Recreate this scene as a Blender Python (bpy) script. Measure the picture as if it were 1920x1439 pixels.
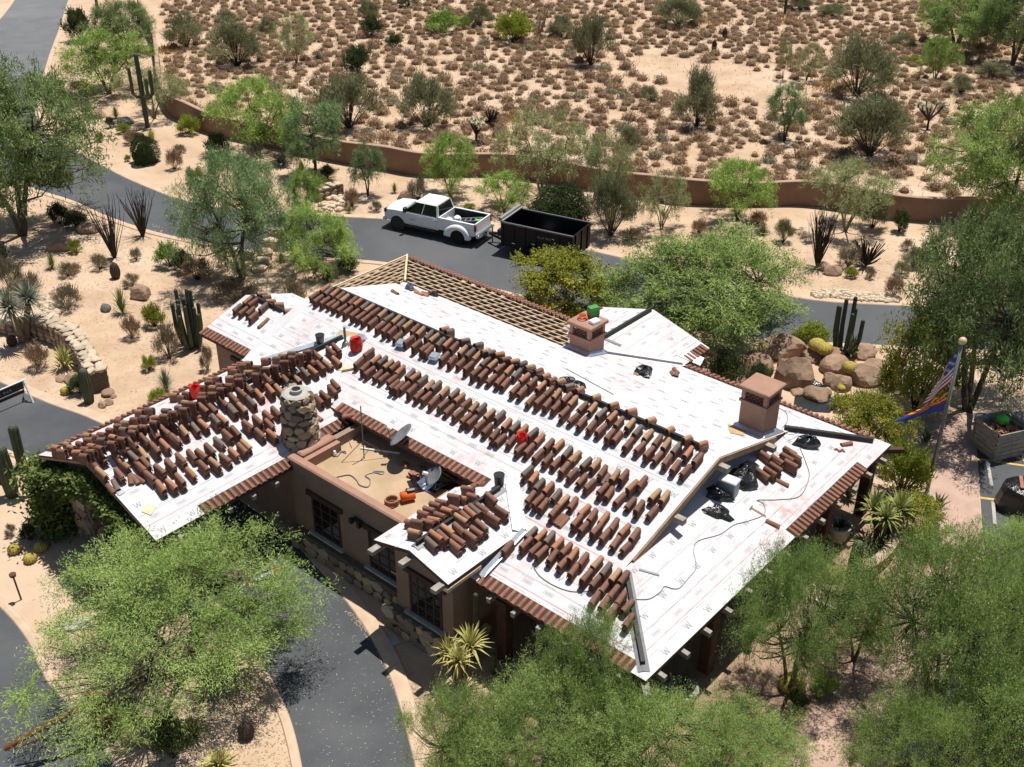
import bpy, bmesh, math, random
import numpy as np
from mathutils import Vector, Matrix
random.seed(7)
S = bpy.context.scene
for o in list(bpy.data.objects): bpy.data.objects.remove(o)
COL = S.collection
# ------------------------------------------------------------------ camera, sky, sun, exposure
CAM_H = 25.0
PITCH, ROLL, FPX = math.radians(30.59), math.radians(0.276), 2095.0
cd = bpy.data.cameras.new('camera'); cam = bpy.data.objects.new('camera', cd); COL.objects.link(cam)
fwv = Vector((0, math.cos(PITCH), -math.sin(PITCH))); up0 = Vector((0, math.sin(PITCH), math.cos(PITCH))); rt0 = Vector((1, 0, 0))
rtv = math.cos(ROLL)*rt0 + math.sin(ROLL)*up0; upv = -math.sin(ROLL)*rt0 + math.cos(ROLL)*up0
cam.matrix_world = Matrix(((rtv.x, upv.x, -fwv.x, 0), (rtv.y, upv.y, -fwv.y, 0), (rtv.z, upv.z, -fwv.z, CAM_H), (0, 0, 0, 1)))
cd.sensor_fit = 'HORIZONTAL'; cd.sensor_width = 36.0; cd.lens = FPX/1920*36.0; cd.clip_start = .5; cd.clip_end = 2000
S.camera = cam
W = bpy.data.worlds.new('World'); S.world = W; W.use_nodes = True
nt = W.node_tree; nt.nodes.clear()
SUN = Vector((0.155, 0.185, 0.93)).normalized()
sky = nt.nodes.new('ShaderNodeTexSky'); sky.sky_type = 'NISHITA'; sky.sun_disc = False
sky.sun_elevation = math.asin(SUN.z); sky.sun_rotation = math.atan2(SUN.x, SUN.y); sky.altitude = 700; sky.dust_density = 1.2
bg = nt.nodes.new('ShaderNodeBackground'); bg.inputs[1].default_value = 0.07
wo = nt.nodes.new('ShaderNodeOutputWorld'); nt.links.new(sky.outputs[0], bg.inputs[0]); nt.links.new(bg.outputs[0], wo.inputs[0])
sl = bpy.data.lights.new('sun', 'SUN'); sl.energy = 5.0; sl.angle = math.radians(.53); sl.color = (1, .955, .88)
so = bpy.data.objects.new('sun', sl); COL.objects.link(so); so.rotation_euler = SUN.to_track_quat('Z', 'Y').to_euler(); so.location = (0, 30, 60)
S.view_settings.view_transform = 'Standard'; S.view_settings.look = 'None'; S.view_settings.gamma = 1; S.view_settings.use_curve_mapping = False
S.view_settings.exposure = 0.25
S.cycles.max_bounces = 7; S.cycles.diffuse_bounces = 4; S.cycles.transmission_bounces = 4; S.cycles.glossy_bounces = 2
try: S.cycles.use_denoising = True
except Exception: pass
# ------------------------------------------------------------------ where things stand
def G(px, py, z=0.0):
    """point of the plot at height z that the survey photograph shows at (px, py)"""
    d = fwv + rtv*((px-960)/FPX) - upv*((py-719.5)/FPX)
    t = (z-CAM_H)/d.z
    return Vector((d.x*t, d.y*t, z))
def PR(p):
    v = Vector(p)-Vector((0, 0, CAM_H)); z = v.dot(fwv)
    return 960+FPX*v.dot(rtv)/z, 719.5-FPX*v.dot(upv)/z, z
def ppm(p):
    return FPX/PR(p)[2]
YA = math.radians(49.23)
DA = Vector((math.sin(YA), -math.cos(YA), 0)); DB = Vector((math.cos(YA), math.sin(YA), 0))
A0, B0 = -22.0, 26.0
def HW(a, b, z): return DA*a + DB*b + Vector((0, 0, z))       # house axes (a, b) -> world
def AB(v): return v.dot(DA), v.dot(DB)
HROT = math.atan2(DA.y, DA.x)
# ------------------------------------------------------------------ objects
def tag(o, label=None, cat=None, group=None, kind=None):
    if label: o['label'] = label
    if cat: o['category'] = cat
    if group: o['group'] = group
    if kind: o['kind'] = kind
    return o
def empty(name, loc=(0, 0, 0), rz=0.0, label=None, cat=None, group=None):
    o = bpy.data.objects.new(name, None); o.empty_display_size = .2; COL.objects.link(o); o.location = loc; o.rotation_euler = (0, 0, rz)
    return tag(o, label, cat, group)
def link(name, me, parent=None, loc=None, M=None):
    o = bpy.data.objects.new(name, me); COL.objects.link(o)
    if parent is not None: o.parent = parent
    if loc is not None: o.location = loc
    if M is not None: o.matrix_basis = M
    return o
def dup(root, loc, rz=0.0, sc=None, label=None, group=None):
    r = root.copy(); COL.objects.link(r); r.location = loc; r.rotation_euler = (0, 0, rz)
    if sc is not None: r.scale = sc
    if label: r['label'] = label
    if group: r['group'] = group
    for ch in root.children:
        c = ch.copy(); COL.objects.link(c); c.parent = r
        for g in ch.children:
            d = g.copy(); COL.objects.link(d); d.parent = c
    return r
class MB:
    def __init__(s): s.v = []; s.f = []; s.m = []; s.mi = 0
    def add(s, vs, fs):
        n = len(s.v); s.v += [tuple(x) for x in vs]; s.f += [tuple(n+i for i in f) for f in fs]; s.m += [s.mi]*len(fs); return s
    def quad(s, a, b, c, d): return s.add([a, b, c, d], [(0, 1, 2, 3)])
    def poly(s, pts): return s.add(pts, [tuple(range(len(pts)))])
    def box(s, x0, x1, y0, y1, z0, z1, M=None):
        vs = [Vector(p) for p in ((x0, y0, z0), (x1, y0, z0), (x1, y1, z0), (x0, y1, z0), (x0, y0, z1), (x1, y0, z1), (x1, y1, z1), (x0, y1, z1))]
        if M is not None: vs = [M @ p for p in vs]
        return s.add(vs, [(0, 3, 2, 1), (4, 5, 6, 7), (0, 1, 5, 4), (1, 2, 6, 5), (2, 3, 7, 6), (3, 0, 4, 7)])
    def bevbox(s, x0, x1, y0, y1, z0, z1, r=.03, M=None):
        # box with chamfered vertical and top edges
        def ring(z, i): return [(x0+i, y0+r*1.0 if i < r else y0+i, z)]
        def octo(z, i):
            k = r
            return [Vector(p) for p in ((x0+i+k, y0+i, z), (x1-i-k, y0+i, z), (x1-i, y0+i+k, z), (x1-i, y1-i-k, z), (x1-i-k, y1-i, z), (x0+i+k, y1-i, z), (x0+i, y1-i-k, z), (x0+i, y0+i+k, z))]
        rings = [octo(z0, 0), octo(z1-r, 0), octo(z1, r)]
        vs = sum(rings, [])
        if M is not None: vs = [M @ p for p in vs]
        fs = [tuple(reversed(range(8))), tuple(range(16, 24))]
        for k in range(2):
            for i in range(8): fs.append((k*8+i, k*8+(i+1) % 8, k*8+8+(i+1) % 8, k*8+8+i))
        return s.add(vs, fs)
    def prism(s, pts, z0, z1):
        n = len(pts)
        vs = [(p[0], p[1], z0) for p in pts]+[(p[0], p[1], z1) for p in pts]
        return s.add(vs, [tuple(reversed(range(n))), tuple(range(n, 2*n))]+[(i, (i+1) % n, n+(i+1) % n, n+i) for i in range(n)])
    def tube(s, pts, r, n=6, cap=True):
        pts = [Vector(p) for p in pts]; k = len(pts)
        rs = r if isinstance(r, (list, tuple)) else [r]*k
        vs = []
        ref = None
        for i, p in enumerate(pts):
            t = (pts[min(i+1, k-1)]-pts[max(i-1, 0)])
            if t.length < 1e-9: t = Vector((0, 0, 1))
            t.normalize()
            if ref is None:
                ref = t.orthogonal().normalized()
            x = (ref-t*ref.dot(t))
            x = x.normalized() if x.length > 1e-6 else t.orthogonal().normalized()
            ref = x; y = t.cross(x)
            for j in range(n):
                a = 2*math.pi*j/n; vs.append(p+(x*math.cos(a)+y*math.sin(a))*rs[i])
        fs = []
        for i in range(k-1):
            for j in range(n): fs.append((i*n+j, i*n+(j+1) % n, (i+1)*n+(j+1) % n, (i+1)*n+j))
        if cap: fs += [tuple(reversed(range(n))), tuple(range((k-1)*n, k*n))]
        return s.add(vs, fs)
    def lathe(s, prof, n=16, c=(0, 0, 0), M=None):
        vs = []
        for (r, z) in prof:
            for j in range(n):
                a = 2*math.pi*j/n; vs.append(Vector((c[0]+r*math.cos(a), c[1]+r*math.sin(a), c[2]+z)))
        if M is not None: vs = [M @ p for p in vs]
        fs = [(i*n+j, i*n+(j+1) % n, (i+1)*n+(j+1) % n, (i+1)*n+j) for i in range(len(prof)-1) for j in range(n)]
        if prof[0][0] > 1e-4: fs.append(tuple(reversed(range(n))))
        if prof[-1][0] > 1e-4: fs.append(tuple(range((len(prof)-1)*n, len(prof)*n)))
        return s.add(vs, fs)
    def mesh(s, name, mats, smooth=False):
        me = bpy.data.meshes.new(name); me.from_pydata(s.v, [], s.f)
        mats = mats if isinstance(mats, (list, tuple)) else [mats]
        for m in mats: me.materials.append(m)
        if len(mats) > 1: me.polygons.foreach_set('material_index', s.m)
        if smooth: me.polygons.foreach_set('use_smooth', [True]*len(me.polygons))
        me.update(); return me
    def build(s, name, mats, parent=None, smooth=False, loc=None, M=None):
        return link(name, s.mesh(name, mats, smooth), parent, loc, M)
# ------------------------------------------------------------------ materials
def mat(name, c1, c2=None, scale=4, rough=.85, bump=0., bscale=None, metal=0., rand=0., spec=.3, lo=.35, hi=.65, coord='Object', detail=5, c3=None, s3=1., lo3=.55, hi3=.7):
    m = bpy.data.materials.new(name); m.use_nodes = True; t = m.node_tree; b = t.nodes['Principled BSDF']; L = t.links.new
    b.inputs['Roughness'].default_value = rough; b.inputs['Metallic'].default_value = metal
    b.inputs['Specular IOR Level'].default_value = spec
    co = t.nodes.new('ShaderNodeTexCoord'); src = co.outputs[coord]
    if coord == 'World':
        pass
    out = None
    def noise(sc, det=detail):
        n = t.nodes.new('ShaderNodeTexNoise'); n.inputs['Scale'].default_value = sc; n.inputs['Detail'].default_value = det; n.inputs['Roughness'].default_value = .6
        L(src, n.inputs['Vector']); return n
    def ramp(sock, lo, hi):
        r = t.nodes.new('ShaderNodeMapRange'); r.inputs[1].default_value = lo; r.inputs[2].default_value = hi; L(sock, r.inputs[0]); return r.outputs[0]
    def mix(f, a, bb, mode='MIX'):
        x = t.nodes.new('ShaderNodeMix'); x.data_type = 'RGBA'; x.blend_type = mode
        if hasattr(f, 'links'): L(f, x.inputs[0])
        else: x.inputs[0].default_value = f
        for v, i in ((a, 6), (bb, 7)):
            if hasattr(v, 'links'): L(v, x.inputs[i])
            else: x.inputs[i].default_value = (*v, 1)
        return x.outputs[2]
    if c2 is not None: out = mix(ramp(noise(scale).outputs[0], lo, hi), c1, c2)
    if c3 is not None: out = mix(ramp(noise(s3).outputs[0], lo3, hi3), out if out is not None else c1, c3)
    if rand > 0:
        oi = t.nodes.new('ShaderNodeObjectInfo'); r = t.nodes.new('ShaderNodeMapRange'); r.inputs[3].default_value = 1-rand; r.inputs[4].default_value = 1+rand
        L(oi.outputs['Random'], r.inputs[0]); cmb = t.nodes.new('ShaderNodeCombineColor')
        for i in range(3): L(r.outputs[0], cmb.inputs[i])
        out = mix(1.0, out if out is not None else c1, cmb.outputs[0], 'MULTIPLY')
    if out is not None: L(out, b.inputs['Base Color'])
    else: b.inputs['Base Color'].default_value = (*c1, 1)
    if bump > 0:
        bn = t.nodes.new('ShaderNodeBump'); bn.inputs['Strength'].default_value = bump; bn.inputs['Distance'].default_value = .05
        L(noise(bscale or scale*3, 6).outputs[0], bn.inputs['Height']); L(bn.outputs[0], b.inputs['Normal'])
    m['mixfn'] = 0
    return m
def leafmat(name, c1, c2, trans=.35, hue=(1, 1, 1), rand=.12):
    m = bpy.data.materials.new(name); m.use_nodes = True; t = m.node_tree; t.nodes.clear(); L = t.links.new
    at = t.nodes.new('ShaderNodeAttribute'); at.attribute_name = 'tint'
    mx = t.nodes.new('ShaderNodeMix'); mx.data_type = 'RGBA'; L(at.outputs['Fac'], mx.inputs[0]); mx.inputs[6].default_value = (*c1, 1); mx.inputs[7].default_value = (*c2, 1)
    oi = t.nodes.new('ShaderNodeObjectInfo'); r = t.nodes.new('ShaderNodeMapRange'); r.inputs[3].default_value = 1-rand; r.inputs[4].default_value = 1+rand; L(oi.outputs['Random'], r.inputs[0])
    cm = t.nodes.new('ShaderNodeCombineColor'); [L(r.outputs[0], cm.inputs[i]) for i in range(3)]
    m2 = t.nodes.new('ShaderNodeMix'); m2.data_type = 'RGBA'; m2.blend_type = 'MULTIPLY'; m2.inputs[0].default_value = 1; L(mx.outputs[2], m2.inputs[6]); L(cm.outputs[0], m2.inputs[7])
    d = t.nodes.new('ShaderNodeBsdfDiffuse'); tr = t.nodes.new('ShaderNodeBsdfTranslucent'); L(m2.outputs[2], d.inputs[0]); L(m2.outputs[2], tr.inputs[0])
    ms = t.nodes.new('ShaderNodeMixShader'); ms.inputs[0].default_value = trans; L(d.outputs[0], ms.inputs[1]); L(tr.outputs[0], ms.inputs[2])
    o = t.nodes.new('ShaderNodeOutputMaterial'); L(ms.outputs[0], o.inputs[0]); return m
Mt = {}
Mt['sand'] = mat('desert_sand', (.505, .365, .25), (.385, .265, .175), scale=.5, rough=.95, bump=.6, bscale=3.2, spec=.1, detail=12, lo=.40, hi=.72, c3=(.53, .405, .295), s3=.11, lo3=.48, hi3=.62)
Mt['asphalt'] = mat('asphalt', (.068, .073, .080), (.052, .057, .063), scale=.7, rough=.75, bump=.25, bscale=60, spec=.4, detail=12, c3=(.092, .095, .098), s3=.25, lo3=.48, hi3=.7)
Mt['asphalt_mid'] = mat('road_asphalt', (.074, .079, .086), (.060, .065, .071), scale=.6, rough=.75, bump=.25, bscale=60, spec=.4, detail=12, c3=(.095, .098, .102), s3=.12, lo3=.46, hi3=.66)
Mt['asphalt_old'] = mat('worn_asphalt', (.145, .147, .150), (.115, .118, .122), scale=.6, rough=.7, bump=.25, bscale=60, spec=.45, detail=12, c3=(.18, .18, .178), s3=.1, lo3=.46, hi3=.66)
Mt['kerb'] = mat('kerb_concrete', (.56, .42, .30), (.46, .34, .24), scale=1.5, rough=.9, bump=.2, bscale=30, spec=.15)
Mt['pave'] = mat('pavers', (.47, .33, .26), (.38, .26, .21), scale=1.2, rough=.9, bump=.3, bscale=12, spec=.15)
Mt['patio'] = mat('patio_stone', (.36, .25, .17), (.28, .19, .13), scale=1.0, rough=.9, bump=.3, bscale=8, spec=.15)
Mt['plaster'] = mat('brown_plaster', (.30, .215, .165), (.26, .185, .14), scale=1.3, rough=.92, bump=.2, bscale=25, spec=.1)
Mt['pinkplaster'] = mat('rose_plaster', (.36, .215, .155), (.31, .18, .13), scale=2, rough=.92, bump=.2, bscale=25, spec=.1)
Mt['wallplaster'] = mat('garden_wall_plaster', (.27, .175, .125), (.22, .14, .10), scale=.6, rough=.93, bump=.15, bscale=20, spec=.1)
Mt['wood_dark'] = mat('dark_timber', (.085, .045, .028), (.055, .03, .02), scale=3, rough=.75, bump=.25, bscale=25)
Mt['wood_grey'] = mat('weathered_timber', (.36, .32, .27), (.25, .22, .19), scale=5, rough=.85, bump=.3, bscale=25)
Mt['lath'] = mat('new_lath', (.72, .56, .37), (.64, .48, .30), scale=3, rough=.75, bump=.1, bscale=30)
Mt['rafter'] = mat('old_rafter', (.40, .26, .165), (.28, .175, .11), scale=2, rough=.85)
Mt['attic_shade'] = mat('attic_shade_sheet', (.018, .013, .010), (.10, .065, .04), scale=1.7, rough=.95, lo=.6, hi=.7)  # near-black colour stands in for the dark attic between the laths
Mt['ply'] = mat('plywood', (.50, .34, .17), (.42, .27, .13), scale=2.5, rough=.8)
Mt['black'] = mat('black_plastic', (.014, .014, .015), rough=.45, spec=.5)
Mt['blackfilm'] = mat('black_bag_film', (.012, .012, .013), rough=.22, spec=.6, bump=.6, bscale=9)
Mt['battn'] = mat('ridge_riser', (.022, .021, .02), (.035, .033, .031), scale=5, rough=.6)
Mt['metal'] = mat('galvanised_flashing', (.62, .66, .70), (.5, .54, .58), scale=3, rough=.35, metal=.8)
Mt['foil'] = mat('bright_sheet_metal', (.75, .78, .82), rough=.12, metal=1.0)
Mt['greym'] = mat('grey_metal', (.22, .23, .24), (.17, .175, .18), scale=4, rough=.5, metal=.3)
Mt['flatroof'] = mat('flat_roof_coating', (.45, .325, .205), (.36, .255, .155), scale=.9, rough=.9, bump=.15, bscale=15, c3=(.30, .185, .10), s3=.6, lo3=.58, hi3=.75)
Mt['glass'] = mat('dark_glass', (.012, .014, .016), rough=.06, spec=.6)
Mt['interior'] = mat('porch_ceiling_wood', (.12, .07, .045), (.08, .045, .03), scale=2, rough=.85)
Mt['red'] = mat('red_fabric', (.62, .03, .018), (.45, .02, .014), scale=6, rough=.6)
Mt['orange'] = mat('orange_fabric', (.75, .13, .02), rough=.6)
Mt['green'] = mat('green_plastic', (.06, .25, .06), rough=.6)
Mt['lime'] = mat('lime_plastic', (.12, .65, .08), rough=.5)
Mt['white'] = mat('white_plastic', (.78, .78, .77), rough=.5)
Mt['grayplastic'] = mat('grey_plastic', (.30, .32, .34), rough=.5)
Mt['concrete'] = mat('concrete', (.42, .40, .36), (.34, .32, .29), scale=4, rough=.9, bump=.2, bscale=30)
Mt['paintwhite'] = mat('road_paint_white', (.70, .70, .68), (.5, .5, .49), scale=6, rough=.8)
Mt['paintyellow'] = mat('road_paint_yellow', (.62, .43, .10), (.45, .31, .09), scale=6, rough=.8)
STC = [(.44, .34, .24), (.34, .26, .19), (.50, .41, .30), (.28, .22, .17), (.50, .37, .24)]
Mt['stone'] = [mat('fieldstone_%s' % n, c, tuple(x*.72 for x in c), scale=5, rough=.92, bump=.6, bscale=14, spec=.15, rand=.22) for n, c in zip(('tan', 'brown', 'pale', 'dark', 'buff'), STC)]
Mt['palestone'] = mat('pale_capstone', (.56, .46, .34), (.42, .33, .24), scale=4, rough=.92, bump=.6, bscale=12, spec=.1, rand=.2)
Mt['mortar'] = mat('mortar', (.16, .125, .095), (.12, .095, .07), scale=6, rough=.95)
Mt['boulder'] = mat('boulder_granite', (.33, .22, .15), (.22, .15, .105), scale=2, rough=.92, bump=.6, bscale=7, spec=.15, c3=(.42, .31, .22), s3=1.2, rand=.15)
Mt['darkrock'] = mat('dark_rock', (.10, .10, .095), (.30, .30, .28), scale=9, rough=.9, bump=.5, bscale=10, lo=.55, hi=.7)
TC = {'b': ((.225, .115, .078), (.165, .082, .056)), 'o': ((.40, .195, .11), (.31, .14, .08)), 't': ((.38, .23, .13), (.30, .175, .10)), 'g': ((.185, .145, .12), (.135, .105, .088)), 'e': ((.31, .15, .10), (.24, .11, .075))}
for k, (p, q) in TC.items(): Mt['tile_'+k] = mat({'b': 'brown', 'o': 'orange', 't': 'tan', 'g': 'grey', 'e': 'terracotta'}[k]+'_clay', p, q, scale=7, rough=.82, bump=.12, bscale=30, rand=.14, spec=.25)
Mt['white_car'] = mat('white_car_paint', (.80, .81, .83), rough=.22, spec=.5)
Mt['tyre'] = mat('tyre_rubber', (.012, .012, .012), rough=.85)
Mt['redlens'] = mat('red_lamp_lens', (.28, .01, .01), rough=.2, spec=.6)
Mt['chrome'] = mat('chrome_trim', (.7, .7, .7), rough=.15, metal=1)
Mt['trailer'] = mat('black_trailer_paint', (.005, .005, .006), rough=.5, spec=.25)
Mt['rust'] = mat('rusty_steel', (.16, .06, .03), (.10, .04, .022), scale=4, rough=.85)
Mt['bark'] = mat('grey_brown_bark', (.11, .085, .062), (.065, .05, .038), scale=4, rough=.95, bump=.5, bscale=14)
Mt['barkgreen'] = mat('green_bark', (.17, .17, .08), (.10, .095, .05), scale=3, rough=.9)
Mt['barkdark'] = mat('dark_bark', (.055, .042, .033), (.035, .028, .022), scale=4, rough=.95)
Mt['cactus'] = mat('cactus_skin', (.085, .10, .055), (.055, .07, .04), scale=3, rough=.75, rand=.1)
Mt['cactus2'] = mat('organ_pipe_skin', (.075, .095, .06), (.05, .065, .045), scale=4, rough=.75, rand=.1)
Mt['spine'] = mat('straw_spines', (.40, .30, .12), (.28, .20, .08), scale=9, rough=.9)
Mt['gold'] = mat('golden_spines', (.48, .36, .08), (.30, .26, .06), scale=8, rough=.9, bump=.5, bscale=30)
Mt['brownspine'] = mat('brown_barrel', (.085, .06, .042), (.05, .036, .026), scale=8, rough=.9)
Mt['cholla'] = mat('cholla_tips', (.55, .50, .33), (.42, .40, .25), scale=8, rough=.9)
Mt['thatch'] = mat('yucca_thatch', (.25, .19, .125), (.15, .11, .07), scale=9, rough=.95, bump=.6, bscale=16)
# underlayment: white woven sheet, chalk dust and scuffs of its own
def underlay():
    m = mat('white_underlayment', (.615, .61, .615), (.55, .55, .555), scale=.9, rough=.75, spec=.2)
    t = m.node_tree; L = t.links.new; b = t.nodes['Principled BSDF']; src = b.inputs['Base Color'].links[0].from_socket
    co = t.nodes.new('ShaderNodeTexCoord'); n1 = t.nodes.new('ShaderNodeTexNoise'); n1.inputs['Scale'].default_value = .33; n1.inputs['Detail'].default_value = 5; L(co.outputs['Object'], n1.inputs['Vector'])
    n2 = t.nodes.new('ShaderNodeTexNoise'); n2.inputs['Scale'].default_value = 3.2; n2.inputs['Detail'].default_value = 8; n2.inputs['Roughness'].default_value = .7; L(co.outputs['Object'], n2.inputs['Vector'])
    r1 = t.nodes.new('ShaderNodeMapRange'); r1.inputs[1].default_value = .44; r1.inputs[2].default_value = .72; L(n1.outputs[0], r1.inputs[0])
    r2 = t.nodes.new('ShaderNodeMapRange'); r2.inputs[1].default_value = .40; r2.inputs[2].default_value = .66; L(n2.outputs[0], r2.inputs[0])
    mu = t.nodes.new('ShaderNodeMath'); mu.operation = 'MULTIPLY'; L(r1.outputs[0], mu.inputs[0]); L(r2.outputs[0], mu.inputs[1])
    mx = t.nodes.new('ShaderNodeMix'); mx.data_type = 'RGBA'; L(mu.outputs[0], mx.inputs[0]); L(src, mx.inputs[6]); mx.inputs[7].default_value = (.56, .27, .26, 1)
    n3 = t.nodes.new('ShaderNodeTexNoise'); n3.inputs['Scale'].default_value = 1.1; n3.inputs['Detail'].default_value = 9; n3.inputs['Roughness'].default_value = .75; L(co.outputs['Object'], n3.inputs['Vector'])
    r3 = t.nodes.new('ShaderNodeMapRange'); r3.inputs[1].default_value = .56; r3.inputs[2].default_value = .8; r3.inputs[4].default_value = .55; L(n3.outputs[0], r3.inputs[0])
    m3 = t.nodes.new('ShaderNodeMix'); m3.data_type = 'RGBA'; L(r3.outputs[0], m3.inputs[0]); L(mx.outputs[2], m3.inputs[6]); m3.inputs[7].default_value = (.42, .40, .40, 1)
    L(m3.outputs[2], b.inputs['Base Color']); return m
Mt['under'] = underlay()
Mt['ink'] = mat('grey_print', (.35, .35, .365), rough=.8)
Mt['inkdark'] = mat('dark_grey_line', (.30, .29, .29), rough=.8)  # one dark grey for the overlap seams and a metal strip
Mt['chalk'] = mat('red_chalk', (.62, .20, .20), (.70, .42, .40), scale=3, rough=.9)
# ------------------------------------------------------------------ ground, roads, kerbs
def sheet(name, pts, z, m, label, kind='structure', cat=None):
    mb = MB(); mb.poly([(p[0], p[1], z) for p in pts]); o = mb.build(name, m); tag(o, label, None, None, kind); return o
gm = MB(); N = 60
gm.quad((-260, 5, 0), (260, 5, 0), (260, 420, 0), (-260, 420, 0))
tag(gm.build('ground', Mt['sand']), 'tan desert sand and gravel of the whole plot', None, None, 'structure')
def smooth(pts, n=6):
    out = []
    P = [pts[0]]+list(pts)+[pts[-1]]
    for i in range(1, len(P)-2):
        p0, p1, p2, p3 = (np.array(P[j][:2], float) for j in (i-1, i, i+1, i+2))
        for k in range(n):
            t = k/n; out.append(tuple(.5*((2*p1)+(-p0+p2)*t+(2*p0-5*p1+4*p2-p3)*t*t+(-p0+3*p1-3*p2+p3)*t**3)))
    out.append(tuple(P[-2][:2])); return out
def gl(pxs): return [tuple(G(x, y)[:2]) for x, y in pxs]
def resample(pts, n):
    P = np.array(pts); d = np.r_[0, np.cumsum(np.hypot(*np.diff(P, axis=0).T))]; s = np.linspace(0, d[-1], n)
    return np.c_[np.interp(s, d, P[:, 0]), np.interp(s, d, P[:, 1])]
def ribbon(name, L_, R_, z, m, label, n=70):
    a, b = resample(L_, n), resample(R_, n); mb = MB()
    vs = []
    for i in range(n): vs += [(a[i][0], a[i][1], z), (b[i][0], b[i][1], z)]
    mb.add(vs, [(2*i, 2*i+1, 2*i+3, 2*i+2) for i in range(n-1)])
    o = mb.build(name, m); tag(o, label, None, None, 'structure'); return o
def kerb(edge, side, w=.42, h=.05, joints=2.0):
    """ribbon kerb along an edge polyline, on its left (+1) or right (-1)"""
    P = resample(edge, max(12, int(len(edge)*1.5))); T = np.gradient(P, axis=0); T /= np.hypot(*T.T)[:, None]; Nn = np.c_[-T[:, 1], T[:, 0]]*side
    mb = MB(); vs = []
    for p, n_ in zip(P, Nn):
        for (o, z) in ((0.0, .0), (.03, h*.7), (w*.5, h*1.2), (w-.03, h), (w, .0)): vs.append((p[0]+n_[0]*o, p[1]+n_[1]*o, z+.004))
    fs = [(i*5+j, i*5+j+1, i*5+j+6, i*5+j+5) for i in range(len(P)-1) for j in range(4)]
    mb.add(vs, fs)
    return tag(mb.build('kerb', Mt['kerb'], smooth=False), None, None, None, 'structure')
E_up = smooth(gl([(150, -60), (128, 0), (112, 50), (90, 110), (74, 170), (66, 210), (76, 240), (105, 264), (150, 290), (185, 308), (230, 332), (300, 362), (345, 377), (420, 392), (500, 402), (600, 406), (720, 412), (850, 424), (960, 441), (1110, 472), (1250, 505), (1400, 540), (1525, 564), (1680, 574), (1950, 585)]))
E_lo = smooth(gl([(60, -60), (28, 0), (-10, 50), (-70, 130), (-110, 210), (-60, 300), (40, 345), (140, 378), (200, 405), (290, 435), (400, 458), (480, 470), (560, 478), (640, 486), (690, 489), (760, 499), (900, 535), (1050, 570), (1250, 612), (1420, 634), (1556, 643), (1700, 650), (1950, 660)]))
ys = G(40, 137).y
iu = next(i for i, q in enumerate(E_up) if q[1] < ys); il = next(i for i, q in enumerate(E_lo) if q[1] < ys)
ribbon('road', E_lo[:il+1], E_up[:iu+1], .006, Mt['asphalt_old'], 'older pale grey stretch of road at the upper left', 30)
ribbon('road', E_lo[il:], E_up[iu:], .006, Mt['asphalt_mid'], 'grey asphalt road curving past the pickup and trailer', 110)
kerb(E_up, 1); kerb(E_lo, -1)
D_up = smooth(gl([(-90, 682), (0, 718), (90, 757), (185, 793), (380, 895), (520, 990), (600, 1072), (655, 1137), (700, 1205), (738, 1290), (778, 1439), (800, 1560)]))
D_lo = smooth(gl([(-90, 805), (0, 838), (70, 868), (200, 950), (330, 1060), (430, 1155), (492, 1245), (540, 1335), (567, 1439), (582, 1560)]))
ribbon('driveway', D_lo, D_up, .010, Mt['asphalt'], 'asphalt entry drive passing under the left roof wing', 90)
kerb(D_up, 1, w=.5); kerb(D_lo, -1, w=.3)
E2 = smooth(gl([(-60, 1095), (0, 1140), (50, 1200), (85, 1275), (150, 1350), (215, 1439), (250, 1540)]))
mb = MB(); q = [(p[0], p[1], .008) for p in E2]+[tuple(G(-700, 1540)[:2])+(.008,), tuple(G(-700, 1000)[:2])+(.008,)]
mb.poly(q); tag(mb.build('driveway', Mt['asphalt']), 'asphalt exit lane at the lower left corner', None, None, 'structure')
kerb(E2, 1, w=.3)
# car park with painted bays
cp = gl([(1826, 775), (1836, 900), (1842, 990), (1850, 1075), (1830, 1165), (1770, 1265), (1705, 1380), (1660, 1560), (2300, 1560), (2300, 760)])
sheet('parking_lot', cp, .008, Mt['asphalt'], 'asphalt car park at the right edge')
mb = MB()
def stripe(mb, p, q, w=.1, z=.014, n=1):
    a, b = G(*p), G(*q); d = (b-a).normalized(); s = Vector((-d.y, d.x, 0))*w/2
    mb.quad(*[(v.x, v.y, z) for v in (a-s, b-s, b+s, a+s)])
for p, q in (((1831, 861), (1990, 884)), ((1836, 838), (1880, 868)), ((1893, 851), (1960, 884)), ((1897, 826), (1960, 862)), ((1838, 934), (1900, 942)), ((1905, 1120), (1990, 1160))): stripe(mb, p, q, .13)
tag(mb.build('road_marking', Mt['paintyellow']), 'yellow hatched bay lines painted on the car park', None, None, 'structure')
mb = MB()
for p, q in (((1845, 1093), (1990, 1130)), ((1829, 1190), (1900, 1222)), ((1840, 1410), (1960, 1450)), ((1870, 1300), (1960, 1330))): stripe(mb, p, q, .12)
tag(mb.build('road_marking', Mt['paintwhite']), 'white bay lines painted on the car park', None, None, 'structure')
def paved(name, pts, z, m, label, tile=.0):
    return sheet(name, pts, z, m, label)
walk_pts = gl([(1730, 780), (1824, 775), (1834, 900), (1840, 990), (1848, 1075), (1828, 1165), (1768, 1265), (1703, 1380), (1640, 1560), (1480, 1560), (1490, 1400), (1560, 1250), (1640, 1120), (1690, 1030), (1738, 950), (1720, 860)])
sheet('walkway', walk_pts, .005, Mt['pave'], 'reddish paved walk between the porch garden and the car park')
pat = [HW(a, b, 0)[:2] for a, b in ((-15, 17.2), (-9.6, 17.2), (-8.6, 20), (-8.6, 33), (-10, 35.5), (-15, 35.5))]
sheet('patio', pat, .009, Mt['patio'], 'brown stone patio under and beside the right porch')
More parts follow.
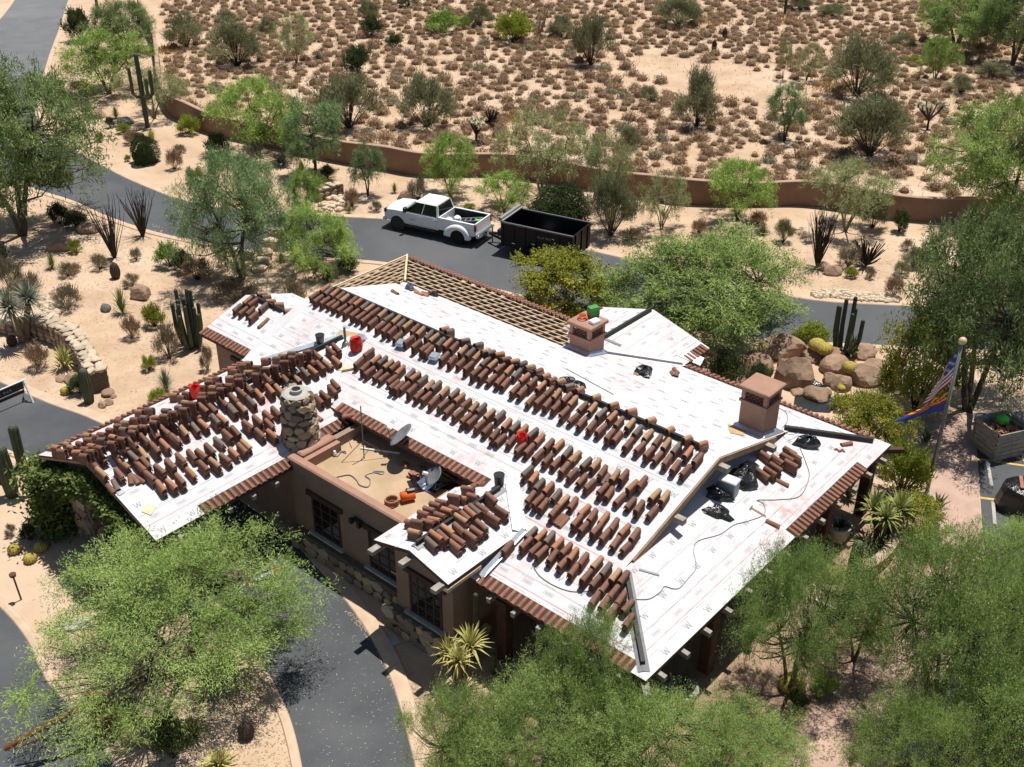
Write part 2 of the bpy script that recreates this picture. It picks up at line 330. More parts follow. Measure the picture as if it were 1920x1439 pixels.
# ------------------------------------------------------------------ the gatehouse
house = empty('gatehouse', HW(A0, B0, 0), HROT, 'brown plastered gatehouse with white underlayment on its stripped roof', 'building')
def H_(a, b, z): return (a-A0, b-B0, z)
SL = .2848; RZ = 5.15; RB = 26.3
P_front = (lambda a, b: RZ-SL*(RB-b), (0, SL))
P_rear = (lambda a, b: RZ-SL*(b-RB), (0, -SL))
P_shed = (lambda a, b: 3+SL*(-11.4-a), (-SL, 0))
P_lhip = (lambda a, b: 3+SL*(a+36), (SL, 0))
P_rwR = (lambda a, b: 3.8-SL*(a+22.95), (-SL, 0))
P_rwL = (lambda a, b: 3.8+SL*(a+22.95), (SL, 0))
P_smF = (lambda a, b: 3.8-.33*(25.25-b), (0, .33))
P_smR = (lambda a, b: 3.8-.33*(b-25.25), (0, -.33))
P_wN = (lambda a, b: 4.65-.385*(a+29.55), (-.385, 0))
P_wF = (lambda a, b: 4.65+.385*(a+29.55), (.385, 0))
P_gL = (lambda a, b: 4.0+.268*(a+19.13), (.268, 0))
P_gR = (lambda a, b: 4.0-.268*(a+19.13), (-.268, 0))
def frame(P):
    ga, gb = P[1]; n = Vector((-ga, -gb, 1)).normalized(); d = Vector((-ga, -gb, -(ga*ga+gb*gb))).normalized(); return n, d
def slab(P, pts, name='roof_slope', th=.13, m=None, parent=house):
    f, _ = P; mb = MB(); n = len(pts)
    top = [H_(a, b, f(a, b)) for a, b in pts]; bot = [(x, y, z-th) for x, y, z in top]
    mb.mi = 0; mb.add(top, [tuple(range(n))] if area(pts) > 0 else [tuple(reversed(range(n)))])
    mb.mi = 1; mb.add(bot, [tuple(reversed(range(n))) if area(pts) > 0 else tuple(range(n))])
    for i in range(n):
        j = (i+1) % n; mb.add([top[i], top[j], bot[j], bot[i]], [(0, 3, 2, 1) if area(pts) > 0 else (0, 1, 2, 3)])
    return mb.build(name, [m or Mt['under'], Mt['interior']], parent)
def area(p): return sum(p[i][0]*p[(i+1) % len(p)][1]-p[(i+1) % len(p)][0]*p[i][1] for i in range(len(p)))
LB = 30.4   # edge of the new underlayment on the rear slope
poly = {
 'front': [(-32.4, 26.3), (-32.4, 21.6), (-19.13, 21.6), (-19.13, 18.75), (-11.4, 18.75), (-14.05, 21.4), (-14.05, 26.3)],
 'rear': [(-32.4, 26.3), (-14.05, 26.3), (-14.05, 31.2), (-11.4, 33.85), (-22.95, 33.85), (-22.95, LB), (-32.4, LB)],
 'shed': [(-11.4, 18.75), (-11.4, 33.85), (-14.65, 30.6), (-14.65, 22.0)],
 'lhip': [(-36, 27.75), (-36, 27.0), (-33.6, 25.6), (-32.0, 25.6), (-32.0, 28.4), (-34.2, 28.4)],
 'rwR': [(-22.95, 29.6), (-20.1, 29.6), (-20.1, 35.7), (-22.95, 35.7)],
 'rwL': [(-22.95, 29.6), (-22.95, 35.7), (-25.8, 35.7), (-25.8, 29.6)],
 'smF': [(-36.9, 25.25), (-36.9, 22.75), (-32.0, 22.75), (-32.0, 25.25)],
 'smR': [(-36.9, 25.25), (-32.0, 25.25), (-32.0, 27.7), (-36.9, 27.7)],
 'wN': [(-29.55, 13.4), (-26.0, 13.4), (-26.0, 18.95), (-26.35, 18.95), (-26.35, 21.85), (-29.55, 25.2)],
 'wF': [(-29.55, 13.4), (-29.55, 25.0), (-33.0, 24.0), (-33.0, 13.4)],
 'gL': [(-19.13, 17.6), (-19.13, 22.5), (-20.7, 21.2), (-20.7, 17.6)],
 'gR': [(-19.13, 17.6), (-17.57, 17.6), (-17.57, 21.0), (-19.13, 22.6)],
}
PL = {'front': P_front, 'rear': P_rear, 'shed': P_shed, 'lhip': P_lhip, 'rwR': P_rwR, 'rwL': P_rwL, 'smF': P_smF, 'smR': P_smR, 'wN': P_wN, 'wF': P_wF, 'gL': P_gL, 'gR': P_gR}
SLOPE = {k: slab(PL[k], poly[k]) for k in poly}
mb = MB(); q4 = [H_(-34.5, 25.25, 3.80), H_(-33.2, 22.75, 2.99), H_(-32.38, 21.62, 3.80), H_(-32.38, 26.25, 5.12), H_(-34.0, 27.0, 3.6)]
mb.add(q4, [(0, 1, 2), (0, 2, 3), (0, 3, 4)]); mb.build('roof_slope', Mt['under'], house)
def roofz(a, b):
    z = -9; key = None
    for k, pts in poly.items():
        ins = False; n = len(pts)
        for i in range(n):
            (x1, y1), (x2, y2) = pts[i], pts[(i+1) % n]
            if (y1 > b) != (y2 > b) and a < (x2-x1)*(b-y1)/(y2-y1)+x1: ins = not ins
        if ins:
            zz = PL[k][0](a, b)
            if zz > z: z, key = zz, k
    return z, key
# print on the underlayment: W emblems, framed labels, faint lines of text, overlap seams (flat ink, 4 mm proud)
def strokes(ch):
    D = {'W': [((0, 1), (.25, 0)), ((.25, 0), (.5, .8)), ((.5, .8), (.75, 0)), ((.75, 0), (1, 1))], 'E': [((0, 0), (0, 1)), ((0, 1), (.8, 1)), ((0, .5), (.7, .5)), ((0, 0), (.8, 0))],
         'I': [((.4, 0), (.4, 1))], 'L': [((0, 1), (0, 0)), ((0, 0), (.8, 0))], 'N': [((0, 0), (0, 1)), ((0, 1), (.8, 0)), ((.8, 0), (.8, 1))], 'F': [((0, 0), (0, 1)), ((0, 1), (.8, 1)), ((0, .5), (.7, .5))],
         'R': [((0, 0), (0, 1)), ((0, 1), (.8, 1)), ((.8, 1), (.8, .5)), ((.8, .5), (0, .5)), ((.3, .5), (.8, 0))], 'P': [((0, 0), (0, 1)), ((0, 1), (.8, 1)), ((.8, 1), (.8, .5)), ((.8, .5), (0, .5))],
         'O': [((0, 0), (0, 1)), ((0, 1), (.8, 1)), ((.8, 1), (.8, 0)), ((.8, 0), (0, 0))], 'S': [((.8, 1), (0, 1)), ((0, 1), (0, .5)), ((0, .5), (.8, .5)), ((.8, .5), (.8, 0)), ((.8, 0), (0, 0))], ' ': [],
         'A': [((0, 0), (.4, 1)), ((.4, 1), (.8, 0)), ((.15, .4), (.65, .4))]}
    return D[ch]
def seg2(mb, f, p, q, w):
    p = Vector(p); q = Vector(q); d = (q-p)
    if d.length < 1e-6: return
    d.normalize(); s = Vector((-d.y, d.x))*w/2
    mb.add([f(v) for v in (p-s, q-s, q+s, p+s)], [(0, 1, 2, 3)])
rg = random.Random(3)
# along = unit vector of the rolls (parallel to the eave), across = upslope
AX = {'front': ((1, 0), (0, 1)), 'rear': ((-1, 0), (0, -1)), 'shed': ((0, 1), (-1, 0)), 'lhip': ((0, -1), (1, 0)), 'rwR': ((0, 1), (-1, 0)), 'rwL': ((0, -1), (1, 0)), 'smF': ((1, 0), (0, 1)), 'smR': ((-1, 0), (0, -1)), 'wN': ((0, 1), (-1, 0)), 'wF': ((0, -1), (1, 0)), 'gL': ((0, -1), (1, 0)), 'gR': ((0, 1), (-1, 0))}
for k in poly:
    pts = poly[k]; (ax, ay), (ux, uy) = AX[k]; f = PL[k][0]
    o0 = pts[0]
    us = [(p[0]-o0[0])*ax+(p[1]-o0[1])*ay for p in pts]; vs_ = [(p[0]-o0[0])*ux+(p[1]-o0[1])*uy for p in pts]
    mb = MB(); dk = MB(); ch = MB()
    def ok(u, v):
        a = o0[0]+ax*u+ux*v; b = o0[1]+ay*u+uy*v; z, kk = roofz(a, b); return kk == k
    def f3(v, lift=.004):
        a = o0[0]+ax*v[0]+ux*v[1]; b = o0[1]+ay*v[0]+uy*v[1]; return H_(a, b, f(a, b)+lift)
    v = min(vs_)+.15; row = 0
    while v < max(vs_):
        u = min(us)+.2+(row % 2)*.47+rg.uniform(0, .2)
        kind = (0, 2, 1, 2)[row % 4]
        while u < max(us):
            if ok(u, v) and ok(u+.35, v+.2) and ok(u+.3, v-.05) and rg.random() > .12:
                v_0 = v; v = v+rg.uniform(-.06, .06)
                if kind == 0:
                    s_ = .20
                    for p, q in strokes('W'): seg2(mb, f3, (u+p[0]*s_*1.1, v+p[1]*s_), (u+q[0]*s_*1.1, v+q[1]*s_), .034)
                elif kind == 1:
                    for y in (0, .1):
                        seg2(mb, f3, (u, v+y), (u+.34, v+y), .014)
                    seg2(mb, f3, (u, v), (u, v+.1), .014); seg2(mb, f3, (u+.34, v), (u+.34, v+.1), .014)
                    seg2(mb, f3, (u+.04, v+.05), (u+.30, v+.05), .035)
                else:
                    x = u
                    for i in range(7):
                        l = rg.uniform(.02, .07); seg2(mb, f3, (x, v), (x+l, v), .022); x += l+.02
                v = v_0
            u += {0: 1.05, 1: 1.0, 2: .78}[kind]*rg.uniform(.8, 1.2)
        v += .27; row += 1
    v = min(vs_)+.95
    while v < max(vs_):       # overlap seams
        u = min(us)
        while u < max(us):
            if ok(u, v) and ok(u+.5, v): seg2(dk, f3, (u, v+rg.uniform(-.004, .004)), (u+.5, v+rg.uniform(-.004, .004)), .014)
            u += .5
        v += 1.0
    for i in range(3):
        v = min(vs_)+(.55, 2.6, 4.4)[i]
        u = min(us)
        if k in ('front', 'shed', 'wN', 'smF', 'rwR') :
            while u < max(us):
                if ok(u, v) and ok(u+.6, v): seg2(ch, lambda q: f3(q, .007), (u, v), (u+.6, v), .022)
                u += .6
    if mb.v: tag(mb.build('printed_marks', Mt['ink'], SLOPE[k]), kind='stuff')
    if dk.v: tag(dk.build('overlap_seams', Mt['inkdark'], SLOPE[k]), kind='stuff')
    if ch.v: tag(ch.build('chalk_lines', Mt['chalk'], SLOPE[k]), kind='stuff')
# children of a sloped part keep house coordinates (the slopes sit at the house origin)
# ---- eave tiles
def arch(L=.42, r0=.092, r1=.075, th=.014, n=6, full=math.pi):
    mb = MB(); vs = []
    for x, r in ((0, r1), (L, r0)):
        for rr in (r, r-th):
            for j in range(n+1):
                a = full*j/n + (math.pi-full)/2; vs.append((x, -math.cos(a)*rr, math.sin(a)*rr))
    m = n+1; fs = []
    for j in range(n):
        fs += [(j, j+1, 2*m+j+1, 2*m+j), (m+j+1, m+j, 3*m+j, 3*m+j+1), (j+1, j, m+j, m+j+1), (2*m+j, 2*m+j+1, 3*m+j+1, 3*m+j)]
    fs += [(0, 2*m, 3*m, m), (m-1, 2*m-1, 4*m-1, 3*m-1)]
    mb.add(vs, fs); return mb
ETILE = [arch(.42, .070, .058).mesh('eave_tile', Mt['tile_e'], True), arch(.40, .069, .058).mesh('eave_tile', Mt['tile_e'], True)]
for e in ETILE: e.polygons.foreach_set('use_smooth', [False]*len(e.polygons))
n_eave = [0]
def eave_row(P, p, q, parent, inward, step=.222, cap=999):
    """cap tiles with their lower ends just past the eave line p-q; one dark strip painted for the shade in the pans between"""
    p = Vector(p); q = Vector(q); L = (q-p).length; t = (q-p)/L; f = P[0]; n_, d_ = frame(P)
    k = int(L/step); iw = Vector(inward)
    mb = MB()
    def pt(s, w, dz): v = p+t*s+iw*w; return H_(v.x, v.y, f(v.x, v.y)+dz)
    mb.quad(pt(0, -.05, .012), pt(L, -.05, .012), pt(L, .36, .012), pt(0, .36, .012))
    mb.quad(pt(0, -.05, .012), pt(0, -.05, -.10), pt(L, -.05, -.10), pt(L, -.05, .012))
    mb.build('pan_shade_strip', Mt['wood_dark'], parent)  # dark brown laid in for the shade between the caps
    for i in range(k):
        v = p+t*(step*(i+.5)); top = v+iw*.33
        X = d_; Z = n_; Y = Z.cross(X)
        org = Vector(H_(top.x, top.y, f(top.x, top.y)+.02))+Z*.0
        jit = rg.uniform(-.03, .03); X2 = (X+Y*jit).normalized(); Y2 = Z.cross(X2)
        M = Matrix(((X2.x, Y2.x, Z.x, org.x), (X2.y, Y2.y, Z.y, org.y), (X2.z, Y2.z, Z.z, org.z), (0, 0, 0, 1)))
        link('eave_tile', ETILE[i % 2], parent, M=M); n_eave[0] += 1
eave_row(P_front, (-27.0, 21.6), (-19.8, 21.6), SLOPE['front'], (0, 1))
eave_row(P_front, (-17.5, 18.75), (-11.9, 18.75), SLOPE['front'], (0, 1))
eave_row(P_wN, (-26.35, 19.5), (-26.35, 21.9), SLOPE['wN'], (-1, 0))
eave_row(P_wN, (-26.0, 15.2), (-26.0, 18.9), SLOPE['wN'], (-1, 0))
eave_row(P_wF, (-33.0, 22.6), (-33.0, 13.7), SLOPE['wF'], (1, 0))
eave_row(P_smF, (-36.9, 22.75), (-33.1, 22.75), SLOPE['smF'], (0, 1))
eave_row(P_rear, (-12.0, 33.85), (-20.0, 33.85), SLOPE['rear'], (0, -1))
eave_row(P_rear, (-25.8, 34.0), (-35.8, 34.0), SLOPE['rear'], (0, -1))
eave_row(P_shed, (-11.4, 26.9), (-11.4, 31.9), SLOPE['shed'], (-1, 0))
eave_row(P_rwR, (-20.1, 34.2), (-20.1, 35.6), SLOPE['rwR'], (-1, 0))
eave_row(P_rwL, (-25.8, 35.6), (-25.8, 34.1), SLOPE['rwL'], (1, 0))
# ---- stripped bays: rafters, laths and a near-black sheet painted for attic shade on the rear and left hip slopes
def bar(P, p, q, w, h, dz, name, m, parent):
    f = P[0]; n_, d_ = frame(P); a = Vector(H_(p[0], p[1], f(*p)+dz)); b = Vector(H_(q[0], q[1], f(*q)+dz))
    t = (b-a).normalized(); s = n_.cross(t).normalized()*w/2; u = n_*h; mb = MB()
    vs = [a-s, a+s, b+s, b-s, a-s+u, a+s+u, b+s+u, b-s+u]
    mb.add(vs, [(0, 3, 2, 1), (4, 5, 6, 7), (0, 1, 5, 4), (1, 2, 6, 5), (2, 3, 7, 6), (3, 0, 4, 7)])
    return mb.build(name, m, parent)
bays = MB()
def tri(P, pts, dz): bays.add([H_(a, b, P[0](a, b)+dz) for a, b in pts], [tuple(range(len(pts)))])
tri(P_rear, [(-32.4, 30.3), (-22.9, 30.3), (-22.9, 33.95), (-36, 33.95)], -.2)
tri(P_lhip, [(-36, 33.95), (-36, 27.6), (-32.2, 27.6), (-32.3, 30.3)], -.2)
deck = bays.build('stripped_roof_deck', Mt['attic_shade'], house)
for i in range(22):
    a = -35.4+i*.6; b0 = max(30.4, 0) if a > -32.4 else 34-(a+36)+.02
    b1 = 33.9
    if a > -25.8: b1 = 33.85-(a+25.8)
    if b1-b0 > .3: bar(P_rear, (a, b0), (a, b1), .17, .10, -.15, 'rafter', Mt['rafter'], deck)
for i in range(11):
    b = 28.0+i*.6; a1 = min(-32.35, -36+(33.9-b)) ; bar(P_lhip, (-36, b), (a1, b), .17, .10, -.15, 'rafter', Mt['rafter'], deck)
for i in range(8):
    b = 30.62+i*.45
    a0 = -36+(34-b)+.12; a1 = -22.95-(b-31.04)*1.0-.15 if b > 31.04 else -22.95
    bar(P_rear, (a0, b), (a1, b), .055, .045, -.03+rg.uniform(-.006, .006), 'lath', Mt['lath'], deck)
for i in range(11):
    a = -35.75+i*.45
    if a > -32.45: break
    bar(P_lhip, (a, 34-(a+36)-.12), (a, 27.8 if a < -33 else 29), .055, .045, -.03+rg.uniform(-.006, .006), 'lath', Mt['lath'], deck)
mb = MB(); a, b = Vector(H_(-36, 34, 3.03)), Vector(H_(-32.4, 30.4, 4.07)); mb.tube([a, b], .06, 4); mb.build('hip_board', Mt['lath'], deck)
mb = MB(); a = Vector(H_(-36.02, 27.7, 2.98)); b = Vector(H_(-36.02, 34, 2.98)); mb.tube([a, b], .05, 4); mb.build('eave_board', Mt['lath'], deck)
# gablet face at the left end and rake trims
mb = MB()
mb.prism([(0, 0)], 0, 0) if False else None
mb.poly([H_(-32.3, 22.6, 4.02), H_(-32.3, 26.3, RZ-.14), H_(-32.3, 30.2, 3.98)]); mb.build('gable_wall', Mt['plaster'], house)
# ---- ridge and hip risers (black boards standing on edge), flashing strips
def riser(p, q, h=.16, w=.05, parent=house, m='battn', name='ridge_riser', base=True):
    a, b = Vector(H_(*p)), Vector(H_(*q)); t = (b-a).normalized(); s = Vector((-t.y, t.x, 0)).normalized()
    mb = MB(); u = Vector((0, 0, h))
    mb.add([a-s*w, a+s*w, b+s*w, b-s*w, a-s*w+u, a+s*w+u, b+s*w+u, b-s*w+u], [(0, 3, 2, 1), (4, 5, 6, 7), (0, 1, 5, 4), (1, 2, 6, 5), (2, 3, 7, 6), (3, 0, 4, 7)])
    o = mb.build(name, Mt[m], parent)
    return o
riser((-32.2, 26.3, RZ-.02), (-14.75, 26.3, RZ-.02), .2)
riser((-29.55, 13.75, 4.63), (-29.55, 24.3, 4.63), .2)
riser((-19.13, 17.9, 3.98), (-19.13, 21.6, 3.98), .2)
riser((-36.5, 25.25, 3.78), (-34.1, 25.25, 3.78), .2)
riser((-22.95, 31.4, 3.78), (-22.95, 35.5, 3.78), .2)
riser((-13.9, 21.25, 3.70), (-11.75, 19.1, 3.09), .14, .06)
riser((-14.2, 31.05, 3.79), (-11.9, 33.35, 3.14), .17, .07)
def strip(p, q, w, lift, m, name):
    a, b = Vector(H_(*p)), Vector(H_(*q)); t = (b-a).normalized(); s = Vector((-t.y, t.x, 0)).normalized()*w; u = Vector((0, 0, lift)); mb = MB()
    mb.add([a-s+u-Vector((0, 0, .05)), a+u, a+s+u-Vector((0, 0, .05)), b-s+u-Vector((0, 0, .05)), b+u, b+s+u-Vector((0, 0, .05))], [(0, 1, 4, 3), (1, 2, 5, 4)])
    return mb.build(name, Mt[m], house)
strip((-13.95, 21.3, 3.72), (-11.6, 18.95, 3.05), .17, .035, 'greym', 'hip_flashing')
strip((-19.13, 17.8, 4.0), (-19.13, 21.8, 4.0), .16, .03, 'greym', 'ridge_flashing')
def valley(p, q, w=.22, m='white', name='valley_liner'):
    a, b = Vector(H_(*p)), Vector(H_(*q)); t = (b-a).normalized(); s = Vector((-t.y, t.x, 0)).normalized()*w; u = Vector((0, 0, .03)); e = Vector((0, 0, .09)); mb = MB()
    mb.add([a-s+u+e, a+u, a+s+u+e, b-s+u+e, b+u, b+s+u+e], [(0, 1, 4, 3), (1, 2, 5, 4)]); return mb.build(name, Mt[m], house)
valley((-29.55, 24.45, 4.63), (-27.4, 21.6, 3.82)); valley((-19.13, 22.2, 3.98), (-17.6, 20.8, 3.59))
valley((-29.6, 24.5, 4.64), (-31.5, 21.9, 3.9), .16, 'metal', 'valley_flashing')
valley((-17.45, 20.9, 3.62), (-17.45, 18.9, 3.05), .12, 'metal', 'valley_flashing')
valley((-22.9, 31.1, 3.8), (-20.15, 33.8, 3.02), .10, 'white'); valley((-23.0, 31.1, 3.8), (-25.75, 33.9, 3.02), .14, 'white')
# ---- walls
def wallbox(a0, a1, b0, b1, z0, z1, m='plaster', name='wall'):
    mb = MB(); mb.box(a0-A0, a1-A0, b0-B0, b1-B0, z0, z1); return mb.build(name, Mt[m], house)
wallbox(-35.5, -20.6, 26.0, 33.2, 0, 2.72)
wallbox(-32.2, -14.75, 22.15, 26.0, 0, 2.9)
wallbox(-20.6, -14.75, 26.0, 33.0, 0, 2.72)
wallbox(-26.3, -20.0, 22.1, 22.3, 2.9, 3.72)                 # wall over the flat roof, under the inner eave
wallbox(-36.45, -32.2, 23.15, 26.0, 0, 2.92)
wallbox(-25.3, -20.5, 33.2, 35.2, 0, 2.75)
# right gable wall above the porch roof
mb = MB(); pts = [(22.0, 3.85), (26.3, 5.04), (30.4, 3.9), (30.4, 3.6), (22.0, 3.6)]
mb.add([H_(-14.62, b, z) for b, z in pts]+[H_(-14.9, b, z) for b, z in pts], [(0, 1, 2, 3, 4)[::-1], tuple(range(5, 10))]+[(i, (i+1) % 5, 5+(i+1) % 5, 5+i) for i in range(5)])
gw = mb.build('gable_wall', Mt['plaster'], house)
mb = MB()
mb.add([H_(-14.60, b, z) for b, z in ((23.6, 3.98), (26.1, 4.66), (26.1, 3.98))], [(0, 2, 1)]); vent = mb.build('gable_vent', Mt['wood_dark'], house)
for i in range(8):
    b = 23.95+i*.28; z1 = 3.98+(b-23.6)*.272-.04; mb = MB(); mb.box(-14.59-A0, -14.55-A0, b-B0-.07, b-B0+.07, 3.97, max(z1, 4.0)); mb.build('vent_tile', Mt['tile_b'], vent)
# rake boards of the right gable
for (p, q) in (((-14.0, 21.75, 3.72), (-14.0, 26.3, 5.02)), ((-14.0, 26.3, 5.02), (-14.0, 30.1, 3.94))):
    a, b = Vector(H_(*p)), Vector(H_(*q)); mb = MB(); mb.add([a+Vector((0, 0, -.12)), b+Vector((0, 0, -.12)), b+Vector((0, 0, .105)), a+Vector((0, 0, .105)), a+Vector((-.06, 0, -.12)), b+Vector((-.06, 0, -.12)), b+Vector((-.06, 0, .105)), a+Vector((-.06, 0, .105))], [(0, 1, 2, 3), (7, 6, 5, 4), (0, 4, 5, 1), (3, 2, 6, 7)]); mb.build('rake_board', Mt['rafter'], house)
def tail(a, b, z, da, db, L=.55, w=.16, h=.2, m='wood_grey', rise=0.):
    mb = MB(); d = Vector((da, db, 0)).normalized(); s = Vector((-d.y, d.x, 0))*w/2; o = Vector(H_(a, b, z)); e = d*L+Vector((0, 0, -rise)); u = Vector((0, 0, h))
    mb.add([o-s, o+s, o+s+e, o-s+e, o-s+u, o+s+u, o+s+e+u, o-s+e+u], [(0, 1, 2, 3), (7, 6, 5, 4), (0, 4, 5, 1), (1, 5, 6, 2), (2, 6, 7, 3), (3, 7, 4, 0)])
    return mb.build('rafter_tail', Mt[m], house)
for b, z in ((23.9, 4.07), (26.3, 4.72), (29.4, 3.93)): tail(-14.62, b, z, 1, 0, .95, .22, .2)
# flat roofed block with parapet
wallbox(-26.1, -20.2, 18.75, 18.98, 0, 3.52)
wallbox(-26.1, -25.86, 18.98, 22.1, 0, 3.5)
wallbox(-25.86, -20.2, 18.98, 22.15, 2.9, 3.12, 'flatroof', 'flat_roof')
mb = MB(); mb.bevbox(-26.2-A0, -20.15-A0, 18.70-B0, 19.04-B0, 3.52, 3.62, .05); mb.build('parapet_cap', Mt['pinkplaster'], house)
mb = MB(); mb.bevbox(-26.2-A0, -25.8-A0, 19.085-B0, 20.6-B0, 3.5, 3.64, .05); mb.build('parapet_cap', Mt['pinkplaster'], house)
wallbox(-25.8, -25.6, 19.0, 20.6, 3.12, 3.5, 'pinkplaster', 'parapet_wall')
wallbox(-20.2, -20.0, 19.0, 21.0, 3.0, 3.4)
# front gabled bay
wallbox(-20.35, -17.9, 18.1, 22.0, 0, 3.5)
mb = MB(); pts = [(-20.35, 3.5), (-17.9, 3.5), (-17.9, 3.55), (-19.13, 3.88), (-20.35, 3.55)]
mb.add([H_(a, 18.1, z) for a, z in pts]+[H_(a, 18.4, z) for a, z in pts], [tuple(range(5)), tuple(reversed(range(5, 10)))]+[((i+1) % 5, i, 5+i, 5+(i+1) % 5) for i in range(5)]); mb.build('gable_wall', Mt['plaster'], house)
for a, z in ((-20.45, 3.38), (-19.13, 3.62), (-17.8, 3.38)): tail(a, 18.2, z, 0, -1, 1.0, .22, .14)
for sx in (-1, 1):
    a, b = Vector(H_(-19.13, 17.62, 3.86)), Vector(H_(-19.13+sx*1.57, 17.62, 3.44)); mb = MB(); k = Vector((0, 0, .135)); e = Vector((0, .05, 0))
    mb.add([a, b, b+k, a+k, a+e, b+e, b+k+e, a+k+e], [(0, 1, 2, 3), (7, 6, 5, 4), (0, 4, 5, 1), (3, 2, 6, 7), (1, 5, 6, 2)]); mb.build('rake_board', Mt['wood_dark'], house)
mb = MB(); mb.box(-17.75-A0, -17.55-A0, 17.55-B0, 19.0-B0, 3.3, 3.42); mb.build('eave_board', Mt['lath'], house)
# windows: frame, mullions, pane each a piece
def window(a0, a1, b, z0, z1, n=3, m=3, facing='b', lintel=True, sill=True):
    w = a1-a0
    def bx(mb, u0, u1, d0, d1, z0_, z1_):
        if facing == 'b': mb.box(u0-A0, u1-A0, b-d1-B0, b-d0-B0, z0_, z1_)
        else: mb.box(b+d0-A0, b+d1-A0, u0-B0, u1-B0, z0_, z1_)
    mb = MB(); bx(mb, a0, a1, -.02, .03, z0, z0+.08); bx(mb, a0, a1, -.02, .03, z1-.08, z1); bx(mb, a0, a0+.09, -.02, .03, z0+.08, z1-.08); bx(mb, a1-.09, a1, -.02, .03, z0+.08, z1-.08)
    for i in range(1, n): u = a0+w*i/n; bx(mb, u-.03, u+.03, -.02, .028, z0+.08, z1-.08)
    for j in range(1, m): z = z0+(z1-z0)*j/m; bx(mb, a0+.09, a1-.09, -.02, .024, z-.025, z+.025)
    o = mb.build('window', Mt['wood_dark'], house)
    mb = MB(); bx(mb, a0+.02, a1-.02, -.015, .012, z0+.02, z1-.02); mb.build('pane', Mt['glass'], o)
    if lintel: mb = MB(); bx(mb, a0-.2, a1+.2, -.02, .09, z1, z1+.18); mb.build('lintel', Mt['wood_dark'], o)
    if sill: mb = MB(); bx(mb, a0-.15, a1+.15, -.02, .16, z0-.09, z0); mb.build('sill', Mt['concrete'], o)
window(-19.75, -18.35, 18.1, .98, 2.55, 4, 4); window(-25.1, -23.7, 18.75, .98, 2.5, 3, 4); window(-22.3, -20.9, 18.75, .98, 2.5, 3, 4)
window(-17.2, -16.0, 22.15, .9, 2.4, 3, 3); window(-35.2, -34.0, 23.15, 1.0, 2.1, 2, 2)
# carriage lanterns
def lantern(a, b, z):
    mb = MB(); mb.lathe([(.02, .42), (.14, .3), (.12, .28), (.09, 0), (.05, -.06), (.0, -.07)], 6, H_(a, b, z)); mb.box(a-A0-.03, a-A0+.03, b-B0, b-B0+.15, z+.3, z+.36); mb.build('wall_lantern', Mt['black'], house)
lantern(-17.75, 20.0, 1.85) if False else None
mb = MB(); mb.lathe([(.02, .42), (.16, .3), (.13, .28), (.10, 0), (.05, -.06), (.0, -.07)], 6, H_(-17.72, 20.2, 1.8)); mb.box(-17.9-A0, -17.7-A0, 20.17-B0, 20.23-B0, 2.1, 2.16); mb.build('wall_lantern', Mt['black'], house)
mb = MB(); mb.box(-22.9-A0, -22.5-A0, 18.62-B0, 18.75-B0, 2.62, 2.72); mb.box(-22.95-A0, -22.82-A0, 18.5-B0, 18.62-B0, 2.56, 2.74); mb.box(-22.58-A0, -22.45-A0, 18.5-B0, 18.62-B0, 2.56, 2.74); mb.build('flood_lamp', Mt['black'], house)
# fieldstone base courses, each stone a piece
SBASE = []
def stone_mesh(rs, lo=.68, hi=1.18):
    mb = MB(); r = random.Random(rs); n = r.choice((5, 6, 7)); vs = []; ra = [r.uniform(lo, hi) for _ in range(9)]
    for z, k in ((-.5, .86), (.28, 1.0), (.5, .74)):
        for j in range(n):
            a = 2*math.pi*(j+r.uniform(-.18, .18))/n+.3; rr = .5*k*ra[j]*r.uniform(.93, 1.05); vs.append((math.cos(a)*rr*1.1, math.sin(a)*rr*1.1, z*r.uniform(.9, 1.05)))
    fs = [(i*n+j, i*n+(j+1) % n, (i+1)*n+(j+1) % n, (i+1)*n+j) for i in range(2) for j in range(n)]+[tuple(range(2*n, 3*n)), tuple(reversed(range(n)))]
    mb.add(vs, fs); return mb
STN = [[stone_mesh(11*i+j).mesh('stone', Mt['stone'][j]) for i in range(5)] for j in range(5)]
PSTN = [stone_mesh(90+j).mesh('capstone', Mt['palestone']) for j in range(7)]
def stone_at(parent, o, n_, up, w, h, d, name='stone', me=None):
    n_ = Vector(n_).normalized(); up = Vector(up); x = up.cross(n_).normalized(); y = n_.cross(x)
    r = rg.uniform(-.25, .25); c, s_ = math.cos(r), math.sin(r); x, y = x*c+y*s_, y*c-x*s_
    M = Matrix(((x.x*w, y.x*h, n_.x*d, o[0]), (x.y*w, y.y*h, n_.y*d, o[1]), (x.z*w, y.z*h, n_.z*d, o[2]), (0, 0, 0, 1)))
    return link(name, me or rg.choice(rg.choice(STN)), parent, M=M)
def stone_face(parent, p, q, z0, z1, nrm, sz=.32, d=.14, loc=H_, skip=0.):
    p = Vector(p); q = Vector(q); L = (q-p).length; t = (q-p)/L; z = z0+sz*.42
    row = 0
    while z < z1:
        u = sz*.4*(1+(row % 2)); hh = sz*rg.uniform(.8, 1.0)
        while u < L-sz*.2:
            ww = sz*rg.uniform(.9, 1.5)
            if rg.random() >= skip:
                v = p+t*u; stone_at(parent, loc(v.x, v.y, z+rg.uniform(-.06, .06)), nrm, (0, 0, 1), ww*rg.uniform(.95, 1.3), hh*rg.uniform(.95, 1.35), d*rg.uniform(.8, 1.3))
            u += ww*.98
        z += hh*.92; row += 1
base = wallbox(-20.55, -17.7, 17.82, 18.09, 0, .86, 'mortar', 'stone_base')
stone_face(base, (-20.6, 17.80), (-17.65, 17.80), 0, .85, (0, -1, 0), .36)
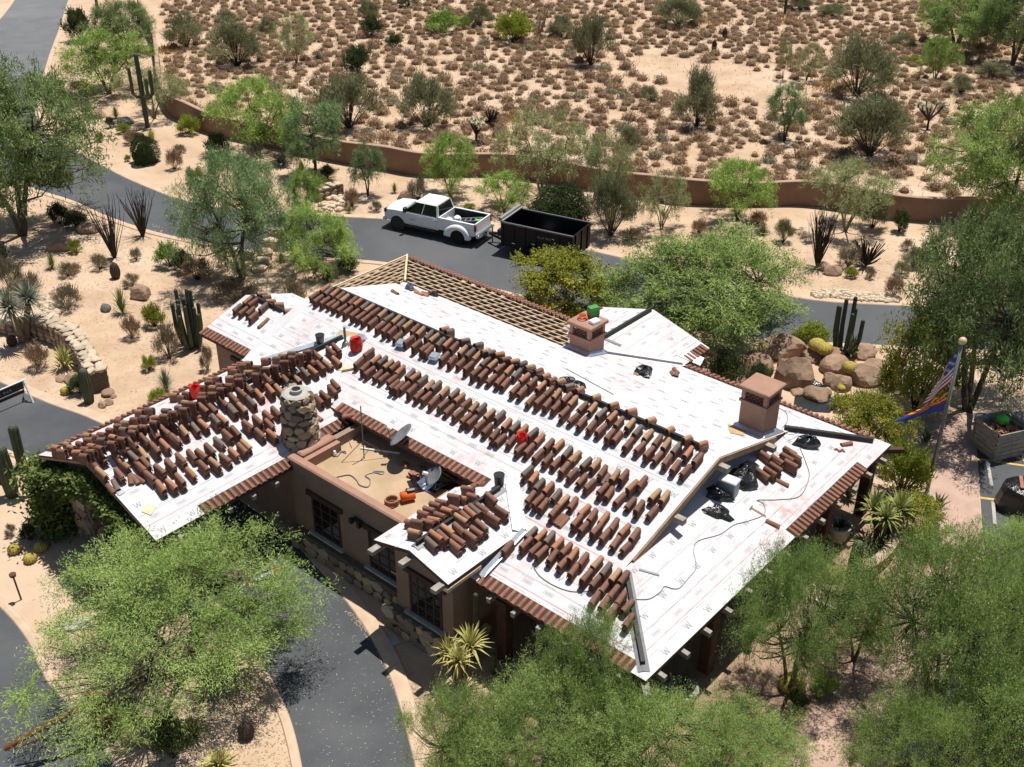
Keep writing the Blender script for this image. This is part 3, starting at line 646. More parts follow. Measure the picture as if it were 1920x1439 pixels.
stone_face(base, (-17.66, 17.8), (-17.66, 19.4), 0, .85, (1, 0, 0), .36)
base2 = wallbox(-26.1, -20.6, 18.5, 18.74, 0, .8, 'mortar', 'stone_base')
stone_face(base2, (-26.1, 18.49), (-20.7, 18.49), 0, .8, (0, -1, 0), .38)
# ---- stone chimney
def ring(cx, cy, r, n): return [(cx+r*math.cos(2*math.pi*i/n), cy+r*math.sin(2*math.pi*i/n)) for i in range(n)]
cha, chb = -26.65, 19.75
mb = MB(); n = 8; prof = [(2.6, .60), (3.9, .57), (4.7, .52), (5.38, .47), (5.44, .43)]
vs = []
for z, r in prof:
    for p in ring(cha, chb, r, n): vs.append(H_(p[0], p[1], z))
mb.add(vs, [(i*n+j, i*n+(j+1) % n, (i+1)*n+(j+1) % n, (i+1)*n+j) for i in range(len(prof)-1) for j in range(n)]+[tuple(range((len(prof)-1)*n, len(prof)*n))])
sch = mb.build('stone_chimney', Mt['mortar'], house)
z = 3.2; row = 0
while z < 5.36:
    r = np.interp(z, [q[0] for q in prof], [q[1] for q in prof]); k = 9
    for i in range(k):
        a = 2*math.pi*(i+.5*(row % 2)+rg.uniform(-.12, .12))/k
        stone_at(sch, H_(cha+r*math.cos(a), chb+r*math.sin(a), z+rg.uniform(-.10, .10)), (math.cos(a), math.sin(a), .08), (0, 0, 1), 2*math.pi*r/k*rg.uniform(.8, 1.45), .27*rg.uniform(.75, 1.45), .17*rg.uniform(.8, 1.3))
    z += .265; row += 1
mb = MB(); mb.lathe([(.50, 0), (.53, .05), (.44, .09), (.2, .12)], 9, H_(cha, chb, 5.42)); mb.build('chimney_cap', Mt['concrete'], sch)
mb = MB(); mb.lathe([(.20, 0), (.21, .16), (.16, .17), (.15, -.1), (.001, -.1)], 16, H_(cha+.05, chb-.05, 5.50)); mb.build('flue_pot', Mt['concrete'], sch)
mb = MB(); mb.lathe([(.145, 0), (.001, 0.001)], 12, H_(cha+.05, chb-.05, 5.61)); mb.build('flue_hole', Mt['black'], sch)
# ---- plastered chimneys with clay lattice
def chimney(a, b, z0, z1, s, capped=True):
    """square stack centred on (a, b)"""
    h = s/2; mb = MB(); mb.bevbox(a-h-A0, a+h-A0, b-h-B0, b+h-B0, z0, z1-.62, .02); ch = mb.build('chimney', Mt['pinkplaster'], house)
    mb = MB(); mb.box(a-h-.05-A0, a+h+.05-A0, b-h-.05-B0, b+h+.05-B0, z1-.62, z1-.54); mb.build('chimney_ledge', Mt['pinkplaster'], ch)
    for sa in (-1, 1):
        for sb in (-1, 1):
            mb = MB(); x, y = a+sa*(h-.07)-A0, b+sb*(h-.07)-B0; mb.box(x-.07, x+.07, y-.07, y+.07, z1-.54, z1-.14); mb.build('chimney_pier', Mt['pinkplaster'], ch)
    mb = MB(); mb.box(a-h+.2-A0, a+h-.2-A0, b-h+.2-B0, b+h-.2-B0, z1-.54, z1-.14); mb.build('flue_core', Mt['black'], ch)
    for k, (dx, dy) in enumerate(((1, 0), (-1, 0), (0, 1), (0, -1))):   # clay lattice, one openwork piece a side
        mb = MB(); L = s-.28; ox, oy = a-A0+dx*(h-.06), b-B0+dy*(h-.06)
        for row in range(3):
            for i in range(4):
                c = -L/2+L*(i+.5)/4; zz = z1-.47+row*.13
                for e in (-1, 1):
                    p = (c-e*L/8, zz-.065); q = (c+e*L/8, zz+.065); 
                    P3 = [(ox+(u if dy else 0), oy+(u if dx else 0), v) for u, v in (p, q)]
                    mb.tube(P3, .016, 4, False)
        mb.build('clay_lattice', Mt['tile_b'], ch)
    mb = MB(); mb.bevbox(a-h-.1-A0, a+h+.1-A0, b-h-.1-B0, b+h+.1-B0, z1-.14, z1, .03); mb.build('chimney_cap', Mt['pinkplaster'], ch)
    # flashing skirt
    mb = MB(); f = P_rear[0]
    for (dx, dy) in ((1, 0), (-1, 0), (0, 1), (0, -1)):
        tx, ty = -dy, dx; pts = []
        for e in (-1, 1):
            x0, y0 = a+dx*(h+.012)+tx*e*(h+.0), b+dy*(h+.012)+ty*e*(h+.0); x1, y1 = a+dx*(h+.2)+tx*e*(h+.2), b+dy*(h+.2)+ty*e*(h+.2)
            pts += [H_(x0, y0, f(x0, y0)+.14), H_(x1, y1, f(x1, y1)+.02)]
        mb.add(pts, [(0, 1, 3, 2) if dx+dy > -2 else (0, 2, 3, 1)])
    mb.build('chimney_flashing', Mt['metal'], ch)
    return ch
chimney(-14.78, 30.1, 3.5, 5.85, .98); sc = chimney(-22.95, 31.1, 3.3, 5.1, .98)
# ---- open porch on the right: posts, beam, rafter tails, corner brackets
for a, b in ((-11.85, 19.2), (-11.85, 22.9), (-11.85, 26.6), (-11.85, 30.2), (-11.85, 33.4), (-14.2, 19.2), (-16.8, 19.2), (-14.5, 33.4)):
    mb = MB(); mb.bevbox(a-.19-A0, a+.19-A0, b-.19-B0, b+.19-B0, 0, 2.62, .03); mb.box(a-.26-A0, a+.26-A0, b-.26-B0, b+.26-B0, 2.42, 2.52); mb.build('porch_post', Mt['wood_dark'], house)
mb = MB(); mb.box(-11.99-A0, -11.71-A0, 18.95-B0, 33.65-B0, 2.622, 2.86); mb.build('porch_beam', Mt['wood_dark'], house)
mb = MB(); mb.box(-17.6-A0, -12.0-A0, 19.06-B0, 19.34-B0, 2.622, 2.86); mb.build('porch_beam', Mt['wood_dark'], house)
for i in range(13): tail(-12.1, 19.4+i*1.14, 2.74, 1, 0, .92, .15, .16, rise=.1)
for i in range(6): tail(-16.9+i*.95, 19.3, 2.74, 0, -1, .74, .15, .16, rise=.1)
tail(-11.9, 19.25, 2.74, 1, -1, 1.05, .2, .17, rise=.1); tail(-12.0, 33.2, 2.74, 1, 1, 1.35, .2, .17, 'wood_dark', rise=.05)
# porch slab step and back wall doors
door = wallbox(-14.72, -14.66, 27.2, 28.6, 0, 2.1, 'wood_dark', 'door'); mb = MB(); mb.lathe([(.04, 0), (.03, .05), (0, .06)], 8, H_(-14.62, 28.45, 1.0)); mb.build('door_handle', Mt['chrome'], door)
# ---- carriage porch under the left wing: pillars of fieldstone, beams, dark timber ceiling
def pillar(a0, a1, b0, b1, z1):
    o = wallbox(a0, a1, b0, b1, 0, z1, 'mortar', 'stone_pillar')
    for (p, q, nn) in (((a0, b0), (a1, b0), (0, -1, 0)), ((a1, b0), (a1, b1), (1, 0, 0)), ((a0, b0), (a0, b1), (-1, 0, 0))): stone_face(o, p, q, 0, z1, nn, .42, .16)
    return o
pillar(-32.5, -31.2, 13.9, 14.9, 2.9); pillar(-27.8, -26.5, 13.9, 14.9, 2.9)
mb = MB(); pts = [(-32.8, 3.1), (-26.2, 3.1), (-26.2, 3.2), (-29.55, 4.5), (-32.8, 3.2)]
mb.add([H_(a, 13.9, z) for a, z in pts]+[H_(a, 14.2, z) for a, z in pts], [tuple(range(5)), tuple(reversed(range(5, 10)))]+[((i+1) % 5, i, 5+i, 5+(i+1) % 5) for i in range(5)]); mb.build('gable_wall', Mt['plaster'], house)
for a in (-32.4, -26.65): mb = MB(); mb.box(a-.15-A0, a+.15-A0, 14.2-B0, 22.0-B0, 2.91, 3.08); mb.build('porch_beam', Mt['wood_dark'], house)
for i in range(6): tail(-26.5, 14.2+i*.95, 2.98, 1, 0, .62, .15, .16, rise=.12)
for i in range(3):
    pass
mb = MB(); mb.box(-33.0-A0, -26.1-A0, 19.15-B0, 19.4-B0, 0, 3.0); mb.build('wall', Mt['plaster'], house)
for sx in (-1, 1):
    a, b = Vector(H_(-29.55, 13.4, 4.55)), Vector(H_(-29.55+sx*3.5, 13.4, 3.2)); mb = MB(); k = Vector((0, 0, .09)); e = Vector((0, .06, 0)); o_ = Vector((0, -.012, -.05))
    mb.add([v+o_ for v in (a, b, b+k, a+k, a+e, b+e, b+k+e, a+k+e)], [(0, 1, 2, 3), (7, 6, 5, 4), (0, 4, 5, 1), (3, 2, 6, 7), (1, 5, 6, 2)]); mb.build('rake_board', Mt['rafter'], house)
for e in (-1, 1):     # rake board and eave of the small left gable
    a, b = Vector(H_(-36.92, 25.25, 3.68)), Vector(H_(-36.92, 25.25+e*2.47, 2.87)); mb = MB(); k = Vector((0, 0, .11)); q = Vector((.05, 0, 0))
    mb.add([a, b, b+k, a+k, a+q, b+q, b+k+q, a+k+q], [(0, 1, 2, 3), (7, 6, 5, 4), (0, 4, 5, 1), (3, 2, 6, 7)]); mb.build('rake_board', Mt['rafter'], house)
# vent pipes and skylight caps of the roof
# ------------------------------------------------------------------ stacks of clay tiles on the roof
def pile_mesh(name, n, m, seed, top_only=False, lean=0.0, shear=0.0):
    r = random.Random(seed); mb = MB()
    for i in range(n):
        a = arch(.47, .096, .080, .015, 6 if not top_only else 8, math.pi*1.08)
        z = .052*i; dx = r.uniform(-.02, .02)-.235-z*shear; dy = r.uniform(-.01, .01)+lean*i; yaw = r.uniform(-.04, .04); fl = r.random() < .0
        Mx = Matrix.Translation((dx, dy, z)) @ Matrix.Rotation(yaw, 4, 'Z')
        mb.add([Mx @ Vector(v) for v in a.v], a.f)
    return mb.mesh(name, m)
NV = (4, 5, 6)
PILES = {(n, sh): [pile_mesh('stacked_tiles', n, Mt['tile_b'], 10*n+s, shear=sh) for s in range(3)] for n in NV for sh in (.285, .385)}
def shear_of(pk): return .385 if pk in ('wN', 'wF', 'smF', 'smR') else .285
TOPS = {c: pile_mesh('top_tile', 1, Mt['tile_'+c], 5, True) for c in 'botge'}
SLIM = {c: pile_mesh('loose_tile', 1, Mt['tile_'+c], 5, True) for c in 'botge'}
CN = {'b': 'brown', 'o': 'orange', 't': 'tan', 'g': 'grey', 'e': 'terracotta'}
DATA = [
# zone, plane, origin x, y, zoom, points
('ridge upper', 'front', 540, 450, 6, '415,530o 460,560g 525,585o 590,615b 640,640t 730,670b 790,685o 865,725g 920,750t 980,790b 1060,815t 1135,860g 1215,885t 1275,920g 1345,940t 1430,985b 1495,1010t 1585,1055g 1645,1085t 1720,1135g 1800,1145o 1870,1185b'),
('ridge upper', 'front', 650, 600, 8, '1750,430t 1860,470g'),
('ridge upper', 'front', 840, 600, 8, '435,520t 565,600g 670,640t 775,690b 915,725o 1030,785g 1150,840o 1260,910b 1395,970o 1515,1045b 1635,1085t 1780,1140b 1870,1195t'),
('ridge upper', 'front', 1050, 680, 8, '345,635b 490,650t 615,735g 785,780o 885,870b 1060,890t 1165,1000g 1325,1055t 1470,1135b 1600,1190t 1750,1255g'),
('ridge upper', 'front', 1140, 800, 6, '905,270o 1015,335b'),
('behind ridge', 'rear', 540, 450, 6, '1755,985o 1810,1010g'),
('behind ridge', 'rear', 840, 600, 8, '250,290g 450,350g 560,450t 635,470g 765,495o 865,570b 990,600t 1110,635g 1225,690t 1355,745b 1465,820o 1560,885b 1680,900t 1820,975g'),
('behind ridge', 'rear', 1050, 680, 8, '290,385o 530,495t 800,615o 1070,705o 1360,840t 1645,985o'),
('behind ridge', 'rear', 1140, 800, 6, '890,120t 1060,180o'),
('ridge lower', 'front', 540, 450, 6, '300,605b 340,650b 415,670b 490,695b 540,720b 605,755b 675,780b 755,805b 815,840b 875,870b 955,905b 1040,950b 1110,980b 1170,1010b 1235,1070b 1365,1105b 1450,1155b 1540,1195b 1585,1225b 1760,1300b 1850,1335b'),
('ridge lower', 'front', 840, 600, 8, '200,615b 310,670b 415,755b 520,795b 650,860b 775,885b 860,925b 1005,1015b 1120,1045b 1245,1175b 1375,1175b 1495,1225b 1620,1270b'),
('ridge lower', 'front', 1050, 680, 8, '70,710b 205,805b 330,865b 475,920b 615,975b 750,1055b 865,1080b 1025,1190b 1200,1240b 1340,1310b 1470,1380b'),
('ridge lower', 'front', 1140, 800, 6, '670,355b 765,420b 875,470b'),
('middle upper', 'front', 650, 600, 8, '330,470b 435,575o 535,590g 630,640t 725,665b 805,730o 955,785g 1030,820o 1135,880g 1245,960t 1345,955g 1465,1050t 1610,1080g 1690,1145o'),
('middle upper', 'front', 840, 740, 8, '275,100b 390,160t 495,180g 620,265t 780,285g 885,410o 1005,450g 1120,500o 1265,550g 1375,630o 1520,715b 1665,720o 1795,835g 1890,910t'),
('middle upper', 'front', 1040, 810, 8, '195,275g 325,340t 475,435g 610,460t 720,570b 910,625t 1035,630b 1165,775o 1315,720b 1505,915t 1655,945t'),
('middle lower', 'front', 650, 600, 8, '185,605b 280,680b 350,740b 470,800b 560,835b 685,865b 720,945b 790,970b 870,975b 980,1020b 1090,1090b 1195,1125b 1305,1190b 1440,1240b 1530,1320b'),
('middle lower', 'front', 840, 740, 8, '145,250b 265,325b 360,360b 470,430b 590,490b 700,570b 790,640b 950,665b 1090,770b 1215,795b 1355,870b 1495,940b 1625,990b 1750,1070b'),
('middle lower', 'front', 1040, 810, 8, '145,515b 270,595b 410,685b 525,760b 725,820b 820,890b 980,970b 1145,1035b 1275,1090b 1470,1165b'),
('third upper', 'front', 930, 860, 8, '470,160g 565,265o 655,355g 790,405o 910,515g 1010,605t 1155,645b 1330,740o 1450,825b 1625,860o 1770,965b'),
('third upper', 'front', 930, 980, 6, '1445,60o 1565,110b'),
('third lower', 'front', 930, 860, 8, '525,545b 635,595b 720,655b 880,760b 1215,905b 1325,985b 1505,1030b 1640,1110b 1800,1220b'),
('third lower', 'front', 930, 980, 6, '1470,245b'),
('lowest upper', 'front', 930, 980, 6, '395,95g 500,125o 600,150g 695,215o 790,275b 870,335o 985,390b 1135,430t 1240,500g 1345,570t 1435,600b'),
('lowest lower', 'front', 930, 980, 6, '135,255b 335,210b 445,265b 515,305b 640,355b 760,425b 880,505b 1015,580b 1125,630b 1230,690b 1325,755b 1115,830b 1225,880b 1405,835b 1300,980b 1480,920b 1500,1075b'),
('wing far', 'wF', 90, 760, 8, '115,625o 210,675b 285,570t 360,615t 440,690o 545,745b 480,560b 560,640b 650,680b 590,440t 620,505b 670,595o 790,625b 720,460b 810,505g 970,555b 810,425b 990,460o 1115,495b 940,360b 1060,300b 1140,345g 1280,390b 1300,325t 1440,310b 1165,245t 1060,215b 1305,200b 1450,170g 1600,245b 1625,170o 1750,170b 1370,80o 1520,50g'),
('wing far', 'wF', 230, 700, 8, '635,630b 660,545g 770,580b 775,310t 890,345b 960,290b 850,500g 930,530b 950,425t 1060,440b 1200,360b 1210,300b 1350,300b 1075,190o 1195,195b 1310,125b 1320,70t 1420,65b 1360,200t 1480,230b 1465,165b 1610,170b 1620,55t 1760,90b'),
('wing far', 'wF', 400, 640, 8, '1190,165g 1310,195b 1430,150b 1055,205o 960,245g 1080,300b 790,260o 1200,235b 510,315t 450,355b 670,375b 800,405b 540,450t 650,490b 940,370b 330,435b 390,505b 290,395o'),
('wing near', 'wN', 90, 760, 8, '665,850b 800,760b 1010,700b 1120,595b 1275,545b 1440,485b 1590,395b 1745,360b 1860,270b 790,985t 1130,860o 1270,745g 1420,710t 1590,620b 1740,570o 1880,490b 1060,1010b 1370,890b 1450,840b 1670,940b 1830,870b'),
('wing near', 'wN', 230, 700, 8, '905,670b 1090,595b 1200,505b 1335,495b 1500,405b 1665,360b 1780,270b 1880,200b 785,960b 905,845t 1080,805g 1205,745o 1380,680g 1490,665o 1645,520g 1785,500t 1440,1010g 1560,900b 1680,865b 1860,770b 1030,1215b 1170,1185b 1295,1110b 1200,1370b 1380,1330t 1535,1255b 1660,1175o 1780,1105b 1840,1050t'),
('wing near', 'wN', 270, 820, 8, '545,300b 690,510o 530,610b 400,680o 240,715o 390,390b 230,460b 80,560b'),
('wing near', 'wN', 400, 640, 8, '1310,255b 1450,265b 1555,190b 940,485b 1080,425b 1210,410g 810,545b 670,580b 270,1000g 560,880g 680,775o 840,700o 980,700t 1090,570b 1240,530t 1370,450g 1490,415o 1600,345b 1710,320t 1840,270o 1760,130b 1840,85b 660,1165b 810,1090b 930,1030b 830,1220b 870,1370o 690,1360b 320,1330b 510,1230b 1570,850b 1670,790b 1780,710b 1825,630b'),
('bay left', 'gL', 730, 860, 8, '335,940b 420,930b 385,1080t 520,800b 610,740b 695,670b 790,630b 590,930b 680,895o 775,830b 880,755o 990,730b 980,550b 1090,570o 1260,540b 1185,430b'),
('bay right', 'gR', 730, 860, 8, '1515,560b 1390,720b 1680,760b 1270,740g 1195,775o 1120,830b 1070,880t 1550,860b 1040,1030b 1380,985b 1300,1065b 1215,1140b 860,1040o 700,1140o 790,1140b 620,1240g 1035,1200b 980,1280b'),
('left gable', 'smF', 360, 520, 6, '620,250o 680,270b 510,330g 575,365b 655,370b 690,420b 800,320g'),
('left gable', 'smR', 360, 520, 6, '785,175o 830,205g 880,255o 970,290o 1080,360t'),
('porch', 'shed', 1280, 600, 4.36, '670,1095b 770,1130b 850,1110b 875,1060b 920,1100b 885,1165b 755,1190b 710,1225b 655,1245b'),
]
ZL = {'ridge upper': ('from the right gable in the row against the ridge', 'tile stacks against the front of the ridge'),
 'behind ridge': ('from the right gable behind the ridge', 'tile stacks behind the ridge'),
 'ridge lower': ('from the right gable in the second row below the ridge', 'tile stacks in the second row below the ridge'),
 'middle upper': ('from the right gable in the upper row of the middle band', 'tile stacks in the upper middle row'),
 'middle lower': ('from the right gable in the lower row of the middle band', 'tile stacks in the lower middle row'),
 'third upper': ('from the right gable in the third band, upper row', 'tile stacks right of the bay, upper row'),
 'third lower': ('from the right gable in the third band, lower row', 'tile stacks right of the bay, lower row'),
 'lowest upper': ('from the front hip in the lowest band, upper row', 'tile stacks of the lowest band, upper row'),
 'lowest lower': ('from the front hip in the lowest band, lower row', 'tile stacks of the lowest band, lower row'),
 'wing far': ('from the outer gable on the far slope of the wing', 'tile stacks on the far slope of the wing'),
 'wing near': ('from the outer gable on the near slope of the wing', 'tile stacks on the near slope of the wing'),
 'bay left': ('from the front on the bay roof left of its ridge', 'tile stacks on the left of the bay roof'),
 'bay right': ('from the front on the bay roof right of its ridge', 'tile stacks on the right of the bay roof'),
 'left gable': ('from the right on the small far left gable', 'tile stacks on the small left gable'),
 'porch': ('from the right in the huddle on the porch roof', 'tile stacks on the right porch roof')}
def on_plane(P, px, py, off):
    lo, hi = .5, 9.
    for _ in range(40):
        z = (lo+hi)/2; v = G(px, py, z); a, b = AB(v)
        if P[0](a, b)+off > z: lo = z
        else: hi = z
    return a, b, P[0](a, b)
def world_frame(P, yaw=0.):
    n, d = frame(P); R3 = Matrix.Rotation(HROT, 3, 'Z'); n = R3 @ n; d = R3 @ d; y = n.cross(d)
    c, s_ = math.cos(yaw), math.sin(yaw); x2 = d*c+y*s_; y2 = n.cross(x2)
    return x2, y2, n
def roof_matrix(P, a, b, lift=0., yaw=0.):
    x, y, n = world_frame(P, yaw); o = HW(a, b, P[0](a, b))+n*lift
    return Matrix(((x.x, y.x, n.x, o.x), (x.y, y.y, n.y, o.y), (x.z, y.z, n.z, o.z), (0, 0, 0, 1)))
rs = random.Random(21); stacks = []
for zone, pk, ox, oy, sc_, txt in DATA:
    P = PL[pk]
    for tok in txt.split():
        c = tok[-1]; x, y = tok[:-1].split(',')
        n = rs.choice((4, 5, 5, 6) if zone not in ('behind ridge', 'left gable') else (4, 4, 5, 5))
        a, b, z = on_plane(P, ox+float(x)/sc_, oy+float(y)/sc_, .052*n+.075)
        stacks.append([(HW(a, b, z)-Vector((0, 0, CAM_H))).length, zone, pk, a, b, c, n])
stacks.sort(key=lambda s: s[0])
near, far = stacks[:298], stacks[298:]
ranks = {}
for z_ in ZL:
    it = [s for s in stacks if s[1] == z_]; key = (lambda s: s[4]) if z_ in ('wing far', 'wing near', 'bay left', 'bay right') else (lambda s: -s[3]); it.sort(key=key)
    for k, s in enumerate(it): ranks[id(s)] = k+1
def nth(k): return '%d%s' % (k, 'th' if 10 < k % 100 < 14 else {1: 'st', 2: 'nd', 3: 'rd'}.get(k % 10, 'th'))
for s_k in near:
    d_, zone, pk, a, b, c, n = s_k
    M = roof_matrix(PL[pk], a, b, .004, rs.uniform(-.12, .12))
    top = {'b': 'brown', 'o': 'orange', 't': 'tan', 'g': 'grey'}[c]
    r = bpy.data.objects.new('tile_stack', None); COL.objects.link(r); r.matrix_world = M; r.empty_display_size = .1
    tag(r, '%s-topped tile stack, %s %s' % (top, nth(ranks[id(s_k)]), ZL[zone][0]), 'tile stack', ZL[zone][1])
    tag(link('stacked_tiles', rs.choice(PILES[n, shear_of(pk)]), r), kind='stuff')
    link('top_tile', TOPS[c], r, loc=(rs.uniform(-.02, .02)-.052*n*shear_of(pk), 0, .052*n))
mb = MB(); fm = [Mt['tile_'+c] for c in 'botge']
for d_, zone, pk, a, b, c, n in far:
    M = roof_matrix(PL[pk], a, b, .004, rs.uniform(-.12, .12))
    for i in range(n+1):
        jx = rs.uniform(-.02, .02); t_ = arch(.47, .096, .080, .015, 6, math.pi*1.08); mb.mi = 0 if i < n else 'botge'.index(c)
        mb.add([M @ Vector((v[0]-.235-.052*i*shear_of(pk)+jx, v[1], v[2]+.052*i)) for v in t_.v], t_.f)
tag(mb.build('far_tile_stacks', fm), 'farther clay tile stacks massed on the far end of the roof', None, None, 'stuff')
# tiles lying loose
def loose(px, py, pk, c, label, yaw=0., off=.08, roll=0., group=None):
    a, b, z = on_plane(PL[pk], px, py, off); M = roof_matrix(PL[pk], a, b, .012, yaw) @ Matrix.Rotation(roll, 4, 'X')
    o = link('loose_tile', SLIM[c], None, M=M); tag(o, label, 'roof tile', group)
loose(744, 527, 'rear', 'b', 'single brown tile lying at the foot of the hip board', 1.2)
loose(741, 547, 'rear', 'b', 'single brown tile lying alone on white sheet left of the blue bag', 1.3)
for i, (x, y) in enumerate(((779, 543), (786, 549), (794, 551), (800, 549))): loose(x, y, 'rear', 'o', 'orange tile in the loose heap beside the blue bag', 1.2+.3*i, group='loose orange tiles by the blue bag')
for i, (x, y) in enumerate(((1268, 694), (1262, 700), (1269, 702))): loose(x, y, 'rear', 'b', 'brown tile of the small heap near the start of the right rear eave', .9-.2*i, group='loose tiles near the right rear eave')
loose(1587, 831, 'shed', 'b', 'single brown tile beside the black hip riser on the porch roof', 1.1)
loose(1466, 903, 'shed', 'b', 'brown tile lying alone at the near end of the stacks on the porch roof', .2)
loose(1448, 980, 'shed', 'b', 'brown tile lying alone in the open middle of the porch roof', .25)
loose(593, 779, 'wN', 'e', 'tile lying flat at the right foot of the stone chimney', .1)
loose(655, 777, 'front', 'e', 'terracotta tile lying at the low end of the white valley by the stone chimney', -.8)
loose(215, 907, 'wN', 'g', 'thin grey tile lying at the near end of the left wing', -.25); loose(205, 913, 'wN', 'b', 'brown tile lying beside the thin grey one at the near end of the wing', -.05)
for i in range(3): loose(243+i*8, 896, 'wN', 'b', 'brown tile of the three lying side by side on the left wing', -.5+.4*i, group='three tiles lying side by side on the wing')
loose(1135, 890, 'front', 'g', 'grey tile leaning between stacks in the long middle band', .1, .2); loose(1147, 888, 'front', 'b', 'brown tile leaning beside the grey one in the middle band', -.1, .2)
for i in range(3): loose(1047+i*5, 968+i*3, 'front', 'b', 'brown tile of the slumped stack right of the bay roof', -.25+.1*i, .12, group='slumped stack right of the bay roof')
for i in range(6): loose(897+i*2.2, 906-i*1.6, 'gL', 'b', 'dark tile of the row leaning under the inner eave by the black bucket', .9, .10, group='tiles leaning by the black bucket')
for i in range(4): loose(492+i*4+(i//2)*14, 603-i*4+(i//2)*14, 'smF', 'b', 'brown tile leaning in the open on the small left gable', .1*i, .15, group='tiles leaning on the small left gable')
# ------------------------------------------------------------------ things left about on the roof
def rag(name, P, px, py, r, m, label, cat, h=.5, seed=1, group=None, flat=.6, n=14):
    """crumpled sack: a dented, folded lump resting on the slope"""
    a, b, z = on_plane(P, px, py, h*.4*r); q = random.Random(seed); mb = MB(); rows = 7; vs = []
    ph = [q.uniform(0, 6.28) for _ in range(4)]
    for i in range(rows):
        t = i/(rows-1); zz = math.sin(t*math.pi/2)*h*r*1.1; rad = math.cos(t*math.pi/2)**.6*r
        for j in range(n):
            an = 2*math.pi*j/n; k = 1+.22*math.sin(3*an+ph[0])+.14*math.sin(5*an+ph[1]+2*t)+q.uniform(-.1, .1)
            vs.append((math.cos(an)*rad*k*1.25, math.sin(an)*rad*k*.8, zz*(1+.25*math.sin(2*an+ph[2]))+.004+q.uniform(0, .03)*r))
    fs = [(i*n+j, i*n+(j+1) % n, (i+1)*n+(j+1) % n, (i+1)*n+j) for i in range(rows-1) for j in range(n)]
    mb.add(vs, fs); o = mb.build(name, m, M=roof_matrix(P, a, b, .003, q.uniform(0, 3))); tag(o, label, cat, group); return o
rag('rubbish_bag', P_shed, 1396, 890, .55, Mt['blackfilm'], 'largest black rubbish bag behind the grey cooler on the porch roof', 'rubbish bag', .55, 3)
rag('rubbish_bag', P_shed, 1346, 926, .33, Mt['blackfilm'], 'black bag in shadow just left of the grey cooler', 'rubbish bag', .6, 4)
rag('rubbish_bag', P_shed, 1347, 960, .36, Mt['blackfilm'], 'low black bag nearest the camera on the porch roof', 'rubbish bag', .4, 5)
rag('rubbish_bag', P_shed, 1513, 827, .36, Mt['blackfilm'], 'crumpled black bag draped over the rear hip riser', 'rubbish bag', .8, 6)
rag('rubbish_bag', P_rear, 1208, 697, .42, Mt['blackfilm'], 'open black bag spilling orange tile rubble on the rear slope', 'rubbish bag', .6, 7)
rag('rubbish_bag', P_rear, 1066, 716, .26, Mt['blackfilm'], 'small crumpled black bag behind the ridge stacks', 'rubbish bag', .7, 8)
rag('rubbish_bag', P_rear, 1080, 722, .24, Mt['blackfilm'], 'second crumpled black bag behind the ridge, right of the first', 'rubbish bag', .7, 9)
rag('rubbish_bag', P_wN, 546, 727, .33, Mt['blackfilm'], 'black bag caught behind the top of the stone chimney', 'rubbish bag', .9, 10)
rag('rubbish_bag', P_wF, 461, 709, .24, Mt['blackfilm'], 'black bag among the tile stacks across the wing ridge', 'rubbish bag', .9, 11)
rag('cloth_bag', P_rear, 768, 540, .22, mat('blue_denim', (.06, .09, .15), rough=.9), 'dark blue bag on white sheet below the stripped laths', 'bag', .9, 12)
rag('cloth_bag', P_rear, 812, 552, .22, Mt['black'], 'dark tool bag at the edge of the stripped laths', 'bag', .7, 13)
for i, (x, y) in enumerate(((1196, 698), (1201, 700), (1193, 702))):
    rag('tile_rubble', P_rear, x, y, .10, Mt['orange'] if i == 0 else Mt['tile_o'], 'broken orange tile piece spilling from the open black bag', 'tile rubble', .6, 30+i, 'rubble spilling from the open bag')
for i, (x, y) in enumerate(((1568, 843), (1574, 846), (1580, 845))): rag('tile_rubble', P_shed, x, y, .07, Mt['tile_b'], 'broken tile shard on the porch roof below the black riser', 'tile rubble', .5, 40+i, 'shards on the porch roof')
def redbag(px, py, P, label, s=.3):
    a, b, z = on_plane(P, px, py, .2); q = random.Random(int(px)); mb = MB()
    vs = []; n = 10
    for (r, zz) in ((.75, 0), (1, .3), (1.02, .8), (.9, 1.05), (.7, .95), (.55, .55)):
        for j in range(n):
            an = 2*math.pi*j/n; k = q.uniform(.86, 1.12); vs.append((math.cos(an)*s*.62*r*k, math.sin(an)*s*.5*r*k, zz*s*1.2))
    mb.add(vs, [(i*n+j, i*n+(j+1) % n, (i+1)*n+(j+1) % n, (i+1)*n+j) for i in range(5) for j in range(n)]+[tuple(range(5*n, 6*n))])
    o = mb.build('nail_bag', Mt['red'], M=Matrix.Translation(HW(a, b, z)) @ Matrix.Rotation(q.uniform(0, 3), 4, 'Z')); tag(o, label, 'bag')
redbag(668, 649, P_front, 'red open bag beside the top of the white valley', .42)
redbag(979, 828, P_front, 'red bag among the stacks of the middle band', .38)
redbag(366, 738, P_wF, 'red bag among the stacks across the wing ridge', .40)
def bucket(px, py, P, label, r=.2, h=.45, m='black'):
    a, b, z = on_plane(P, px, py, 0); o = empty('bucket', HW(a, b, z), 0, label, 'bucket')
    mb = MB(); mb.lathe([(r*.82, -.06), (r, h), (r*1.06, h), (r*1.06, h-.03), (r*.99, h-.03)], 18); mb.lathe([(r*.95, h-.005), (r*.8, .05), (.0, .05)], 18); mb.build('pail', Mt[m], o)
    mb = MB(); mb.tube([(r*1.05*math.cos(t), r*1.05*math.sin(t)*.3+.05, h-.02-abs(math.sin(t))*.1) for t in np.linspace(0, math.pi, 9)], .008, 5); mb.build('handle', Mt['greym'], o)
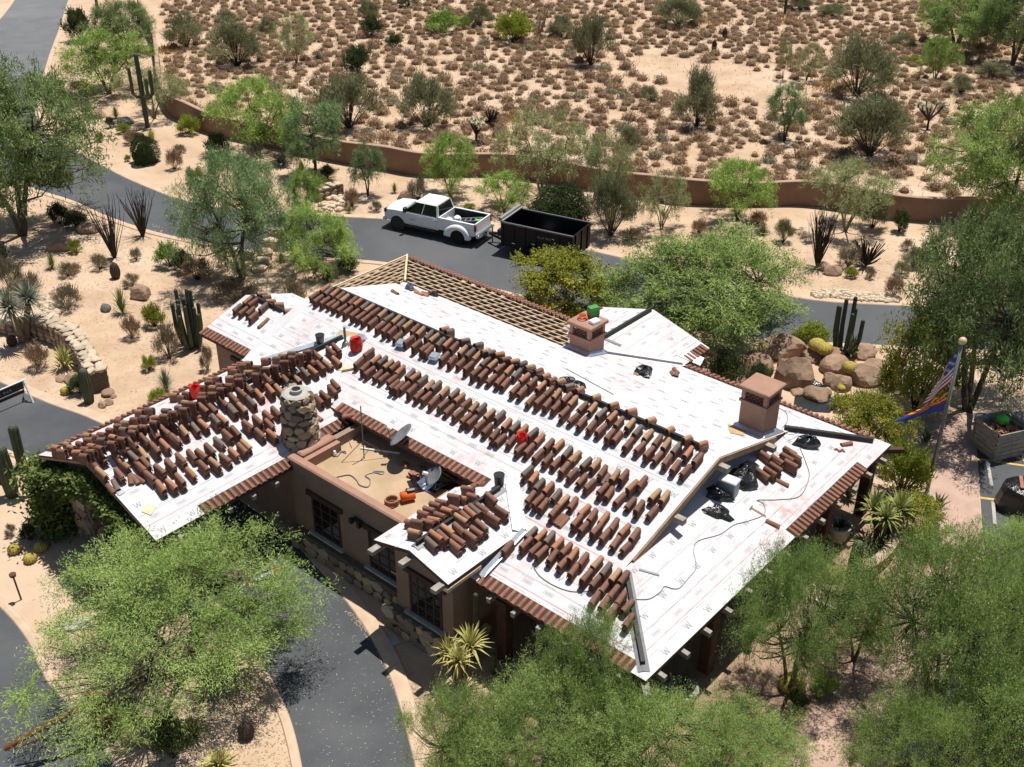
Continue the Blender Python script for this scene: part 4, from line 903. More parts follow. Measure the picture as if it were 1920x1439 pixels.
bucket(601, 646, P_wF, 'black bucket on the white sheet left of the wing ridge end', .17, .42); bucket(936, 912, P_gL, 'black bucket at the end of the inner eave by the bay ridge', .17, .46)
# grey cool box
a, b, z = on_plane(P_shed, 1365, 921, 0); o = empty('cool_box', HW(a, b, z), HROT+.1, 'grey cool box with pale lid between black bags', 'cool box')
mb = MB(); mb.bevbox(-.3, .3, -.2, .2, -.05, .42, .03); mb.build('tub', Mt['grayplastic'], o); mb = MB(); mb.bevbox(-.32, .32, -.22, .22, .425, .50, .03); mb.build('lid', mat('pale_grey_lid', (.55, .57, .6), rough=.5), o)
# hammer
a, b, z = on_plane(P_shed, 1414, 957, 0); M = roof_matrix(P_shed, a, b, .02, .15); o = link('hammer', None, None); o.matrix_world = M; tag(o, 'hammer with brown shaft lying on the porch roof', 'hammer')
mb = MB(); mb.tube([(-.1, 0, .02), (.42, 0, .02)], .018, 6); mb.build('shaft', Mt['tile_o'], o); mb = MB(); mb.tube([(-.12, -.09, .02), (-.12, .09, .02)], .024, 6); mb.build('head', Mt['greym'], o)
def cable(pts, P, m, label, r=.012, lift=.02, name='cable', cat='cable'):
    W3 = []
    for x, y in pts:
        a, b, z = on_plane(P, x, y, lift) if P else (0, 0, 0); W3.append(HW(a, b, z+lift))
    sp = smooth3(W3); mb = MB(); mb.tube(sp, r, 5); return tag(mb.build(name, m), label, cat)
def smooth3(P3, n=6):
    P = [P3[0]]+list(P3)+[P3[-1]]; out = []
    for i in range(1, len(P)-2):
        p0, p1, p2, p3 = P[i-1:i+3]
        for k in range(n):
            t = k/n; out.append(.5*((2*p1)+(p2-p0)*t+(2*p0-5*p1+4*p2-p3)*t*t+(3*p1-p0-3*p2+p3)*t**3))
    return out+[P[-2]]
cable([(1001, 1064), (1012, 1080), (1035, 1096), (1062, 1107), (1085, 1110), (1103, 1108)], P_front, Mt['greym'], 'thin grey air hose curving below the lowest tile stacks')
cable([(1192, 1124), (1218, 1123), (1238, 1110), (1246, 1100), (1262, 1104), (1275, 1102), (1290, 1085), (1304, 1068), (1304, 1050), (1301, 1035), (1308, 1015), (1350, 1002), (1375, 985), (1400, 978), (1432, 965), (1432, 945), (1420, 938), (1460, 937), (1500, 930), (1517, 895), (1512, 870), (1500, 840)], P_shed, Mt['greym'], 'long grey air hose snaking along the porch roof')
cable([(1430, 758), (1470, 770), (1476, 790), (1466, 805), (1480, 815), (1498, 812)], P_rear, Mt['greym'], 'short thin cord behind the big chimney')
# scraps on the roof
def board(px, py, P, l, w, m, label, cat='board', yaw=0., name='board', t=.02):
    a, b, z = on_plane(P, px, py, .02); mb = MB(); mb.box(-l/2, l/2, -w/2, w/2, .003, t); tag(mb.build(name, Mt[m], M=roof_matrix(P, a, b, .006, yaw)), label, cat)
board(654, 629, P_front, .42, 1.05, 'ply', 'plywood offcut beside the upper end of the white valley', yaw=.25)
board(654, 692, P_front, .75, .16, 'lath', 'pale wooden block standing in the white valley', yaw=-.8, t=.09)
board(279, 955, P_wN, .32, .36, 'lath', 'tan scrap on the bare end of the wing, by the mesquite', yaw=.5)
board(224, 922, P_wN, .25, .22, 'greym', 'grey square patch on the wing gable edge', yaw=.1)
board(1112, 592, P_rear, .9, .75, 'white', 'white sheet panel propped behind the rear chimney', yaw=.1, t=.04)
board(1380, 806, P_rear, .95, .5, 'ply', 'plywood square left of the big chimney foot', yaw=.6)
board(1293, 668, P_rwR, 1.1, .6, 'white', 'loose white sheet flap at the right corner of the rear wing', yaw=.3)
board(1145, 640, P_rwR, .9, .14, 'greym', 'grey metal angle right of the rear chimney', yaw=.35)
board(1105, 715, P_rear, 2.6, .06, 'inkdark', 'grey metal strip lying on the rear slope', yaw=1.35, name='metal_strip', cat='metal strip')
board(1240, 1095, P_shed, .7, .07, 'greym', 'grey metal strip beside the front hip on the porch roof', yaw=1.0, name='metal_strip', cat='metal strip') if False else None
board(1217, 1073, P_shed, .62, .07, 'greym', 'grey metal strip lying above the front hip', yaw=.55, name='metal_strip', cat='metal strip')
for (x, y, lb) in ((754, 645, 'blue metal vent cap left in the second ridge row'), (816, 670, 'blue metal vent cap between ridge stacks farther right'), (676, 635, 'blue metal vent cap beside the red bag')):
    a, b, z = on_plane(P_front, x, y, .1); mb = MB(); mb.box(-.2, .2, -.2, .2, 0, .02); mb.box(-.13, .13, -.13, .13, .02, .16); mb.bevbox(-.19, .19, -.19, .19, .16, .24, .05)
    tag(mb.build('roof_vent', Mt['metal'], M=roof_matrix(P_front, a, b, .004, .2)), lb, 'roof vent')
# pipes
mb = MB(); p = HW(-29.2, 24.15, 4.6); mb.tube([p+Vector((0, 0, -.1)), p+Vector((0, 0, .75))], .05, 8); mb.lathe([(.16, 0), (.10, .12), (.06, .14)], 10, tuple(p)); tag(mb.build('vent_pipe', Mt['greym']), 'grey vent pipe at the inner end of the wing ridge', 'vent pipe')
# rear chimney: tools on its cap
top = HW(-22.95, 31.1, 5.1)
mb = MB(); mb.tube([(.2*math.cos(t)*(1-.02*t), .15*math.sin(t), .03+.01*t) for t in np.linspace(0, 15, 44)], .022, 5); mb.v = [tuple(Vector(v)+top+Vector((-.2, .05, .003))) for v in mb.v]; (0, tuple(top+Vector((-.2, .05, .003)))); tag(mb.build('hose_coil', Mt['orange']), 'orange hose coil on top of the rear chimney', 'hose')
mb = MB(); mb.box(-.2, .2, -.14, .14, 0, .42, Matrix.Translation(top+Vector((.22, .3, .003))) @ Matrix.Rotation(.5, 4, 'Z')); mb.box(-.2, .2, -.16, -.14, .1, .35, Matrix.Translation(top+Vector((.22, .3, .003))) @ Matrix.Rotation(.5, 4, 'Z')); tag(mb.build('tool_box', Mt['green']), 'green box standing on the rear chimney', 'box')
mb = MB(); mb.bevbox(-.2, .2, -.15, .15, 0, .14, .03, Matrix.Translation(top+Vector((.25, -.25, .003))) @ Matrix.Rotation(.7, 4, 'Z')); tag(mb.build('tool_case', Mt['white']), 'white case on the near edge of the rear chimney', 'case')
# ------------------------------------------------------------------ flat roof clutter
FZ = 3.125
def FR(px, py, z=FZ): v = G(px, py, z); return v
def dish(px, py, z0, r, label, aim, m='greym', arm=True, legs=False):
    c = G(px, py, z0); o = empty('satellite_dish', c, 0, label, 'satellite dish')
    aim = Vector(aim).normalized(); q = aim.to_track_quat('Z', 'Y').to_matrix().to_4x4()
    mb = MB(); prof = [(0.001, 0), (r*.4, r*.035), (r*.75, r*.11), (r, r*.2), (r*1.01, r*.17), (r*.75, r*.08), (r*.4, .0), (.001, -.03)]
    mb.lathe(prof, 24, M=q @ Matrix.Diagonal((1, .85, 1, 1))); mb.build('reflector', Mt[m], o, True)
    mb = MB(); tip = q @ Vector((0, -r*.35, r*1.1)); mb.tube([q @ Vector((0, -r*.8, .1)), tip], .02, 6); mb.build('arm', Mt['greym'], o)
    mb = MB(); mb.tube([tip, tip+(q @ Vector((0, .05, -.16)))], .06, 8); mb.build('receiver', Mt['white'], o)
    mb = MB(); b = q @ Vector((0, 0, -.05)); foot = Vector((0, 0, FZ-z0)) ; 
    if legs:
        mb.tube([b, b+Vector((0, 0, -.15))], .03, 6)
        for k in range(3): an = k*2.1+.4; mb.tube([b+Vector((0, 0, -.1)), Vector((b.x+.45*math.cos(an), b.y+.45*math.sin(an), FZ-z0))], .018, 5)
    else: mb.tube([b, b+Vector((0, .1, -.1)), Vector((b.x, b.y+.45, .1))], .025, 6)
    mb.build('mast', Mt['greym'], o)
dish(755, 819, 4.15, .55, 'grey satellite dish fixed on the wall under the inner eave', (-.62, .1, .75))
dish(816, 893, 3.5, .40, 'grey satellite dish on tripod legs among bright metal sheets', (-.7, -.2, .75), legs=True)
def sheetmetal(px, py, w, l, yaw, bend, label, z=FZ):
    c = FR(px, py); mb = MB(); n = 6; vs = []
    for i in range(n+1):
        t = i/n-.5; vs += [(t*l, -w/2, .02+bend*4*t*t*(1 if i % 2 else 1)), (t*l, w/2, .02+bend*4*t*t+.05)]
    mb.add(vs, [(2*i, 2*i+2, 2*i+3, 2*i+1) for i in range(n)]); tag(mb.build('metal_sheet', Mt['foil'], M=Matrix.Translation(c) @ Matrix.Rotation(yaw, 4, 'Z')), label, 'metal sheet')
sheetmetal(791, 909, .8, .75, .3, .25, 'curled shiny metal sheet left of the tripod dish'); sheetmetal(812, 916, .6, .9, -.7, .18, 'bright metal sheet under the tripod dish'); sheetmetal(838, 899, .55, .85, .9, .2, 'bright metal sheet behind the tripod dish')
sheetmetal(855, 912, .35, 1.3, .1, .04, 'long flat metal flashing against the bay roof')
# aerial mast with guy legs
c = FR(683, 860); o = empty('aerial_mast', c, 0, 'thin aerial mast on a three legged stand on the flat roof', 'aerial')
mb = MB(); mb.tube([(0, 0, 0), (0, .05, 2.1)], .022, 6); mb.build('pole', Mt['greym'], o)
for k, (x, y) in enumerate(((-.75, -.25), (.95, .1), (.15, .75))): mb = MB(); mb.tube([(x, y, 0), (0, 0, .75)], .013, 5); mb.build('leg', Mt['rust'], o)
mb = MB(); mb.tube([(-.2, .6, .03), (1.2, .25, .05)], .03, 6); tag(mb.build('plastic_pipe', Mt['white'], loc=c), 'white plastic pipe lying behind the aerial mast', 'pipe')
def fcable(pts, m, label, r=.012):
    sp = smooth3([FR(x, y, FZ+.02) for x, y in pts]); mb = MB(); mb.tube(sp, r, 5); tag(mb.build('cable', m), label, 'cable')
fcable([(631, 895), (655, 891), (668, 900), (675, 910), (690, 913), (694, 900), (685, 892), (700, 886), (715, 889), (719, 885), (700, 884)], Mt['greym'], 'dark cable looped in the middle of the flat roof', .022)
fcable([(588, 868), (603, 858), (620, 853), (632, 856), (640, 848), (648, 850), (646, 846), (632, 848)], Mt['greym'], 'dark cable curled near the parapet corner of the flat roof', .016)
fcable([(660, 840), (655, 828), (664, 822), (670, 826), (678, 824)], Mt['greym'], 'thin cable strands at the far corner of the flat roof', .01)
for i, (x, y) in enumerate(((602, 853), (612, 851), (628, 855))):
    mb = MB(); mb.lathe([(.05, 0), (.07, .1), (.04, .2), (.0, .21)], 8, tuple(FR(x, y))); tag(mb.build('lamp_bulb', Mt['white']), 'small white lamp fitting on the curled cable', 'lamp fitting', 'lamp fittings on the flat roof')
def coilblower():
    c = FR(747, 943); o = empty('air_compressor', c, .4, 'orange compressor with brown hose coil on the flat roof', 'compressor')
    mb = MB(); mb.tube([(.1, 0, .2), (.55, 0, .2)], .17, 12); mb.build('tank', Mt['orange'], o, True); mb = MB(); mb.tube([(.3, .0, .36), (.55, 0, .34)], .1, 8); mb.build('motor', Mt['black'], o); mb = MB(); mb.tube([(.15, .1, .1), (.3, 0, .5), (.45, -.1, .1)], .02, 6); mb.build('handle', Mt['black'], o)
    mb = MB()
    for k in range(4): mb.tube([(-.22+.22*math.cos(t), .2*math.sin(t), .05+.05*k) for t in np.linspace(0, 6.28, 14)], .03, 5)
    mb.build('hose_coil', Mt['tile_o'], o)
coilblower()
q = random.Random(5)
for i, (x, y) in enumerate(((752, 871), (760, 868), (766, 874), (772, 883), (789, 877), (794, 882), (780, 889), (790, 891), (768, 893), (797, 894), (762, 878), (770, 890))):
    c = FR(x+q.uniform(-2, 2), y+q.uniform(-2, 2)); mb = MB(); pts = [(q.uniform(.05, .16)*math.cos(k*1.25), q.uniform(.05, .14)*math.sin(k*1.25)) for k in range(5)]; mb.prism(pts, 0, q.uniform(.03, .1))
    tag(mb.build('tile_shard', Mt['tile_o'] if i % 3 == 0 else Mt['tile_e'], loc=c), 'broken clay tile shard on the flat roof by the bright metal sheets', 'tile shard', 'tile shards on the flat roof')
# ------------------------------------------------------------------ pickup truck
def truck():
    p1, p2 = G(748, 433, 0), G(862, 458, 0); fw = (p1-p2); fw.z = 0; fw.normalize()
    left = Vector((-fw.y, fw.x, 0))      # near side of the picture = the truck's left
    mid = (p1+p2)/2 - left*.95*1.0 if (Vector((0, 0, 0))-p1).dot(left) > 0 else (p1+p2)/2+left*.95
    near = 1 if (Vector((0, 0, 0))-p1).dot(left) > 0 else -1
    o = empty('pickup_truck', (mid.x, mid.y, .006), math.atan2(fw.y, fw.x), 'white crew cab pickup with twin rear wheels parked on the road', 'pickup truck')
    Lf, Lr = 3.18, -3.2      # x forward
    def sect(x, w, prof): return [(x, y*w, z) for y, z in prof]
    def loft(mb, secs, closed=True):
        n = len(secs[0]); vs = sum(secs, []); mb.add(vs, [(i*n+j, i*n+(j+1) % n, (i+1)*n+(j+1) % n, (i+1)*n+j) for i in range(len(secs)-1) for j in range(n)]+[tuple(reversed(range(n))), tuple(range((len(secs)-1)*n, len(secs)*n))])
    body = MB()
    # front body and cab lower, as a loft of rounded sections
    def sec(x, w, zb, zt, r=.12): 
        return [(x, -w+r*.3, zb), (x, w-r*.3, zb), (x, w, zb+.2), (x, w, zt-.28), (x, w-.05, zt-.08), (x, w-.17, zt), (x, -w+.17, zt), (x, -w+.05, zt-.08), (x, -w, zt-.28), (x, -w, zb+.2)]
    loft(body, [sec(-.62, .98, .52, 1.30), sec(.3, .99, .52, 1.30), sec(1.45, .99, .52, 1.31), sec(1.85, 1.0, .55, 1.33), sec(2.4, 1.0, .58, 1.32), sec(2.95, .98, .58, 1.27), sec(3.18, .90, .62, 1.16)])
    bm_ = body.build('body', Mt['white_car'], o)
    # hood bulge
    mb = MB(); loft(mb, [[(1.85, -.62, 1.325), (1.85, .62, 1.325), (1.85, .5, 1.40), (1.85, -.5, 1.40)], [(3.0, -.5, 1.25), (3.0, .5, 1.25), (3.0, .4, 1.31), (3.0, -.4, 1.31)]]); mb.build('hood', Mt['white_car'], o)
    # cab greenhouse
    def g(x, w, z): return x, w, z
    mb = MB()
    B = [(1.45, .93, 1.30), (-.62, .93, 1.30)]; T = [(.62, .74, 1.93), (-.45, .74, 1.93)]
    roof = MB(); loft(roof, [[(1.0, -.74, 1.90), (1.0, .74, 1.90), (.93, .66, 1.975), (.93, -.66, 1.975)], [(.25, -.77, 1.91), (.1, .77, 1.91), (.1, .67, 2.0), (.1, -.67, 2.0)], [(-.5, -.74, 1.90), (-.5, .74, 1.90), (-.48, .66, 1.975), (-.48, -.66, 1.975)]]); roof.build('cab_roof', Mt['white_car'], o)
    pil = MB()
    for s_ in (-1, 1):
        for (xb, xt) in ((1.78, .97), (.50, .36), (-.6, -.48)): 
            w = .06 if xb > 1.7 or xb < 0 else .025
            pil.add([(xb-w, s_*.935, 1.29), (xb+w, s_*.935, 1.29), (xt+w, s_*.745, 1.91), (xt-w, s_*.745, 1.91), (xb-w, s_*.87, 1.29), (xb+w, s_*.87, 1.29), (xt+w, s_*.68, 1.91), (xt-w, s_*.68, 1.91)], [(0, 1, 2, 3), (7, 6, 5, 4), (0, 3, 7, 4), (1, 5, 6, 2)])
    pil.build('cab_pillars', Mt['white_car'], o)
    for s_ in (-1, 1):
        for (xa, xb, xc, xd) in ((1.74, .52, .38, .95), (.48, -.56, -.45, .34)):
            mb = MB(); mb.quad((xa, s_*.915, 1.30), (xb, s_*.915, 1.30), (xc, s_*.735, 1.90), (xd, s_*.735, 1.90)); mb.build('side_window', Mt['glass'], o)
    mb = MB(); mb.quad((1.80, -.86, 1.325), (1.80, .86, 1.325), (1.0, .70, 1.91), (1.0, -.70, 1.91)); mb.build('windscreen', Mt['glass'], o)
    mb = MB(); mb.quad((-.62, -.84, 1.31), (-.62, .84, 1.31), (-.50, .70, 1.90), (-.50, -.70, 1.90)); mb.build('rear_window', Mt['glass'], o)
    # doors outlines and handles (near side and far side)
    for s_ in (-1, 1):
        for x0, x1 in ((.50, 1.62), (-.58, .46)):
            mb = MB(); mb.box(x0+.02, x1-.02, min(s_*.985, s_*1.004), max(s_*.985, s_*1.004), .66, 1.26); d = mb.build('door', Mt['white_car'], o)
            mb = MB(); mb.box(x0+.08, x0+.28, min(s_*1.0, s_*1.04), max(s_*1.0, s_*1.04), 1.10, 1.15); mb.build('door_handle', Mt['white'], d)
        mb = MB(); mb.bevbox(1.45, 1.65, min(s_*.98, s_*1.24), max(s_*.98, s_*1.24), 1.33, 1.62, .04); mb.build('mirror', Mt['black'], o)
        mb = MB(); mb.box(-.5, 1.7, min(s_*.95, s_*1.06), max(s_*.95, s_*1.06), .42, .50); mb.build('side_step', Mt['black'], o)
    # bed
    bed = MB(); zt = 1.34
    for s_ in (-1, 1):
        y0, y1 = (.86, .98) if s_ > 0 else (-.98, -.86); bed.box(-3.1, -.66, y0, y1, .62, zt)
    bed.box(-3.1, -.66, -.86, .86, .62, .82); bed.box(-.72, -.66, -.86, .86, .82, zt-.01); bed.build('bed', Mt['white_car'], o)
    mb = MB(); mb.box(-3.08, -.74, -.855, .855, .822, .835); mb.box(-3.08, -.74, -.856, -.84, .84, 1.30); mb.box(-3.08, -.74, .84, .856, .84, 1.30); mb.build('bed_liner', Mt['black'], o)
    mb = MB(); mb.box(-3.18, -3.102, -.90, .90, .64, 1.36); mb.build('tailgate', Mt['white_car'], o)
    for s_ in (-1, 1):    # wide rear fenders over the twin wheels
        mb = MB(); vs = []; m_ = 12
        for i in range(m_+1):
            t = math.pi*i/m_; c_, q_ = math.cos(t), math.sin(t)
            vs += [(-2.1+.50*c_, s_*1.19, .40+.50*q_), (-2.1+(.80 if c_ < 0 else .92)*c_, s_*1.19, .42+.62*q_), (-2.1+(.82 if c_ < 0 else 1.0)*c_, s_*1.12, .44+.70*q_), (-2.1+(.82 if c_ < 0 else 1.05)*c_, s_*.975, .46+.74*q_)]
        mb.add(vs, [(i*4+j, i*4+j+1, i*4+j+5, i*4+j+4) for i in range(m_) for j in range(3)]); mb.build('rear_fender', Mt['white_car'], o, True)
        mb = MB(); mb.box(-3.19, -3.12, min(s_*.82, s_*1.0), max(s_*.82, s_*1.0), .92, 1.30); mb.build('tail_lamp', Mt['redlens'], o)
        mb = MB(); mb.bevbox(3.0, 3.17, min(s_*.55, s_*.97), max(s_*.55, s_*.97), 1.0, 1.2, .02); mb.build('headlight', Mt['glass'], o)
    mb = MB(); mb.box(3.1, 3.22, -.5, .5, .75, 1.12); mb.build('grille', Mt['black'], o); mb = MB(); mb.bevbox(3.08, 3.32, -.95, .95, .48, .72, .05); mb.build('front_bumper', Mt['white_car'], o)
    mb = MB(); mb.bevbox(-3.42, -3.19, -.97, .97, .55, .74, .04); mb.build('rear_bumper', Mt['chrome'], o)
    def wheel(x, y, w):
        mb = MB(); Mx = Matrix.Translation((x, y, .41)) @ Matrix.Rotation(math.pi/2, 4, 'X'); mb.lathe([(.24, -w/2), (.38, -w/2), (.41, -w/2+.04), (.41, w/2-.04), (.38, w/2), (.24, w/2)], 22, M=Mx); wh = mb.build('wheel', Mt['tyre'], o)
        mb = MB(); mb.lathe([(.24, -w/2+.02), (.2, -w/2+.05), (.08, -.02), (.0, -.02)], 14, M=Mx); mb.lathe([(.24, w/2-.02), (.2, w/2-.05), (.08, .02), (.0, .02)], 14, M=Mx); mb.build('rim', Mt['greym'], wh)
        mb = MB(); mb.lathe([(.47, -w/2-.01), (.47, w/2+.01)], 18, M=Mx)
    for s_ in (-1, 1):
        wheel(2.2, s_*.87, .26); wheel(-2.1, s_*1.02, .24); wheel(-2.1, s_*.74, .24)
        mb = MB(); 
        for xx in (2.2,):   # dark arch opening
            Mx = Matrix.Translation((xx, s_*1.0, .43)) @ Matrix.Rotation(math.pi/2, 4, 'X'); mb.lathe([(.001, -.006), (.50, -.006), (.50, .006), (.001, .006)], 22, M=Mx)
        mb.build('wheel_arch', Mt['black'], o)
        mb = MB(); Mx = Matrix.Translation((-2.1, s_*.99, .42)) @ Matrix.Rotation(math.pi/2, 4, 'X'); mb.lathe([(.001, -.006), (.52, -.006), (.52, .006), (.001, .006)], 22, M=Mx); mb.build('wheel_arch', Mt['black'], o)
    mb = MB(); mb.box(-3.0, 2.9, -.5, .5, .42, .62); mb.build('chassis', Mt['black'], o)
    for s_ in (1, -1):    # badge on the front door
        mb = MB(); mb.box(.95, 1.3, min(s_*1.004, s_*1.012), max(s_*1.004, s_*1.012), .86, .90); mb.build('badge', Mt['greym'], o)
    R = Matrix.Rotation(math.atan2(fw.y, fw.x), 4, 'Z'); Mw = Matrix.Translation((mid.x, mid.y, .006)) @ R
    o.scale = (.94, .96, .97)
    return o, Mw @ Matrix.Diagonal((.94, .96, .97, 1)), near
TR, TRM, NEAR = truck()
# load in the bed
def inbed(name, build, label, cat, loc, rz=0., group=None):
    mb = MB(); build(mb); o = mb.build(name, build.m, M=TRM @ Matrix.Translation(loc) @ Matrix.Rotation(rz, 4, 'Z')); tag(o, label, cat, group); return o
def lad(mb):
    mb.box(-.85, .85, -.22, -.17, 0, .07); mb.box(-.85, .85, .17, .22, 0, .07)
    for i in range(6): mb.box(-.75+i*.3, -.70+i*.3, -.17, .17, .01, .06)
lad.m = Mt['metal']; LD = empty('ladder', TRM @ Vector((-1.95, -.1, 1.0)), TR.rotation_euler.z+.25, 'folded aluminium ladder lying in the pickup bed', 'ladder'); LD.rotation_euler = (0, .12, TR.rotation_euler.z+.3)
for y in (-.24, .24): mb = MB(); mb.box(-.95, .95, y-.03, y+.03, 0, .08); mb.build('rail', Mt['metal'], LD)
for i in range(7): mb = MB(); mb.box(-.86+i*.285, -.80+i*.285, -.21, .21, .01, .06); mb.build('rung', Mt['metal'], LD)
def sack(mb): mb.lathe([(.16, 0), (.24, .1), (.22, .26), (.1, .36), (.0, .37)], 9)
sack.m = Mt['white']; inbed('sack', sack, 'white sack in the pickup bed behind the cab', 'sack', (-1.05, .35, .84)); inbed('sack', sack, 'white sack in the bed beside the ladder head', 'sack', (-1.35, -.1, .84), .8)
def bx_(mb): mb.bevbox(-.2, .2, -.16, .16, 0, .3, .03)
bx_.m = Mt['lime']; inbed('plastic_crate', bx_, 'lime green box at the tail end of the pickup bed', 'box', (-2.75, -.25, .84), .3)
def tb(mb): mb.bevbox(-.3, .3, -.2, .2, 0, .25, .02)
tb.m = Mt['greym']; inbed('tool_box', tb, 'grey tool box under the ladder in the pickup bed', 'box', (-1.7, .45, .84), .2)
# ------------------------------------------------------------------ dump trailer
def trailer():
    p = G(939, 416.5, 1.86); q = G(1074, 445, 1.86); ax = (p-q); ax.z = 0; L = ax.length; ax.normalize(); lf = Vector((-ax.y, ax.x, 0))
    Wd = 2.25; s_ = -1 if lf.y > 0 else 1
    mid = (p+q)/2 - lf*s_*Wd/2 if lf.y < 0 else (p+q)/2+lf*Wd/2
    o = empty('dump_trailer', (mid.x, mid.y, .006), math.atan2(ax.y, ax.x), 'black high sided dump trailer hitched behind the white pickup', 'trailer')
    h = L/2; w = Wd/2; z0, z1 = .5, 1.86; t = .05
    mb = MB(); mb.box(-h, h, -w, w, z0, z0+.08); mb.build('floor', Mt['trailer'], o)
    for y0, y1 in ((-w, -w+t), (w-t, w)):
        mb = MB(); mb.box(-h, h, y0, y1, z0+.08, z1-.05); sd = mb.build('side_panel', Mt['trailer'], o)
        yo = y0 if y0 < 0 else y1
        for i in range(7): mb = MB(); x = -h+.12+i*(L-.24)/6; mb.box(x-.035, x+.035, min(yo, yo*1.03), max(yo, yo*1.03), z0, z1-.06); mb.build('side_rib', Mt['trailer'], sd)
        mb = MB(); mb.box(-h-.02, h+.02, y0-.02, y1+.02, z1-.05, z1+.03); mb.build('top_rail', mat('worn_black_rail', (.13, .13, .135), rough=.4), o)
    mb = MB(); mb.box(h-t, h, -w+t, w-t, z0+.08, z1+.02); mb.build('front_panel', Mt['trailer'], o)
    mb = MB(); mb.box(-h, -h+t, -w+t, w-t, z0+.08, z1); g = mb.build('rear_gate', Mt['trailer'], o)
    for y in (-.75, 0, .75): mb = MB(); mb.box(-h-.05, -h, y-.05, y+.05, z0, z1-.02); mb.build('gate_post', Mt['trailer'], g)
    mb = MB(); mb.box(h-.14, h+.22, -w-.03, w+.03, z1+.04, z1+.10); mb.tube([(h+.05, -w, z1+.16), (h+.05, w, z1+.16)], .09, 10); mb.build('tarp_roll', mat('grey_tarp', (.26, .26, .25), rough=.6), o)
    mb = MB(); mb.box(-h+.1, h+.2, -.55, -.43, .45, .62); mb.box(-h+.1, h+.2, .43, .55, .45, .62); mb.add([(h+.2, -.55, .47), (h+.2, -.43, .47), (h+1.35, .05, .47), (h+1.35, -.06, .47), (h+.2, -.55, .58), (h+.2, -.43, .58), (h+1.35, .05, .58), (h+1.35, -.06, .58)], [(0, 1, 2, 3), (7, 6, 5, 4), (0, 4, 5, 1), (1, 5, 6, 2), (3, 2, 6, 7), (0, 3, 7, 4)]); mb.add([(h+.2, .43, .47), (h+.2, .55, .47), (h+1.35, .06, .475), (h+1.35, -.05, .475), (h+.2, .43, .58), (h+.2, .55, .58), (h+1.35, .06, .585), (h+1.35, -.05, .585)], [(0, 1, 2, 3), (7, 6, 5, 4), (0, 4, 5, 1), (1, 5, 6, 2), (3, 2, 6, 7), (0, 3, 7, 4)]); mb.build('drawbar', Mt['trailer'], o)
    mb = MB(); mb.box(h+.3, h+.7, -.25, .25, .6, .95); mb.build('battery_box', Mt['black'], o); mb = MB(); mb.tube([(h+1.15, 0, .02), (h+1.15, 0, .95)], .04, 8); mb.tube([(h+1.15, -.1, .95), (h+1.15, .1, .95)], .03, 6); mb.build('jack', Mt['greym'], o)
    for x in (-.35, -1.25):
        for sy in (-1, 1):
            Mx = Matrix.Translation((x+.3, sy*(w+.1), .38)) @ Matrix.Rotation(math.pi/2, 4, 'X'); mb = MB(); mb.lathe([(.2, -.1), (.35, -.1), (.38, -.07), (.38, .07), (.35, .1), (.2, .1)], 20, M=Mx); wh = mb.build('wheel', Mt['tyre'], o)
            mb = MB(); mb.lathe([(.2, -.08), (.1, -.03), (.0, -.03)], 12, M=Mx); mb.lathe([(.2, .08), (.1, .03), (0, .03)], 12, M=Mx); mb.build('rim', Mt['black'], wh)
    for sy in (-1, 1):
        y0, y1 = sorted((sy*(w+.001), sy*(w+.24))); mb = MB()
        mb.add([(x, y, z) for x, z in ((.62, .55), (.45, .82), (-1.45, .82), (-1.62, .55)) for y in (y0, y1)], [(0, 1, 3, 2), (2, 3, 5, 4), (4, 5, 7, 6)]); mb.build('mudguard', Mt['trailer'], o)
    # lettering and reflectors on the near side
    sy = -1 if (Matrix.Rotation(math.atan2(ax.y, ax.x), 3, 'Z') @ Vector((0, 1, 0))).y > 0 else 1
    mb = MB(); x = .55 if sy > 0 else -.25; x = -.05
    for ch_ in 'IELLN PROS':
        for p_, q_ in strokes(ch_): 
            d = -1 if sy > 0 else 1
            seg2(mb, lambda v: (v[0], sy*(w+.045), v[1]), (x+d*p_[0]*.065, 1.40+p_[1]*.10), (x+d*q_[0]*.065, 1.40+q_[1]*.10), .016)
        x += (-1 if sy > 0 else 1)*.088
    mb.build('lettering', Mt['grayplastic'], o)
    for x in (-.9, .15, 1.35): mb = MB(); mb.box(x-.09, x+.09, min(sy*(w+.04), sy*(w+.05)), max(sy*(w+.04), sy*(w+.05)), .95 if x < 1 else .75, 1.0 if x < 1 else .80); mb.build('reflector', Mt['white'], o)
    return o, Matrix.Translation((mid.x, mid.y, 0)) @ Matrix.Rotation(math.atan2(ax.y, ax.x), 4, 'Z')
TL, TLM = trailer()
mb = MB(); mb.lathe([(.2, 0), (.27, .15), (.18, .32), (0, .36)], 9); tag(mb.build('sack', Mt['white'], M=TLM @ Matrix.Translation((.55, -.55, .71))), 'pale sack lying inside the black trailer', 'sack')
